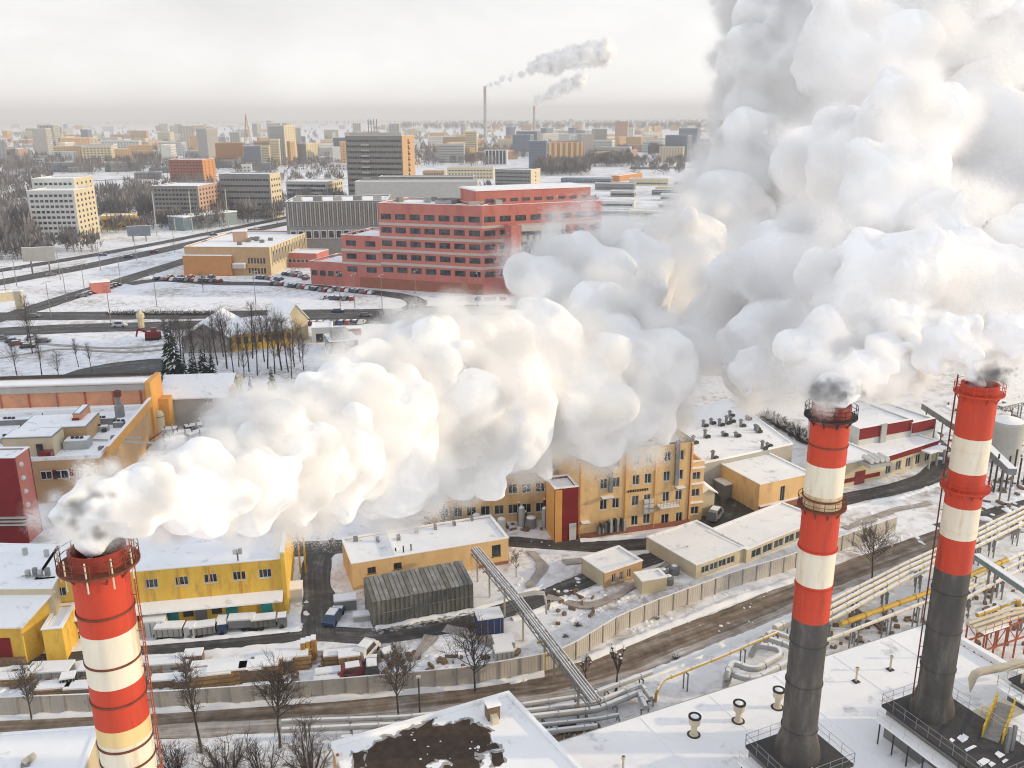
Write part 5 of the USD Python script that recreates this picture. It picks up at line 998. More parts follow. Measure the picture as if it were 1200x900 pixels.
def drops(path, P, s, rng, m, seed, fine=1.0):
    pi = UsdGeom.PointInstancer.Define(stage, path); pr = []; o = rng.normal(size=(len(P), 4)); o /= np.linalg.norm(o, axis=1, keepdims=True)
    for k in range(3): pr.append(usdkit.mesh(stage, f'{path}/droplet_puff_{k:03d}', droplet_puff(seed * 10 + k, fine=fine), m).GetPath())
    pi.CreatePrototypesRel().SetTargets(pr); pi.CreatePositionsAttr(Vt.Vec3fArray.FromNumpy(P.astype(np.float32))); pi.CreateScalesAttr(Vt.Vec3fArray.FromNumpy(np.repeat(s[:, None], 3, 1).astype(np.float32)))
    pi.CreateOrientationsAttr([Gf.Quath(*map(float, x)) for x in o]); pi.CreateProtoIndicesAttr([int(x) for x in rng.integers(3, size=len(P))]); tag(pi, kind='stuff')
def plume(label, chunks, seed, k=0.75, sfx=''):
    t = thing('steam_plume', label, 'steam', kind='stuff')
    rng = np.random.default_rng(seed); pos, sca = [], []
    for lst, h, spec, R, cover in chunks:
        S = bud(px_puffs(lst, k), rng, spec)
        S = S[S[:, 3] > 1.6 * h]
        F, lo = steam_field(S, h, grow=-0.42 * R)
        V, Q = surface_net(F, lo, h)
        MB().add(V, Q).build('billow', M['steam' + sfx], t, smooth=True, world=False)
        tri = np.vstack([Q[:, [0, 1, 2]], Q[:, [0, 2, 3]]]); e = np.cross(V[tri[:, 1]] - V[tri[:, 0]], V[tri[:, 2]] - V[tri[:, 0]]); ar = np.linalg.norm(e, axis=1)
        n = int(ar.sum() * .5 * cover / (math.pi * R * R)); q = rng.choice(len(tri), n, p=ar / ar.sum()); b = rng.dirichlet([1, 1, 1], n)
        pos.append((V[tri[q]] * b[:, :, None]).sum(1) + e[q] / ar[q][:, None] * (R * rng.uniform(0, .8, n))[:, None]); sca.append(R * rng.uniform(.6, 1.4, n))
    drops(t.path + '/droplets', np.vstack(pos), np.concatenate(sca), rng, M['droplets' + sfx], seed); return t
def ysplit(lst, a, b): return [p for p in lst if a <= p[2] < b]
plume('dense white steam drifting from the striped chimney at the far left past the yellow buildings', [
    (ysplit(PL_A, 0, 59), 0.20, [(12, .36, .6)], 0.95, 1.35),
    (ysplit(PL_A, 53, 83), 0.30, [(12, .36, .6)], 1.45, 1.35),
    (ysplit(PL_A, 79, 130), 0.45, [(11, .38, .62)], 2.4, 1.3),
    (PL_A2, 0.95, [(9, .38, .6)], 3.6, 1.25)], 3, k=.78, sfx='_low')
plume('steam rising from the middle striped chimney with dark wisps at its mouth', [(PL_B, 0.2, [(12, .3, .5)], 1.05, 1.3)], 4, k=.82)
plume('warm white steam rolling off the right striped chimney into a tall cloud', [
    (PL_C, 0.22, [(14, .35, .55)], 1.0, 1.3),
    (PL_BC, 0.55, [(9, .4, .6)], 3.3, 1.25),
    (PL_BC2, 1.2, [(9, .4, .6)], 6.0, 1.2)], 5, k=.8)
M['soot'] = usdkit.material(stage, '/World/Looks/soot', {'d': ('diffuse_bsdf', {'color': (0.26, 0.26, 0.265)})}, surface='d.BSDF')
for lab_, lst_, sd_ in (('dark sooty wisps in the steam over the left chimney mouth', [(80,600,39.4,10),(92,592,39.4,11),(104,584,39.4,12),(114,582,39.4,8),(104,627,40.4,10),(118,625,40.4,7),(84,606,39.6,9),(140,634,40.6,5)], 8), ('dark sooty wisps over the middle chimney mouth', [(955,466,61.9,9),(964,458,61.9,11),(976,462,61.9,10),(986,454,62,10),(992,466,62,7),(1000,462,62,6),(970,452,61.9,8),(958,456,62,7)], 9),
        ('dark torn puff just above the right chimney mouth', [(1144,446,67.8,6),(1152,441,68.0,7),(1160,433,68.2,10),(1168,436,68.2,8),(1176,433,68.4,7),(1158,441,68.2,9),(1184,435,68.6,4),(1166,442,68.2,8)], 10)):
    t = thing('soot_wisp', lab_, 'smoke', kind='stuff'); rng_ = np.random.default_rng(sd_); p_ = np.array(px_puffs(lst_, 1.0)); p_ = np.repeat(p_, 6, 0); n_ = len(p_); drops(t.path + '/wisp', p_[:, :3] + rng_.normal(size=(n_, 3)) * p_[:, 3:] * [.9, .6, .6], p_[:, 3] * rng_.uniform(.7, 1.15, n_), rng_, M['soot'], sd_, .62)
# ---------------------------------------------------------------- the town beyond
def rows(h, n, first=1.2): return [first + k * (h - first - .6) / n for k in range(n)]
def far_block(name, label, A, B, C, ytop, wall, nf=0, ncol=0, nr=0, w=1.6, side='', hh=1.5, group=None, cat='building', h=None, frame='pale_grey', parapet=.5):  # side: right wall in a warmer colour, which paints in the sunlight
    if B[1] > 290:
        a_, b_, c_ = G(*A), G(*B), G(*C); d = (b_ - a_)[:2] / np.linalg.norm((b_ - a_)[:2]); n = np.array([-d[1], d[0]]); dep = max(6.0, abs(np.dot((c_ - b_)[:2], n))); h = h or topz(*A, ytop)
    else:   # far off: width and depth follow from the widths of the two faces seen, the house turned a corner towards us
        b_ = G(*B); Dd = np.linalg.norm(b_[:2]); fw = b_[:2] / Dd; rt_ = np.array([fw[1], -fw[0]]); wr = C[0] - B[0]; ph = math.radians(24 if wr > 7 else 6); Fx = FPX * 1.06
        Lf = (B[0] - A[0]) * Dd / (Fx * math.cos(ph)); dep = np.clip(wr * Dd / (Fx * math.sin(ph)), 10, 60) if wr > 7 else 14.0
        a_ = b_.copy(); a_[:2] -= Lf * (math.cos(ph) * rt_ - math.sin(ph) * fw); h = h or topz(*B, ytop)
    A, B = a_, b_
    L = np.linalg.norm((B - A)[:2]); win = {}
    if nf and ncol: win[0] = grid(ncol, rows(h, nf), w, hh, L)
    if nf and nr: win[1] = grid(nr, rows(h, nf), w, hh, dep)
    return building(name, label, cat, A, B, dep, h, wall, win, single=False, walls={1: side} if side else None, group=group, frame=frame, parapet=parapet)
A_px_ = [0]
def fb(name, label, A, B, C, ytop, *a, **k):
    A_px_[0] = A[0]; return far_block(name, label, A, B, C, ytop, *a, **k)
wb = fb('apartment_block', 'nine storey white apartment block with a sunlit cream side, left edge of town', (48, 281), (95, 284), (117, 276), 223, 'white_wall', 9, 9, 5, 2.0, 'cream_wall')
fb('apartment_block', 'taller rear stair wing of the white apartment block', (54, 276), (96, 278), (116, 273), 209, 'white_wall', 10, 8, 4, 2.0, 'cream_wall')
tw4 = fb('office_tower', 'broad dark twelve storey tower with one orange lit side, centre of town', (406, 242), (474, 241), (489, 236), 159, 'dark_grey_wall', 12, 22, 1, 2.4, 'tan_wall', 1.9, frame='grey_wall')  # shaded front and sunlit side are put into two wall colours
L = side_len(tw4, 0)
for k in range(11): slab_on(tw4, 0, L * .28, L * .42, tw4.h * (.06 + .08 * k), tw4.h * (.06 + .08 * k) + 1.3, .13, 1.2, 'balcony', 'pale_grey')
for k in range(11): slab_on(tw4, 1, side_len(tw4, 1) * .45, side_len(tw4, 1) * .6, tw4.h * (.08 + .08 * k), tw4.h * (.08 + .08 * k) + 1.4, .02, .3, 'stair_window', 'burgundy')
slab_on(tw4, 0, 2, L - 2, tw4.h - .3, tw4.h + 2.2, -9, -3, 'roof_house', 'pale_grey')
for k in range(4): q = on_side(tw4, 0, L * (.36 + .05 * k), tw4.h, -6); MB().bar(q, q + [0, 0, 12], .5).build('mast', M['steel_grey'], tw4)
fb('apartment_block', 'long grey slab block with a yellow green lit end, behind the highway', (262, 259), (320, 257), (333, 250), 204, 'grey_wall', 7, 16, 4, 2.0, 'cream_wall', frame='dark_grey_wall')
fb('school_block', 'pale four storey block with many windows left of the dark tower', (336, 240), (384, 238), (404, 231), 213, 'pale_grey', 4, 16, 8, 2.2, 'cream_wall', 2.2, frame='white_wall')
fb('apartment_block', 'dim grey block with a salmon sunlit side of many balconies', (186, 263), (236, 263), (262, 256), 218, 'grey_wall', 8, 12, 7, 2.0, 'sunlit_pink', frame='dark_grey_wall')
fb('apartment_block', 'red brown brick block behind the dim grey one', (203, 217), (240, 218), (254, 213), 187, 'brick_wall', 8, 10, 3, 2.0, 'far_orange', frame='brick_wall')
fb('apartment_block', 'bright orange block, farther left of the tall thin tower', (256, 199), (286, 193), (290, 190), 167, 'far_orange', 8, 10, 0, 2.4, frame='white_wall')
fb('apartment_block', 'blue grey block just right of the bright orange one', (288, 198), (307, 198), (313, 195), 171, 'blue_grey', 9, 6, 2, 2.4, frame='pale_grey')
fb('tower_block', 'tall thin tower, its right side bright in the sun', (318, 193), (336, 194), (349, 190), 147, 'pale_grey', 16, 5, 4, 2.6, 'cream_wall', frame='blue_grey')
fb('tower_block', 'lower cream shaft before the tall thin tower', (319, 195), (329, 195), (334, 193), 163, 'cream_wall', 10, 3, 2, 2.2)
fb('tower_block', 'small pale shaft left of the lower cream one', (308, 196), (317, 196), (321, 194), 171, 'cream_wall', 8, 3, 2, 2.2)
fb('apartment_block', 'block with a side painted sunlit cream right of the tall thin tower', (350, 192), (360, 192), (376, 187), 168, 'grey_wall', 8, 3, 5, 2.2, 'cream_wall')  # grey front and cream side carry shade and sun in their colour
fb('office_block', 'grey green block with a cream end above the red complex', (578, 228), (622, 228), (634, 223), 199, 'grey_wall', 6, 14, 1, 2.2, 'cream_wall', frame='pale_grey')
ob = fb('apartment_block', 'orange block with cream vertical stripes on the skyline', (641, 198), (681, 194), (684, 191), 167, 'far_orange', 8, 0, 0)
for k in range(6): slab_on(ob, 0, side_len(ob, 0) * (.03 + .165 * k), side_len(ob, 0) * (.10 + .165 * k), .5, ob.h - .5, .05, .8, 'stripe', 'cream_wall')
fb('apartment_block', 'mauve block left of the orange striped one', (619, 198), (640, 199), (645, 196), 165, 'blue_grey', 9, 6, 0, 2.4)
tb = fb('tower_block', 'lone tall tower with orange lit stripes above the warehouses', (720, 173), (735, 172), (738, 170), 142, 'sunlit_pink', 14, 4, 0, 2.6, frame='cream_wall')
fb('apartment_block', 'low white block on the skyline right of the lone tower', (752, 180), (778, 179), (781, 176), 165, 'white_wall', 4, 9, 0, 2.6)
fb('apartment_block', 'beige tower block above the pale row', (545, 186), (559, 186), (563, 183), 154, 'cream_wall', 12, 5, 0, 2.4, frame='tan_wall')
fb('apartment_block', 'grey slab left of the beige tower block', (512, 191), (544, 191), (548, 188), 169, 'pale_grey', 7, 12, 0, 2.4)
fb('apartment_block', 'orange fronted low block under the dark tower', (495, 219), (521, 218), (526, 214), 200, 'tan_wall', 4, 8, 0, 2.2, frame='white_wall')
fb('apartment_block', 'long cream row of houses right of the dark tower', (522, 216), (578, 210), (580, 206), 196, 'cream_wall', 3, 14, 0, 2.2, frame='white_wall')
fb('apartment_block', 'white block with blue stripes behind the pale row', (567, 193), (594, 193), (597, 190), 176, 'white_wall', 6, 6, 0, 3.4, hh=3.0, frame='blue_grey')
fb('apartment_block', 'cream slab on the skyline above the white striped block', (582, 178), (613, 177), (616, 174), 163, 'cream_wall', 5, 9, 0, 2.6)
fb('apartment_block', 'pale slab at the skyline just left of the dark tower', (352, 178), (398, 176), (400, 173), 167, 'cream_wall', 4, 12, 0, 2.8)
fb('low_building', 'small yellow house before the dim grey block', (124, 269), (160, 268), (166, 264), 252, 'yellow_wall', 2, 7, 0, 2.0)
fb('low_building', 'low white house between the white apartment block and the dim block', (157, 228), (182, 226), (186, 223), 217, 'white_wall', 2, 6, 0, 2.2)
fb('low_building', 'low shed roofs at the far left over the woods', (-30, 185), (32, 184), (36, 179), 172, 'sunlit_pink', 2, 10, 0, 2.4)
fb('low_building', 'snowy roofed shop right of the white apartment block', (98, 252), (140, 250), (146, 245), 243, 'grey_wall', 1, 6, 0, 2.4)
fb('warehouse', 'long blue roofed warehouse above the red complex', (655, 216), (716, 215), (722, 207), 209, 'blue_grey', 1, 14, 0, 2.6)
fb('warehouse', 'orange ended hall right of the blue roofed warehouse', (716, 216), (726, 213), (770, 206), 206, 'far_orange', 0)
for k in range(6):
    fb('sawtooth_hall', 'long narrow white roof of the far factory', (738 + k * 11, 200 - k * .5), (770 + k * 11, 198.5 - k * .5), (776 + k * 11, 186), 196, 'dark_grey_wall', 0, group='white roofs of the far factory', parapet=.2)
rf_ = np.random.default_rng(31)
for k in range(16):
    x, y = rf_.uniform(690, 800), rf_.uniform(216, 262); w_ = rf_.uniform(22, 48)
    fb('factory_shed', 'low snow roofed factory shed right of the red complex', (x, y), (x + w_, y - rf_.uniform(0, 3)), (x + w_ + 6, y - rf_.uniform(4, 8)), y - rf_.uniform(5, 9), ('pale_grey', 'grey_wall', 'cream_wall', 'dark_grey_wall', 'white_wall')[k % 5], 1, int(w_ / 4), 0, 2.6, group='factory sheds right of the red complex')
for k in range(80):
    x, y = rf_.uniform(-20, 480), rf_.uniform(184, 240)
    if 30 < x < 130 and y > 205 or 170 < x < 420 and y > 204: continue
    w_ = rf_.uniform(18, 40); fb('town_house', 'low snow roofed building among the bare woods', (x, y), (x + w_, y - rf_.uniform(-1, 2)), (x + w_ + 5, y - 6), y - rf_.uniform(6, 11), ('pale_grey', 'grey_wall', 'white_wall', 'blue_grey')[k % 4], 2, int(w_ / 4), 0, 2.2, group='low buildings among the bare woods')
# endless blocks fading into the haze
HL = ['long white slab block far off in the haze', 'shorter cream slab block far off in the haze', 'slender pale grey tower far off in the haze', 'low pinkish row block far off in the haze', 'tall blue grey block far off in the haze', 'broad low cream hall far off in the haze', 'tan slab block far off in the haze', 'huge flat white shed far off in the haze']
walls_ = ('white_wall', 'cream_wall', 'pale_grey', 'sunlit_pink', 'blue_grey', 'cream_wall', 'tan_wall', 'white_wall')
protos = []
for k in range(8):
    L_, D_, H_ = [(60, 13, 27), (42, 14, 27), (24, 22, 48), (90, 13, 16), (34, 14, 36), (70, 26, 9), (52, 13, 30), (110, 40, 8)][k]
    x, y = [(60, 170), (130, 176), (210, 163), (170, 172), (100, 166), (30, 168), (240, 176), (150, 182)][k]; p = G(x, y)
    an_ = math.radians([10, -15, 5, 40, -30, 12, 25, 0][k]); d = np.array([math.cos(an_), math.sin(an_)])
    th = building('hazy_block', HL[k], 'building', p[:2] - d * L_ / 2, p[:2] + d * L_ / 2, D_, H_, walls_[k], {0: grid(int(L_ / 5), rows(H_, max(1, int(H_ / 3.4))), 2.6, 1.7, L_), 1: grid(max(1, int(D_ / 5)), rows(H_, max(1, int(H_ / 3.4))), 2.6, 1.7, D_)}, single=False, group=HL[k] + 's', frame='white_wall')
    protos.append(th)
rh = np.random.default_rng(77)
nfar = 0
while nfar < 300:
    x = rh.uniform(-20, 840); y = 139.5 + 2.5 + 52 * rh.random() ** 1.3 if x < 480 else 145 + 46 * rh.random() ** 1.2
    if x > 840 and y > 165: continue
    p = G(x, max(y, 143.5))
    if p[1] > 9000: continue
    ik = rh.choice(8, p=[.2, .16, .06, .16, .1, .14, .12, .06]); pr = protos[ik]
    copy_of(pr.path, 'hazy_block', HL[ik], 'building', p, pr.rz + rh.choice([0, 90, 20, -35]) + rh.normal() * 4, HL[ik] + 's', rh.uniform(.7, 1.15)); nfar += 1
def far_stack(label, px, yb, yt, r, puffs):
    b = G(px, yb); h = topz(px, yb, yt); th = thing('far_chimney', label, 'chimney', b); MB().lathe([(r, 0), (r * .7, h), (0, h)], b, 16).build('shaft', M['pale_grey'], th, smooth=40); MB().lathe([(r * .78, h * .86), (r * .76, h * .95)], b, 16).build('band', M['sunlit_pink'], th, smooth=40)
    plume('soft steam trail from the ' + label, [([(x, y, b[1], q * 1.1) for x, y, q in puffs], b[1] / 1100, [(7, .4, .6)], b[1] / 330, 1.6)], px)
far_stack('tall thin power station chimney on the horizon', 569, 166, 101, 5, [(571, 100, 2), (575, 98, 3), (581, 97, 3.5), (588, 94, 4), (598, 92, 5), (610, 86, 5), (624, 80, 8), (638, 76, 11), (654, 72, 14), (670, 68, 15), (690, 64, 16), (708, 61, 15)])
far_stack('shorter thin chimney right of the tall one on the horizon', 626, 166, 124, 4, [(627, 121, 3), (630, 118, 5), (636, 115, 5), (644, 111, 7), (652, 106, 8), (664, 101, 9), (680, 96, 10)])
q = G(291, 170); th = thing('lattice_mast', 'thin lattice mast rising over the bright orange block', 'mast', q); hM = topz(291, 170, 133)
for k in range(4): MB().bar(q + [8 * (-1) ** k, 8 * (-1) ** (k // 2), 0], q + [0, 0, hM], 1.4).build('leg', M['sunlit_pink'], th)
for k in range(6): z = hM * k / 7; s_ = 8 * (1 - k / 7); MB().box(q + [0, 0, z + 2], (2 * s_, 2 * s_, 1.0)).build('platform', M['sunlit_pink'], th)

# ---------------------------------------------------------------- the red office complex
def step_block(A, B, u0, u1, depth, h, th, mats='red_wall', floors=5, z00=5.0, sp=5.55, side=None, dz=5.15, strips=True, w=4.5):
    d = (B - A)[:2] / np.linalg.norm((B - A)[:2]); n = np.array([-d[1], d[0]]); no = -np.r_[n, 0]; ux = np.r_[d, 0]
    P = [A[:2] + d * u0, A[:2] + d * u1, A[:2] + d * u1 + n * depth, A[:2] + d * u0 + n * depth]
    ops, k = [], max(1, int((u1 - u0 - 1.0) / sp)); sx = (u1 - u0) / k
    for f in range(floors):
        z = z00 + dz * f + 1.7
        if z + 2.3 > h - .6: continue
        for j in range(k): c = sx * (j + .5); ops.append((c - w / 2, z, c + w / 2, z + 2.2))
    poly = sbox(0, 0, u1 - u0, h)
    if ops: poly = poly.difference(shapely.union_all([sbox(*o) for o in ops]))
    o3 = P3(P[0], 0); MB().panel(poly, o3, ux, no, .4).build('wall', M[mats], th)
    MB().prism([P[0] + n * .402, P[1] + n * .402, P[2], P[3]], 0, h - .9).build('wall', M[mats], th)
    MB().prism([P[0] + n * .45 + d * .4, P[1] + n * .45 - d * .4, P[2] - n * .4 - d * .4, P[3] - n * .4 + d * .4], h - .898, h - .6).build('roof', M['roof_snow'], th)
    Pg = Polygon([tuple(p) for p in P]); MB().prism(Pg.difference(Pg.buffer(-.5, join_style=2)), h + .002, h + .35).build('coping', M[mats], th)
    MB().prism(Pg.buffer(.1, join_style=2).difference(Pg.buffer(-.3, join_style=2)), h + .352, h + .5).build('snow_strip', M['roof_snow'], th)
    for (a, z0, b, z1) in ops:
        f = MB(); f.panel(sbox(a, z0, b, z1).difference(sbox(a + .14, z0 + .14, b - .14, z1 - .14)), o3 - no * .12, ux, no, .1)
        for j in (1, 2): uc = a + (b - a) * j / 3; f.panel(sbox(uc - .06, z0 + .14, uc + .06, z1 - .14), o3 - no * .11, ux, no, .08)
        fr = f.build('window', M['slate_roof'], th); MB().panel(sbox(a + .01, z0 + .01, b - .01, z1 - .01), o3 - no * .2, ux, no, .08).build('pane', M['pane'], fr)
    if strips:
        for f in range(floors):
            z = z00 + dz * f - .45
            if f and z + 1 < h: MB().panel(sbox(0, z, u1 - u0, z + .95), o3 + no * .12, ux, no, .118).build('floor_band', M['band_grey'], th)
    return P, d, n
A, B = G(365, 333), G(566, 346); c = (A + B) / 2
rc = thing('red_office_complex', 'long red office complex with stepped ends and grey floor bands, middle of the town', 'building', P3(c[:2], 0))
L = np.linalg.norm(B - A); zr = 33.2
step_block(A, B, 0, L * .20, 22, 9.2, rc, floors=1, z00=2.0, sp=3.2, w=2.7, strips=False)
step_block(A, B, L * .20 + .003, L * .43, 24, 20.3, rc, floors=3, z00=4.4)
PB, dB, nB = step_block(A, B, L * .43 + .003, L, 26, zr, rc, floors=5, z00=5.0)
MB().panel(sbox(L * .3, .05, L, 4.2), P3(A[:2], 0) - np.r_[nB, 0] * .13, np.r_[dB, 0], -np.r_[nB, 0], .12).build('plinth', M['brick_wall'], rc)
C, D = G(566.1, 346), None
ang2 = math.radians(22); d2 = np.array([math.cos(ang2), math.sin(ang2)]); C2 = PB[1]; D2 = C2 + d2 * 50
PC, dC, nC = step_block(C2, D2, .003, 50, 28, zr, rc, floors=5, z00=5.0)
MB().prism([C2 + d2 * 0 + nC * 6, C2 + d2 * 48 + nC * 6, C2 + d2 * 48 + nC * 24, C2 + nC * 24], zr - .5, zr + 5.2).build('penthouse', M['red_wall'], rc)
MB().prism([C2 + d2 * -.3 + nC * 5.6, C2 + d2 * 48.4 + nC * 5.6, C2 + d2 * 48.4 + nC * 24.4, C2 + d2 * -.3 + nC * 24.4], zr + 5.21, zr + 5.8).build('roof', M['roof_snow'], rc)
for k in range(9): q = C2 + d2 * (4 + 5 * k) + nC * 5.9; MB().bar(P3(q, zr + 1.6), P3(q + d2 * 3, zr + 1.6), .15, 1.2).build('vent_grille', M['slate_roof'], rc)
# the projecting stair block with a glazed front
q = C2 + d2 * 9 - nC * 7
MB().prism([q, q + d2 * 4, q + d2 * 4 + nC * 7, q + nC * 7], 0, zr - 6.8).build('stair_block', M['red_wall'], rc)
MB().prism([q + d2 * 4.003 + nC * .6, q + d2 * 22 + nC * .6, q + d2 * 22 + nC * 7, q + d2 * 4.003 + nC * 7], 0, zr - 9).build('glazed_block', M['slate_roof'], rc)
MB().prism([q + d2 * 4.004 - nC * .2, q + d2 * 22.2 - nC * .2, q + d2 * 22.2 + nC * 7, q + d2 * 4.004 + nC * 7], zr - 8.99, zr - 6.9).build('cornice', M['band_grey'], rc)
for k in range(7):
    for z in range(5): a_ = q + d2 * (4.6 + 2.5 * k) + nC * .52; MB().bar(P3(a_, 5 + z * 4.1), P3(a_ + d2 * 1.9, 5 + z * 4.1), .1, 2.4).build('glass_panel', M['pane'] if z % 2 else M['pale_grey'], rc)
rr2 = np.random.default_rng(12)
for k in range(16): p = PB[0] + dB * rr2.uniform(2, 50) + nB * rr2.uniform(5, 22); MB().box(P3(p, zr + .3), (rr2.uniform(1.5, 6), rr2.uniform(1.5, 4), rr2.uniform(1.2, 3.2)), 20 * (k % 3)).build('roof_unit', M[('steel_grey', 'pale_grey', 'dark_grey_wall')[k % 3]], rc)
lk = building('red_link', 'low red link building with a snowy roof between the tan hall and the red complex', 'building', G(336, 313), G(372, 314), 14, 6.5, 'red_wall', {0: grid(5, (2.2,), 1.6, 1.6, 12)}, single=False, parapet=.2)
gl = fb('grey_office', 'long grey ribbed office slab behind the tan hall', (339, 303), (456, 301), (462, 290), 238, 'grey_wall', 0, h=27.0); L = side_len(gl, 0)
for k in range(44): slab_on(gl, 0, L * (.02 + .022 * k), L * (.02 + .022 * k) + .45, 15.5, 26.4, .02, .5, 'rib', 'dark_grey_wall' if k % 2 else 'pale_grey')
for k in range(13): slab_on(gl, 0, L * (.03 + .075 * k), L * (.03 + .075 * k) + 3.0, 9.4, 13.4, .02, .25, 'window_panel', 'white_wall'); slab_on(gl, 0, L * (.03 + .075 * k) + .4, L * (.03 + .075 * k) + 2.6, 9.8, 13.0, .251, .3, 'pane', 'pane')
for k in range(5): q = on_side(gl, 0, L * (.1 + .2 * k), 26.6, -8); MB().box(q + [0, 0, 1], (4, 3, 2)).build('roof_unit', M['dark_grey_wall' if k % 2 else 'pale_grey'], gl)
fb('roof_range', 'low range of snowy roofs behind the grey slab and red complex', (410, 262), (560, 258), (566, 244), 235, 'pale_grey', 0, h=25)
fb('roof_range', 'second snowy roof range nearer the dark tower', (440, 252), (555, 249), (560, 240), 231, 'dark_grey_wall', 0, h=25)
# tan hall
tn = fb('tan_hall', 'flat tan hall with a sunlit ribbed side and snowy roof beside the car park', (219, 322), (318, 323), (377, 300), 288, 'tan_wall', 0, side='cream_wall', h=12.2); L = side_len(tn, 0); D = side_len(tn, 1)
slab_on(tn, 0, -.2, L * .56, .05, 8.6, .03, 2.0, 'front_wing', 'far_orange'); slab_on(tn, 0, -.3, L * .565, 8.61, 8.9, .03, 2.1, 'snow_strip', 'roof_snow'); slab_on(tn, 0, L * .585, L * .72, 3.4, 5.2, .03, 3.0, 'porch', 'band_grey'); slab_on(tn, 0, L * .585, L * .72, 5.21, 5.5, .03, 3.1, 'snow_strip', 'roof_snow')
for k in range(6):
    for z in (.8, 5.2): slab_on(tn, 0, L * (.74 + .036 * k), L * (.74 + .036 * k) + .8, z, z + 2.4, .02, .06, 'window', 'pane')
for k in range(14): slab_on(tn, 1, D * (.04 + .068 * k), D * (.04 + .068 * k) + .5, 4, 11.9, .02, .5, 'fin', 'cream_wall'); slab_on(tn, 1, D * (.055 + .068 * k), D * (.055 + .068 * k) + D * .04, 5, 10, .02, .06, 'window', 'slate_roof')
q = on_side(tn, 0, L * .44, 11.8, -22); MB().box(q + [0, 0, 2.2], (6, 5, 4.6), 10).build('roof_house', M['sunlit_pink'], tn); MB().box(q + [0, 0, 4.7], (6.3, 5.3, .4), 10).build('snow_cap', M['roof_snow'], tn)
for k in range(8): q = on_side(tn, 0, L * rr2.uniform(.5, .9), 11.8, -rr2.uniform(8, 30)); MB().box(q + [0, 0, .6], (2.0, 1.4, 1.2)).build('roof_unit', M['steel_grey'], tn)
# houses by the park
h1 = pitched('gabled_house', 'old grey brown house with a broad gable among bare trees', 'house', G(216, 414), G(269, 413), 20, 4.8, 8.6, 'concrete', along=False, over=.8)
for k in range(4): slab_on(h1, 0, 1.5 + 3.2 * k, 3.0 + 3.2 * k, 2.0, 4.0, .02, .12, 'window', 'pale_grey')
h2 = pitched('yellow_house', 'long yellow house with a white roof behind the grey brown house', 'house', G(272, 412), G(345, 404), 12, 5.0, 8.2, 'yellow_wall'); L = side_len(h2, 0)
for k in range(8): slab_on(h2, 0, 1.5 + L * .115 * k, 2.7 + L * .115 * k, 2.0, 4.0, .02, .1, 'window', 'pane')
pitched('white_gable_house', 'small house with a bright white gabled roof by the avenue', 'house', G(336, 400), G(362, 396), 14, 6.5, 11, 'cream_wall', along=False)
building('kiosk', 'small pale kiosk with a dark red front, right of the white gable house', 'kiosk', G(366, 402), G(390, 401), 8, 4.6, 'white_wall', {0: [(1.2, .3, 3.4, 2.8)]}, frame='car_red', parapet=.1)
bd = building('dark_pavilion', 'dark pavilion with a glassy roof light beside the pale kiosk', 'pavilion', G(387, 415), G(420, 412), 10, 3.6, 'slate_roof', {}, parapet=.1); slab_on(bd, 0, 1.2, 6, 3.5, 6.2, -7, -1, 'roof_light', 'pale_grey')
q = G(414, 392); th = thing('market_stall', 'low dark red covered stall beside the dark pavilion', 'stall', q); MB().box(q + [0, 0, 1.1], (5, 2.6, 2.2), 5).build('wall', M['burgundy'], th); MB().box(q + [0, 0, 2.3], (5.3, 2.9, .25), 5).build('roof', M['roof_snow'], th)
q = G(166, 384); th = thing('advert_pillar', 'cream advertising pillar with a pointed top beside the avenue', 'pillar', q); MB().lathe([(1.0, 0), (1.0, 3.2), (1.35, 3.3), (1.35, 4.6), (.8, 4.9), (.2, 6)], q, 8).build('body', M['cream_wall'], th)
q = G(24, 362); th = thing('advert_pillar', 'small cream pillar at the corner of avenue and slip road', 'pillar', q); MB().box(q + [0, 0, 3.2], (2.6, 1.2, 6.4)).build('body', M['cream_wall'], th); MB().box(q + [0, 0, 6.6], (3, 1.5, .4)).build('cap', M['roof_snow'], th)
q = G(180, 398); th = thing('red_excavator', 'dark red excavator parked on the snow by the avenue', 'excavator', q); MB().box(q + [0, 0, 1.6], (4.2, 2.6, 1.4), 10).build('body', M['burgundy'], th); MB().box(q + [.4, 0, 3], (1.6, 1.6, 1.6), 10).build('cab', M['car_red'], th); MB().bar(q + [-1, 0, 2], q + [-4.5, 0, 3.4], .5).build('boom', M['burgundy'], th); MB().bar(q + [-4.5, 0, 3.4], q + [-5.2, 0, 1], .4).build('arm', M['burgundy'], th)
for j in (-1, 1): MB().box(q + [0, j, .45], (4, .6, .9), 10).build('track', M['tyre'], th)
q = G(5, 355); th = thing('underpass_wall', 'sunlit cream wing wall of the highway underpass, left edge', 'wall', q); MB().bar(G(-40, 357) + [0, 0, 1.5], G(18, 352) + [0, 0, 1.5], 1.0, 3.4).build('wall', M['cream_wall'], th); MB().bar(G(-40, 357) + [0, 0, 3.4], G(20, 351) + [0, 0, 3.4], 1.6, .4).build('coping', M['roof_snow'], th)
def billboard(label, px, w, h, m, zb=6):
    q = G(*px); th = thing('billboard', label, 'billboard', q)
    for s in (-.3, .3): MB().bar(q + [w * s, 0, 0], q + [w * s, 0, zb], .5).build('leg', M['steel_grey'], th)
    MB().box(q + [0, 0, zb + h / 2], (w, .5, h), 12).build('board', M[m], th); MB().box(q + [0, 0, zb + h + .08], (w, .6, .16), 12).build('snow_cap', M['snow'], th)
billboard('pale grey billboard beside the highway at the left', (49, 322), 13, 6, 'pale_grey'); billboard('small teal billboard by the highway below the white apartment block', (164, 283), 12, 5.5, 'blue_grey', 3)
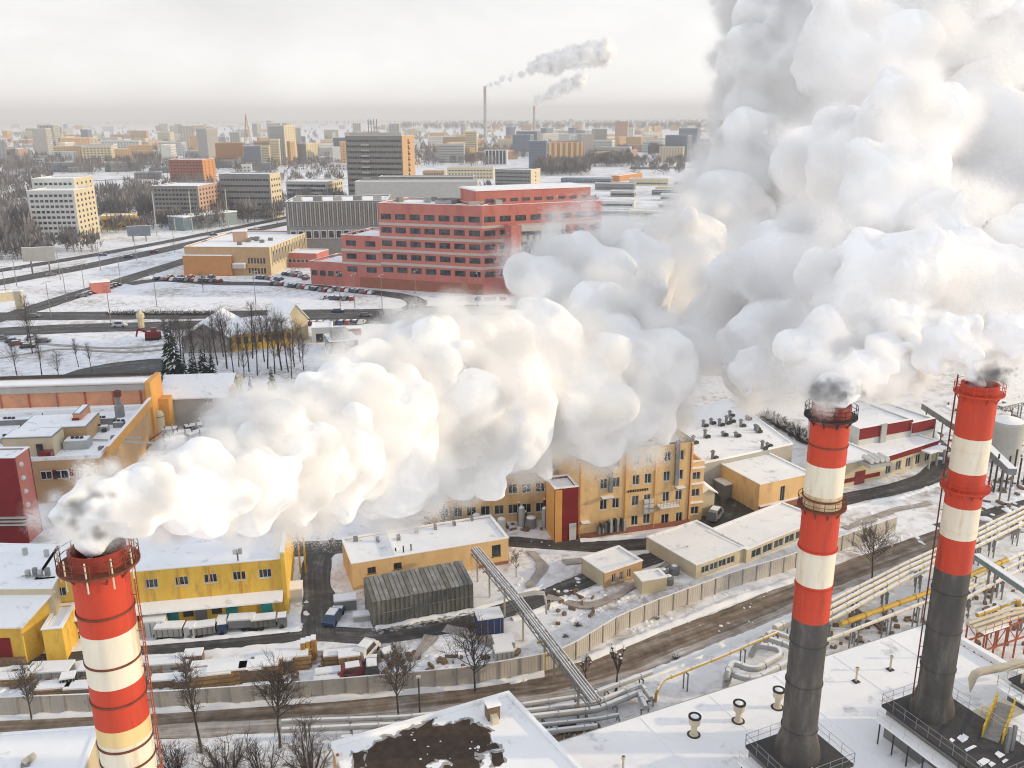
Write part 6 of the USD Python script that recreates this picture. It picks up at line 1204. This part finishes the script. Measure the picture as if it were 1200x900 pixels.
th = thing('glass_pavilion', 'low teal glass fronted pavilion with flags before the dim grey block', 'pavilion', G(235, 268)); a, b = G(207, 270), G(270, 262)
MB().bar(a + [0, 0, 4], b + [0, 0, 4], 14, 8).build('front', M['duct_teal'], th); MB().bar(a + [0, 0, 8.3], b + [0, 0, 8.3], 15, .6).build('roof', M['roof_snow'], th)
for k in range(8): p = a + (b - a) * (k + .5) / 8; MB().bar(p + [0, -8, 0], p + [0, -8, 8], .5).build('mullion', M['pale_grey'], th)
for k in range(3): p = G(184 + k * 42, 276 - k * 4); MB().tube([p, p + [0, 0, 24]], .3, 6).build('pole', M['pale_grey'], thing('flag_pole', 'tall pale flag pole by the highway', 'pole', p, group='flag poles by the highway'))

# ---------------------------------------------------------------- lamp posts
lp = thing('street_lamp', 'slim double armed street lamp along the highway', 'street lamp', G(20, 336), group='street lamps along the highway'); q = lp.loc
MB().tube([q, q + [0, 0, 12]], [.16, .09], 6).build('pole', M['steel_grey'], lp); MB().tube([q + [-2, 0, 12], q + [0, 0, 12.4], q + [2, 0, 12]], .08, 5).build('arm', M['steel_grey'], lp)
for s in (-2, 2): MB().box(q + [s, 0, 12], (.9, .4, .2)).build('lamp_head', M['pale_grey'], lp)
for px in [(71, 328), (118, 317), (160, 305), (205, 296), (245, 286), (78, 352), (100, 346), (142, 335), (8, 350)]: copy_of(lp.path, 'street_lamp', 'slim double armed street lamp along the highway', 'street lamp', G(*px), 15, 'street lamps along the highway')
for px in [(184, 360), (300, 358), (399, 360), (416, 361), (448, 362), (60, 372), (130, 378), (560, 358), (488, 356)]: copy_of(lp.path, 'street_lamp', 'slim street lamp beside the avenue', 'street lamp', G(*px), 80, 'street lamps beside the avenue')
p_ = G(492, 835); th = thing('lamp_post', 'short dark lamp post between road and brown patched roof', 'street lamp', p_); MB().tube([p_, p_ + [0, 0, 4.6]], .1, 6).build('pole', M['steel_dark'], th); MB().box(p_ + [0, 0, 4.7], (.5, .4, .2)).build('lamp_head', M['frame_white'], th)

# ---------------------------------------------------------------- trees
def bare_tree(name, label, loc, h, seed, spread=.6, group=None, first=.3, brown='twig', kind='tree', trunk=.013, dense=1.0):
    """a leafless tree: a leader with rising limbs, each with side shoots and fine twigs; kind pollard: clubbed limbs cut short; kind bush: many stems from the ground"""
    r = np.random.default_rng(seed); loc = np.array(loc, float); th = thing(name, label, 'tree', loc, group=group); tk, cr, kn = MB(), MB(), MB()
    def limb(p, d, L, r0, n, bend, mb, sides):
        pts = [p]
        for _ in range(n):
            d = d + r.normal(size=3) * bend; d[2] += .10; d = d / np.linalg.norm(d); pts.append(pts[-1] + d * L / n)
        mb.tube(pts, np.linspace(r0, r0 * .35, n + 1), sides, False); return np.array(pts)
    def off(d, a, b):
        e = X3(d, [math.cos(b), math.sin(b), .2]); e = e / (np.linalg.norm(e) + 1e-9); return d * math.cos(a) + e * math.sin(a)
    def at(pts, t): f = t * (len(pts) - 1); i = min(len(pts) - 2, int(f)); return pts[i] + (pts[i + 1] - pts[i]) * (f - i), (pts[i + 1] - pts[i]) / np.linalg.norm(pts[i + 1] - pts[i])
    def shoots(pts, L, r0, n2, n3):
        for _ in range(max(2, int(n2))):
            o, d = at(pts, r.uniform(.2, 1.0)); p2 = limb(o, off(d, r.uniform(.4, .9), r.uniform(0, 6.3)), L * r.uniform(.3, .6), max(r0 * .45, .024), 3, .14, cr, 3)
            for _ in range(n3): o, d = at(p2, r.uniform(.2, 1.0)); limb(o, off(d, r.uniform(.3, .9), r.uniform(0, 6.3)), L * r.uniform(.16, .34), .019, 2, .15, cr, 3)
    if kind == 'bush':
        for _ in range(int(16 * dense)):
            a = r.uniform(0, 6.3); d = np.array([math.cos(a) * spread * r.uniform(.2, 1), math.sin(a) * spread * r.uniform(.2, 1), 1.0]); d /= np.linalg.norm(d); L = h * r.uniform(.6, 1.0); p = limb(loc + [math.cos(a) * .3, math.sin(a) * .3, 0], d, L, .012 * h, 5, .09, tk, 4); shoots(p, L * .6, .006 * h, 9 * dense, 5)
    elif kind == 'pollard':
        tr_ = limb(loc, np.array([0, 0, 1.0]), h * .45, trunk * 2.2 * h, 4, .05, tk, 8)
        for _ in range(6):
            a = r.uniform(0, 6.3); d = np.array([math.cos(a) * .45, math.sin(a) * .45, 1.0]); p = limb(tr_[-1] - [0, 0, h * r.uniform(0, .12)], d / np.linalg.norm(d), h * r.uniform(.3, .45), trunk * 1.2 * h, 4, .12, tk, 6)
            for q in (p[-1], p[-2]):
                s_ = trimesh.creation.icosphere(1, h * r.uniform(.02, .035)); s_.apply_translation(q); tk.tm(s_)
                for _ in range(9): limb(q, off(np.array([0, 0, 1.0]), r.uniform(.2, 1.2), r.uniform(0, 6.3)), h * r.uniform(.05, .14), .016, 2, .2, cr, 3)
            s_ = trimesh.creation.icosphere(1, h * .028); s_.apply_scale([1, 1, .6]); s_.apply_translation(p[-1] + [0, 0, h * .025]); kn.tm(s_)
    else:
        tr_ = limb(loc, np.array([0, 0, 1.0]), h * .92, trunk * h, 9, .05, tk, 7)
        for k in range(int(20 * dense)):
            t = first + (1 - first) * ((k + r.uniform(0, 1)) / (20 * dense)) * .97; o, d = at(tr_, t); a = 2.4 * k + r.uniform(-.4, .4); L = h * (1 - first) * r.uniform(.45, 1.0) * (1.12 - t) ** .5 * spread * 1.3
            e = np.array([math.cos(a), math.sin(a), 0]) * spread * r.uniform(.7, 1.2) + [0, 0, r.uniform(.6, 1.0)]; e /= np.linalg.norm(e); p = limb(o, e, L, trunk * h * .42 * (1.1 - t) + .03, 5, .10, cr, 4); shoots(p, L, trunk * h * .2, 8 * dense, 5)
    zt = max(v[:, 2].max() for v in cr.v) - loc[2]; s = h / zt
    for mb in (tk, cr, kn): mb.v = [loc + (v - loc) * [1, 1, s] for v in mb.v]
    tk.build('trunk', M['bark'], th); cr.build('crown', M[brown], th)
    if kn.v: kn.build('snow_cap', M['snow'], th)
    return th
def tree_at(label, px, yt, seed, name='bare_tree', **k):
    p = G(*px); return bare_tree(name, label, p, max(1.5, topz(px[0], px[1], yt)), seed, **k)
tree_at('bare tree on the road side at the far left, in front of the fence', (37, 843), 776, 1, first=.3)
tree_at('bare tree just right of the left chimney', (236, 882), 768, 2, first=.4, spread=.5); tree_at('tall bare tree with a dense crown in front of the wood stacks', (328, 876), 762, 3, first=.42, spread=.75, dense=1.3, brown='bark')
tree_at('bare tree standing between road and fence, left of centre', (467, 838), 748, 4, first=.3, spread=.6, dense=1.2); tree_at('bare tree leaning over the fence near the blue box', (557, 810), 722, 5, first=.28, spread=.65, dense=1.2, brown='bark')
tree_at('stubby pollarded tree by the slushy road', (722, 810), 757, 6, kind='pollard', brown='bark'); tree_at('round crowned bare tree right of the middle chimney', (1021, 686), 606, 7, first=.42, spread=.9, dense=1.3)
tree_at('low dark pollard beside the foot of the pipe bridge', (687, 801), 766, 8, kind='pollard', brown='bark'); tree_at('spindly young tree right of the workshop', (605, 676), 643, 9, dense=.5)
tree_at('brown bushy tree at the lower edge, right of the left chimney', (268, 915), 846, 10, kind='bush', spread=.7, dense=1.3); tree_at('brown bushy tree at the lower edge, left of the patched roof', (365, 912), 842, 11, kind='bush', spread=.6, dense=1.3); tree_at('thin brown bush at the lower edge close to the left chimney', (205, 915), 858, 12, kind='bush', spread=.5); tree_at('straggly bush between the two brown bushy trees', (312, 915), 862, 13, kind='bush', spread=.6)
bt = [tree_at('tall bare tree among the park houses, grey and thin', (266, 432), 352, 20, group='bare trees among the park houses'), tree_at('tall bare tree among the park houses, grey and thin', (314, 432), 358, 21, group='bare trees among the park houses', spread=.45, first=.4)]
for k, (px, s_) in enumerate([((292, 436), .8), ((302, 440), .9), ((330, 434), 1.0), ((338, 436), .9), ((345, 430), .8), ((255, 428), .9), ((240, 424), .7), ((225, 426), .8), ((322, 438), .85), ((280, 430), .75), ((352, 424), .7), ((310, 424), .9), ((218, 434), .8), ((232, 440), .9), ((248, 438), .7), ((274, 442), .8), ((286, 444), .6), ((296, 420), 1.0), ((326, 418), .8), ((342, 444), .7), ((206, 428), .9), ((262, 418), .8), ((356, 434), .6), ((198, 418), .7), ((212, 420), .8)]):
    copy_of(bt[k % 2].path, 'bare_tree', 'tall bare tree among the park houses, grey and thin', 'tree', G(*px), 40 * k, 'bare trees among the park houses', s_)
for k, (px, s_, lab) in enumerate([((38, 414), .75, 'bare tree in the snowy park at the left'), ((50, 444), .75, 'wide bare bush behind the salmon hall'), ((70, 446), .5, 'smaller bare bush right of the wide one'), ((92, 430), .5, 'bare shrub at the river bank'), ((238, 343), .5, 'small bare tree alone on the snowfield by the avenue'), ((33, 402), .9, 'bare tree at the edge of the park lot'), ((20, 440), .6, 'bare tree behind the salmon hall at the far left'), ((108, 436), .5, 'bare shrub hanging over the river bend')]):
    copy_of(bt[k % 2].path, 'bare_tree', lab, 'tree', G(*px), 70 * k, scale=s_)
def spruce(label, px, yt, seed, loc=None, group=None):
    p = G(*px); h = topz(px[0], px[1], yt); r = np.random.default_rng(seed); th = thing('spruce', label, 'tree', p, group=group); MB().tube([p, p + [0, 0, h * .97]], [h * .022, .02], 6).build('trunk', M['bark'], th); nd, sn = MB(), MB()
    for z in np.arange(.08, .99, .045):
        R_ = h * .24 * (1 - z) ** .85 + .1
        for j in range(int(7 + 6 * (1 - z))):
            a = r.uniform(0, 2 * math.pi); e = np.array([math.cos(a), math.sin(a), 0]); s = np.array([-e[1], e[0], 0]); R2 = R_ * r.uniform(.7, 1.1); o = p + [0, 0, h * (z + r.uniform(-.02, .02))]; tip = o + e * R2 - [0, 0, R2 * .35]; md = o + e * R2 * .55 - [0, 0, R2 * .08]; w_ = R2 * .24
            nd.add([o, md + s * w_, tip, md - s * w_, md - [0, 0, R2 * .2]], [[0, 3, 1], [1, 3, 2], [0, 1, 4], [0, 4, 3], [1, 2, 4], [3, 4, 2]])
            if r.random() < .3: sn.add([o + [0, 0, .1], md + s * w_ * .6 + [0, 0, .1], tip + [0, 0, .12], md - s * w_ * .6 + [0, 0, .1]], [[0, 3, 1], [1, 3, 2]])
    nd.build('crown', M['spruce'], th); sn.build('snow', M['snow'], th); return th
spruce('small dark spruce right of the grey shed', (295, 470), 441, 1); spruce('taller dark spruce next to the steam edge', (320, 466), 428, 2)
for k, (px, yt) in enumerate([((208, 452), 385), ((218, 452), 415), ((228, 452), 405), ((240, 450), 400), ((250, 449), 410), ((203, 446), 372)]): spruce('dark spruce in the tight clump behind the grey shed', px, yt, 10 + k, group='spruces clumped behind the grey shed')
def bush(label, px, r_, seed, group=None):
    p = G(*px); r = np.random.default_rng(seed); th = thing('shrub', label, 'shrub', p, group=group); a, b = MB(), MB()
    for k in range(120):
        d = r.normal(size=3); d[2] = abs(d[2]) * .9; d /= np.linalg.norm(d); e = r.normal(size=3); q = p + d * r_ * r.uniform(.3, 1); (b if d[2] > .5 and r.random() < .45 else a).tube([p + d * r_ * .1, (p + q) / 2 + e * r_ * .1, q], [.05 * r_, .04 * r_, .02 * r_], 3, False)
    a.build('twigs', M['twig'], th)
    if b.v: b.build('snowy_twigs', M['snow'], th)
for k, (px, r_, lab) in enumerate([((677, 733), .8, 'dark shrub in the snowy yard left of the bent fence'), ((663, 746), .6, 'smaller shrub below the dark one in the snowy yard'), ((792, 771), .8, 'snow dusted shrub between road and gas pipe'), ((770, 725), .5, 'tuft of weeds by the sunny fence')]): bush(lab, px, r_, 50 + k)
for k in range(17): bush('round clipped shrub in the row along the avenue', (130 + k * 8.2 + (k % 3), 368.5), 2.2, 60 + k, 'clipped shrubs along the avenue')
for k in range(14): bush('small poplar like shrub in the row beside the flat hall', (898 + k * 3.8, 489 + k * 2.3), 2.6, 90 + k, 'shrub row beside the flat hall')
# woods that read as masses
def fuzz(seed, n=70):
    r = np.random.default_rng(seed); v, f = [], []
    for k in range(n):
        d = r.normal(size=3); d /= np.linalg.norm(d); c = d * r.uniform(.2, 1) ** .5 * [.45, .45, .5] + [0, 0, .55]; e = d * [.10, .10, .16] + [0, 0, .12]; s = r.normal(size=3) * .035
        v += [c - e * .5, c + s, c + e * 1.2, c - s]; b = 4 * k; f += [[b, b + 1, b + 2], [b, b + 2, b + 3]]
    v += [[-.03, 0, 0], [.03, 0, 0], [0, 0, .7]]; b = 4 * n; f += [[b, b + 1, b + 2]]; return np.array(v), np.array(f)
def wood(name, label, regions, seed, cat='wood'):
    r = np.random.default_rng(seed); path = numbered('/World', name); pi = UsdGeom.PointInstancer.Define(stage, path); pr = []
    for k in range(3):
        m = usdkit.mesh(stage, f'{path}/tree_{k:03d}', fuzz(seed * 10 + k), M['far_wood']); pr.append(m.GetPath())
    pos, sc, idx, ori = [], [], [], []
    for (x0, y0, x1, y1, n, h0, h1) in regions:
        for _ in range(n):
            x, y = r.uniform(x0, x1), r.uniform(y0, y1); p = G(x, y); h = r.uniform(h0, h1); pos.append(Gf.Vec3f(*map(float, p))); sc.append(Gf.Vec3f(h * .8, h * .8, h)); idx.append(int(r.integers(3))); a = r.uniform(0, math.pi); ori.append(Gf.Quath(math.cos(a), 0, 0, math.sin(a)))
    pi.CreatePrototypesRel().SetTargets(pr); pi.CreatePositionsAttr(pos); pi.CreateScalesAttr(sc); pi.CreateProtoIndicesAttr(idx); pi.CreateOrientationsAttr(ori)
    tag(pi, label, cat, kind='stuff')
wood('wood', 'bare grey woods round the white apartment block at the left', [(-40, 232, 40, 300, 85, 9, 16), (-30, 205, 60, 232, 65, 10, 16), (115, 232, 180, 262, 75, 9, 15), (100, 268, 180, 274, 20, 6, 10), (0, 296, 60, 305, 30, 7, 11), (60, 290, 115, 297, 18, 7, 11)], 1)
wood('wood', 'dark tree belts between the far blocks at the left and centre', [(100, 188, 400, 203, 190, 9, 14), (150, 216, 300, 236, 90, 8, 13), (300, 205, 400, 216, 40, 7, 11), (-20, 190, 200, 206, 130, 12, 18), (180, 264, 262, 270, 40, 6, 12), (255, 244, 330, 262, 60, 9, 15), (330, 236, 404, 246, 40, 7, 12), (488, 186, 580, 196, 60, 10, 16), (490, 222, 580, 232, 40, 7, 11), (430, 246, 460, 252, 10, 6, 9)], 2)
wood('wood', 'dark wood under the orange striped block and round the far factory', [(630, 196, 690, 206, 160, 10, 16), (690, 180, 740, 196, 200, 11, 17), (740, 190, 800, 206, 60, 8, 12), (760, 178, 830, 184, 120, 12, 18), (690, 240, 700, 250, 10, 6, 9)], 3)
wood('wood', 'pale forest band along the horizon', [(470, 143.2, 900, 153, 700, 22, 32), (-60, 142.8, 480, 146, 260, 18, 28), (-60, 150, 480, 185, 420, 10, 18), (480, 155, 700, 188, 260, 10, 18)], 4)

# ---------------------------------------------------------------- vehicles
def car(name, label, loc, rz, m, group=None, snow=True, s=1.0, van=False, cat='car'):
    th = thing(name, label, cat, (0, 0, 0)); hb, hc = (1.15, 1.9) if van else (.78, 1.4)
    side = [(-2.15, .28), (2.15, .28), (2.2, .7), (1.25, hb + .08), (.75 if not van else 1.0, hc), (-1.35 if not van else -2.1, hc), (-1.95 if not van else -2.15, hb), (-2.2, .75)]
    m_ = trimesh.creation.extrude_polygon(Polygon(side), 1.72, engine='earcut'); v = np.asarray(m_.vertices); v = np.column_stack([v[:, 0], v[:, 2] - .86, v[:, 1]]); tp = v[:, 2] > hb + .2; v[tp, 1] *= .84
    MB().add(v, m_.faces[:, ::-1]).build('body', M[m], th, smooth=25, world=False)
    for sg in (-1, 1): MB().add([[-1.6, sg * .872, hb - .02], [1.0, sg * .872, hb - .02], [.65, sg * .76, hc - .12], [-1.25, sg * .76, hc - .12]], [[0, 1, 2, 3] if sg < 0 else [3, 2, 1, 0]]).build('side_glass', M['pane'], th, world=False)
    MB().add([[1.27, -.75, hb + .1], [1.27, .75, hb + .1], [.8, .66, hc - .06], [.8, -.66, hc - .06]], [[0, 1, 2, 3]]).build('windscreen', M['pane'], th, world=False)
    for x in (-1.35, 1.35):
        for y in (-.8, .8): w = MB(); w.tube([[x, y - .1, .32], [x, y + .1, .32]], .32, 12); w.build('wheel', M['tyre'], th, world=False)
    if snow: MB().box((-.35, 0, hc + .04), (1.7, 1.25, .1)).build('snow_cap', M['snow'], th, world=False); MB().box((1.65, 0, .95), (.8, 1.4, .08)).build('snow_cap', M['snow'], th, world=False)
    x = UsdGeom.Xformable(stage.GetPrimAtPath(th.path)); x.GetOrderedXformOps()[0].Set(Gf.Vec3d(*map(float, loc))); x.AddRotateZOp().Set(float(rz))
    if group: tag(stage.GetPrimAtPath(th.path), group=group)
    return th
gl_ = 'parked car dusted with snow before the tan hall and red complex'; gg = 'cars parked before the tan hall and red complex'
cp = [car('parked_car', gl_, G(200 + 12 * k, 326), 80, m, gg, k % 2 == 0) for k, m in enumerate(('car_black', 'car_grey', 'car_red', 'car_white', 'car_blue'))]
rc_ = np.random.default_rng(3); kk = 0
for (x0, y0, x1, y1, n) in ((186, 328, 262, 331, 13), (300, 326, 332, 329, 7), (320, 333, 392, 343, 14), (334, 322, 362, 326, 6), (392, 340, 440, 345, 9), (560, 352, 600, 352, 4), (345, 318, 362, 330, 5), (380, 350, 420, 352, 5)):
    for k in range(n): t = (k + rc_.uniform(-.2, .2)) / n; copy_of(cp[kk % 5].path, 'parked_car', gl_, 'car', G(x0 + (x1 - x0) * t, y0 + (y1 - y0) * t), 80 + rc_.normal() * 8, gg); kk += 1
for (lab, grp, pts, rz) in (('car parked beside the slip road', 'cars beside the slip road', [(96 + 5 * k, 348 - 1.6 * k) for k in range(9)], 30), ('car under snow in the park lot at the left edge', 'cars in the park lot at the left edge', [(2 + 9 * k + (k % 2) * 4, 398 + 3.2 * (k % 4)) for k in range(6)], 20),
        ('car in the snowy yard right of the red complex', 'cars in the yard right of the red complex', [(700 + (k * 37) % 76, 268 + (k * 13) % 20) for k in range(18)], 50), ('car driving on the avenue', 'cars driving on the avenue', [(428, 371), (396, 366), (470, 368), (600, 372), (140, 383), (40, 372)], 2),
        ('car parked along the avenue verge before the white gable house', 'cars along the avenue verge', [(352 + 8 * k, 381 - k * .2) for k in range(10)], 80), ('car on the highway', 'cars on the highway', [(60, 323), (120, 300), (180, 296), (250, 276), (300, 269), (20, 316), (150, 302)], 28)):
    for k, px in enumerate(pts): copy_of(cp[(k * 3 + 1) % 5].path, 'parked_car', lab, 'car', G(*px), rz + rc_.normal() * 6, grp)
q = G(118, 343); th = thing('red_kiosk', 'small red and white kiosk among the cars by the slip road', 'kiosk', q); MB().box(q + [0, 0, 2.2], (7, 4, 4.4), 30).build('wall', M['red_wall'], th); MB().box(q + [0, 0, 4.6], (7.4, 4.4, .5), 30).build('roof', M['roof_snow'], th)
q = G(141, 383); car('white_van', 'white van crossing the avenue', q, 3, 'car_white', van=True)
q = G(850, 610); car('grey_van', 'grey van turning at the yard road corner right of the office block', G(838, 607), 60, 'car_grey', van=True)
for lab, px, rz, m, van in (('red and white car under snow behind the fence', (417, 790), 15, 'car_red', False), ('dark car beside the snowy red one', (436, 786), 100, 'car_black', False), ('white boxy van under snow beside the snow crates', (430, 768), 70, 'car_white', True), ('dark blue car parked under snow left of the ribbed shed', (391, 726), 80, 'car_blue', False)): car('yard_car', lab, G(*px), rz, m, van=van)
def truck(label, px, rz, cab, box_, s=1.0):
    th = thing('truck', label, 'truck', (0, 0, 0)); MB().box((2.6, 0, 1.35), (1.7, 2.1, 1.9)).build('cab', M[cab], th, world=False); MB().box((3.46, 0, 1.75), (.05, 1.8, .8)).build('windscreen', M['pane'], th, world=False)
    MB().box((-.5, 0, .65), (6, .9, .3)).build('chassis', M['steel_dark'], th, world=False); MB().box((-.8, 0, 1.55), (4.4, 2.2, 1.45)).build('load_bed', M[box_], th, world=False); MB().box((-.8, 0, 2.4), (4.5, 2.25, .28)).build('snow_cap', M['snow'], th, world=False); MB().box((2.6, 0, 2.38), (1.6, 2.0, .16)).build('snow_cap', M['snow'], th, world=False)
    for x in (-2.3, -1.2, 2.5):
        for y in (-.9, .9): w = MB(); w.tube([[x, y - .15, .48], [x, y + .15, .48]], .48, 12); w.build('wheel', M['tyre'], th, world=False)
    for k in range(5): MB().box((-2.6 + k * .9, -1.12, 1.5), (.08, .05, 1.3)).build('stake', M['steel_dark'], th, world=False)
    x = UsdGeom.Xformable(stage.GetPrimAtPath(th.path)); x.GetOrderedXformOps()[0].Set(Gf.Vec3d(*map(float, G(*px)))); x.AddRotateZOp().Set(float(rz)); x.AddScaleOp().Set(Gf.Vec3f(s, s, s))
for k, (px, c_, b_, lab) in enumerate([((206, 747), 'car_white', 'pale_grey', 'snow topped truck nearest the left chimney before the yellow hall'), ((244, 744), 'car_blue', 'steel_grey', 'truck with dark load bed before the yellow hall, second from the left'), ((279, 737), 'car_grey', 'steel_grey', 'truck with snow heaped on its load before the yellow hall, third from the left'), ((315, 735), 'car_grey', 'old_shed', 'rightmost snow covered truck before the yellow hall')]): truck(lab, px, (4, 14, 186, 11)[k], c_, b_, (.78, .72, .75, .7)[k])
# ---------------------------------------------------------------- stacks and boxes in the yard
def stack(label, px, n, layers, L_, rz, m, snow=True, name='timber_stack', w=.28):
    p = G(*px); th = thing(name, label, 'timber stack', p, rz); c_, s_ = math.cos(math.radians(rz)), math.sin(math.radians(rz)); r = np.random.default_rng(int(px[0] * 7 + px[1]))
    for k in range(layers):
        for j in range(n):
            o = np.array([r.normal() * .12, (j - (n - 1) / 2) * w * 1.04, .15 + k * .2]); q = p + [o[0] * c_ - o[1] * s_, o[0] * s_ + o[1] * c_, o[2]]; MB().box(q, (L_ + r.normal() * .2, w * .96, .19), rz).build('plank', M[m if (j + k) % 3 else 'dark_wood'], th)
    if snow: MB().box(p + [0, 0, .16 + layers * .2], (L_ * .92, n * w, .2), rz).build('snow_cap', M['snow'], th)
st_ = [((250, 803), 6, 9, 5.0, 10, 'wood'), ((268, 800), 6, 10, 5.0, 10, 'wood'), ((287, 798), 6, 9, 5.0, 9, 'dark_wood'), ((305, 795), 6, 10, 5.0, 10, 'wood'), ((322, 786), 6, 8, 5.0, 10, 'dark_wood'), ((342, 782), 6, 9, 4.6, 10, 'wood'), ((65, 812), 6, 5, 4.2, 8, 'wood'), ((100, 812), 6, 5, 4.6, 5, 'dark_wood'), ((197, 803), 5, 5, 4, 5, 'dark_wood'), ((393, 776), 5, 6, 3, 8, 'wood'), ((12, 800), 5, 4, 5, 5, 'wood'), ((222, 805), 5, 6, 3.0, 8, 'dark_wood')]
wh = ['first from the left in the long row of brown stacks', 'second from the left in the long row of brown stacks', 'darker one, third in the long row of brown stacks', 'fourth in the long row of brown stacks', 'dark one before the golden upright boards', 'one next to the golden upright boards', 'low one by the fence left of the left chimney', 'dark low one touching the left chimney', 'low dark one just right of the left chimney', 'small one beside the snowy red car', 'flat one at the left edge of the yard', 'short dark one beside the row of brown stacks']
for a_, w_ in zip(st_, wh): stack('timber stack under snow, ' + w_, *a_)
for k, px in enumerate([(357, 776), (363, 774), (369, 772)]):
    p = G(*px); th = thing('board_bundle', ('golden', 'brown golden', 'bright golden')[k] + ' upright bundle of boards at the end of the brown stacks', 'boards', p)
    for j in range(5): MB().box(p + [0, .22 * j - .4, 1.5], (.5, .2, 3.0 - .15 * (j % 2)), 10).build('board', M['pipe_yellow' if (j + k) % 2 else 'wood'], th)
    MB().box(p + [0, 0, 3.06], (.6, 1.1, .14), 10).build('snow_cap', M['snow'], th)
bxs = [((573, 738), (3.4, 2.6, 2.3), 14, 'blue_box', 'navy blue cabin with a snowy flat roof beside the pipe bridge'), ((590, 756), (2.6, 2.2, .8), 12, 'pale_grey', 'flat grey platform under snow below the blue cabin'), ((590, 772), (2.4, 1.8, 1.4), 12, 'pale_grey', 'grey crate with a snowy lid at the fence below the blue cabin'), ((410, 779), (2.6, 1.8, 1.6), 12, 'wood', 'wooden crate with snow behind the fence, left of the red car'), ((385, 793), (3, 1.2, .8), 12, 'frame_white', 'long white slotted panel lying by the fence'), ((383, 798), (3, 1.2, .5), 12, 'frame_white', 'second white slotted panel below the first by the fence'), ((300, 811), (3, 1.3, .7), 8, 'frame_white', 'white slab lying before the brown stacks'), ((183, 742), (2.8, 2, 2.2), 8, 'frame_white', 'white barred container right of the left chimney'), ((150, 806), (2.2, 1.5, 1.2), 5, 'old_shed', 'green grey box near the low dark stack'), ((82, 806), (1.6, 1.5, 1.6), 15, 'spruce', 'dark green drum between two stacks by the fence'), ((228, 776), (2.2, 1.6, 1.3), 8, 'dark_wood', 'dark crate behind the row of brown stacks'), ((342, 768), (3.6, 1.4, .9), 10, 'pale_grey', 'snowed over slab pile before the yard road'), ((455, 768), (1.6, 1.2, .7), 30, 'steel_grey', 'low grey bin at the right of the snowy cars'), ((260, 783), (7, 1.2, .8), 9, 'pale_grey', 'long snowed over beam pile behind the brown stacks'), ((198, 782), (5, 1.5, .8), 6, 'pale_grey', 'snowed over pallet row right of the left chimney'), ((60, 790), (5, 2.4, .9), 4, 'pale_grey', 'broad snow covered heap of slabs left of the left chimney'), ((120, 788), (5, 2, .9), 7, 'steel_grey', 'snow covered metal heap behind the left chimney')]
for px, s_, rz, m, lab in bxs:
    p = G(*px); nm = lab.split(' with')[0].split(' under')[0].split(' in ')[0].split(' lying')[0]; th = thing('yard_box', lab, 'box', p); MB().box(p + [0, 0, s_[2] / 2 + .05], s_, rz).build('body', M[m], th); MB().box(p + [0, 0, s_[2] + .14], (s_[0] * 1.02, s_[1] * 1.02, .18), rz).build('snow_cap', M['snow'], th)
    for j in range(4): t = (j + .5) / 4 - .5; a_ = math.radians(rz); MB().box(p + [s_[0] * t * math.cos(a_) + (s_[1] / 2) * math.sin(a_), s_[0] * t * math.sin(a_) - (s_[1] / 2) * math.cos(a_), s_[2] / 2 + .05], (.1, .06, s_[2] * .9), rz).build('batten', M['steel_grey'], th)
# snowed over lumps and lost things lying about the yards
lm = MB(); rl_ = np.random.default_rng(42)
for (x0, y0, x1, y1, n, a, b) in ((0, 785, 350, 815, 150, .15, .5), (370, 765, 630, 800, 70, .12, .4), (640, 690, 760, 740, 120, .1, .3), (700, 690, 900, 740, 50, .08, .25), (620, 560, 660, 640, 30, .1, .3), (960, 590, 1090, 640, 60, .1, .35), (1150, 560, 1200, 640, 60, .2, .7), (340, 690, 360, 740, 20, .1, .4), (600, 650, 680, 690, 40, .1, .25), (1090, 470, 1200, 540, 60, .2, .9)):
    for k in range(n):
        p = G(rl_.uniform(x0, x1), rl_.uniform(y0, y1)); s_ = trimesh.creation.icosphere(1, rl_.uniform(a, b)); s_.apply_scale([rl_.uniform(.8, 2.2), rl_.uniform(.8, 1.6), .55]); s_.apply_transform(trimesh.transformations.rotation_matrix(rl_.uniform(0, 3), [0, 0, 1])); s_.apply_translation(p); lm.tm(s_)
t_ = lm.build('snow_lumps', M['snow'], smooth=True); tag(stage.GetPrimAtPath(t_.path), 'trodden snow lumps scattered about the yards', 'snow', kind='stuff')
db = MB()
for (x0, y0, x1, y1, n) in ((0, 780, 350, 812, 110), (370, 765, 620, 795, 60), (640, 690, 700, 740, 16), (1120, 690, 1200, 760, 40), (960, 720, 1090, 760, 50), (490, 600, 650, 625, 60), (600, 850, 760, 870, 60), (1100, 470, 1200, 545, 40), (1150, 560, 1200, 600, 25), (180, 505, 240, 530, 24)):
    for k in range(n):
        p = G(rl_.uniform(x0, x1), rl_.uniform(y0, y1)); db.box(p + [0, 0, .15], (rl_.uniform(.2, 1.6), rl_.uniform(.15, .6), rl_.uniform(.2, .7)), rl_.uniform(0, 180))
t_ = db.build('yard_clutter', M['dark_wood']); tag(stage.GetPrimAtPath(t_.path), 'dark scrap and pallets half buried in the yards', 'scrap', kind='stuff')

# ---------------------------------------------------------------- haze
M['haze'] = usdkit.material(stage, '/World/Looks/haze', {'v': ('principled_volume', {'color': (0.98, 0.985, 1.0), 'density': HAZE, 'anisotropy': 0.0})}, volume='v.volume')
hz = MB().box((0, 10500, 134), (44000, 21400, 270)).build('haze', M['haze']); tag(stage.GetPrimAtPath(hz.path), 'pale winter haze lying over the whole town', 'haze', kind='stuff')
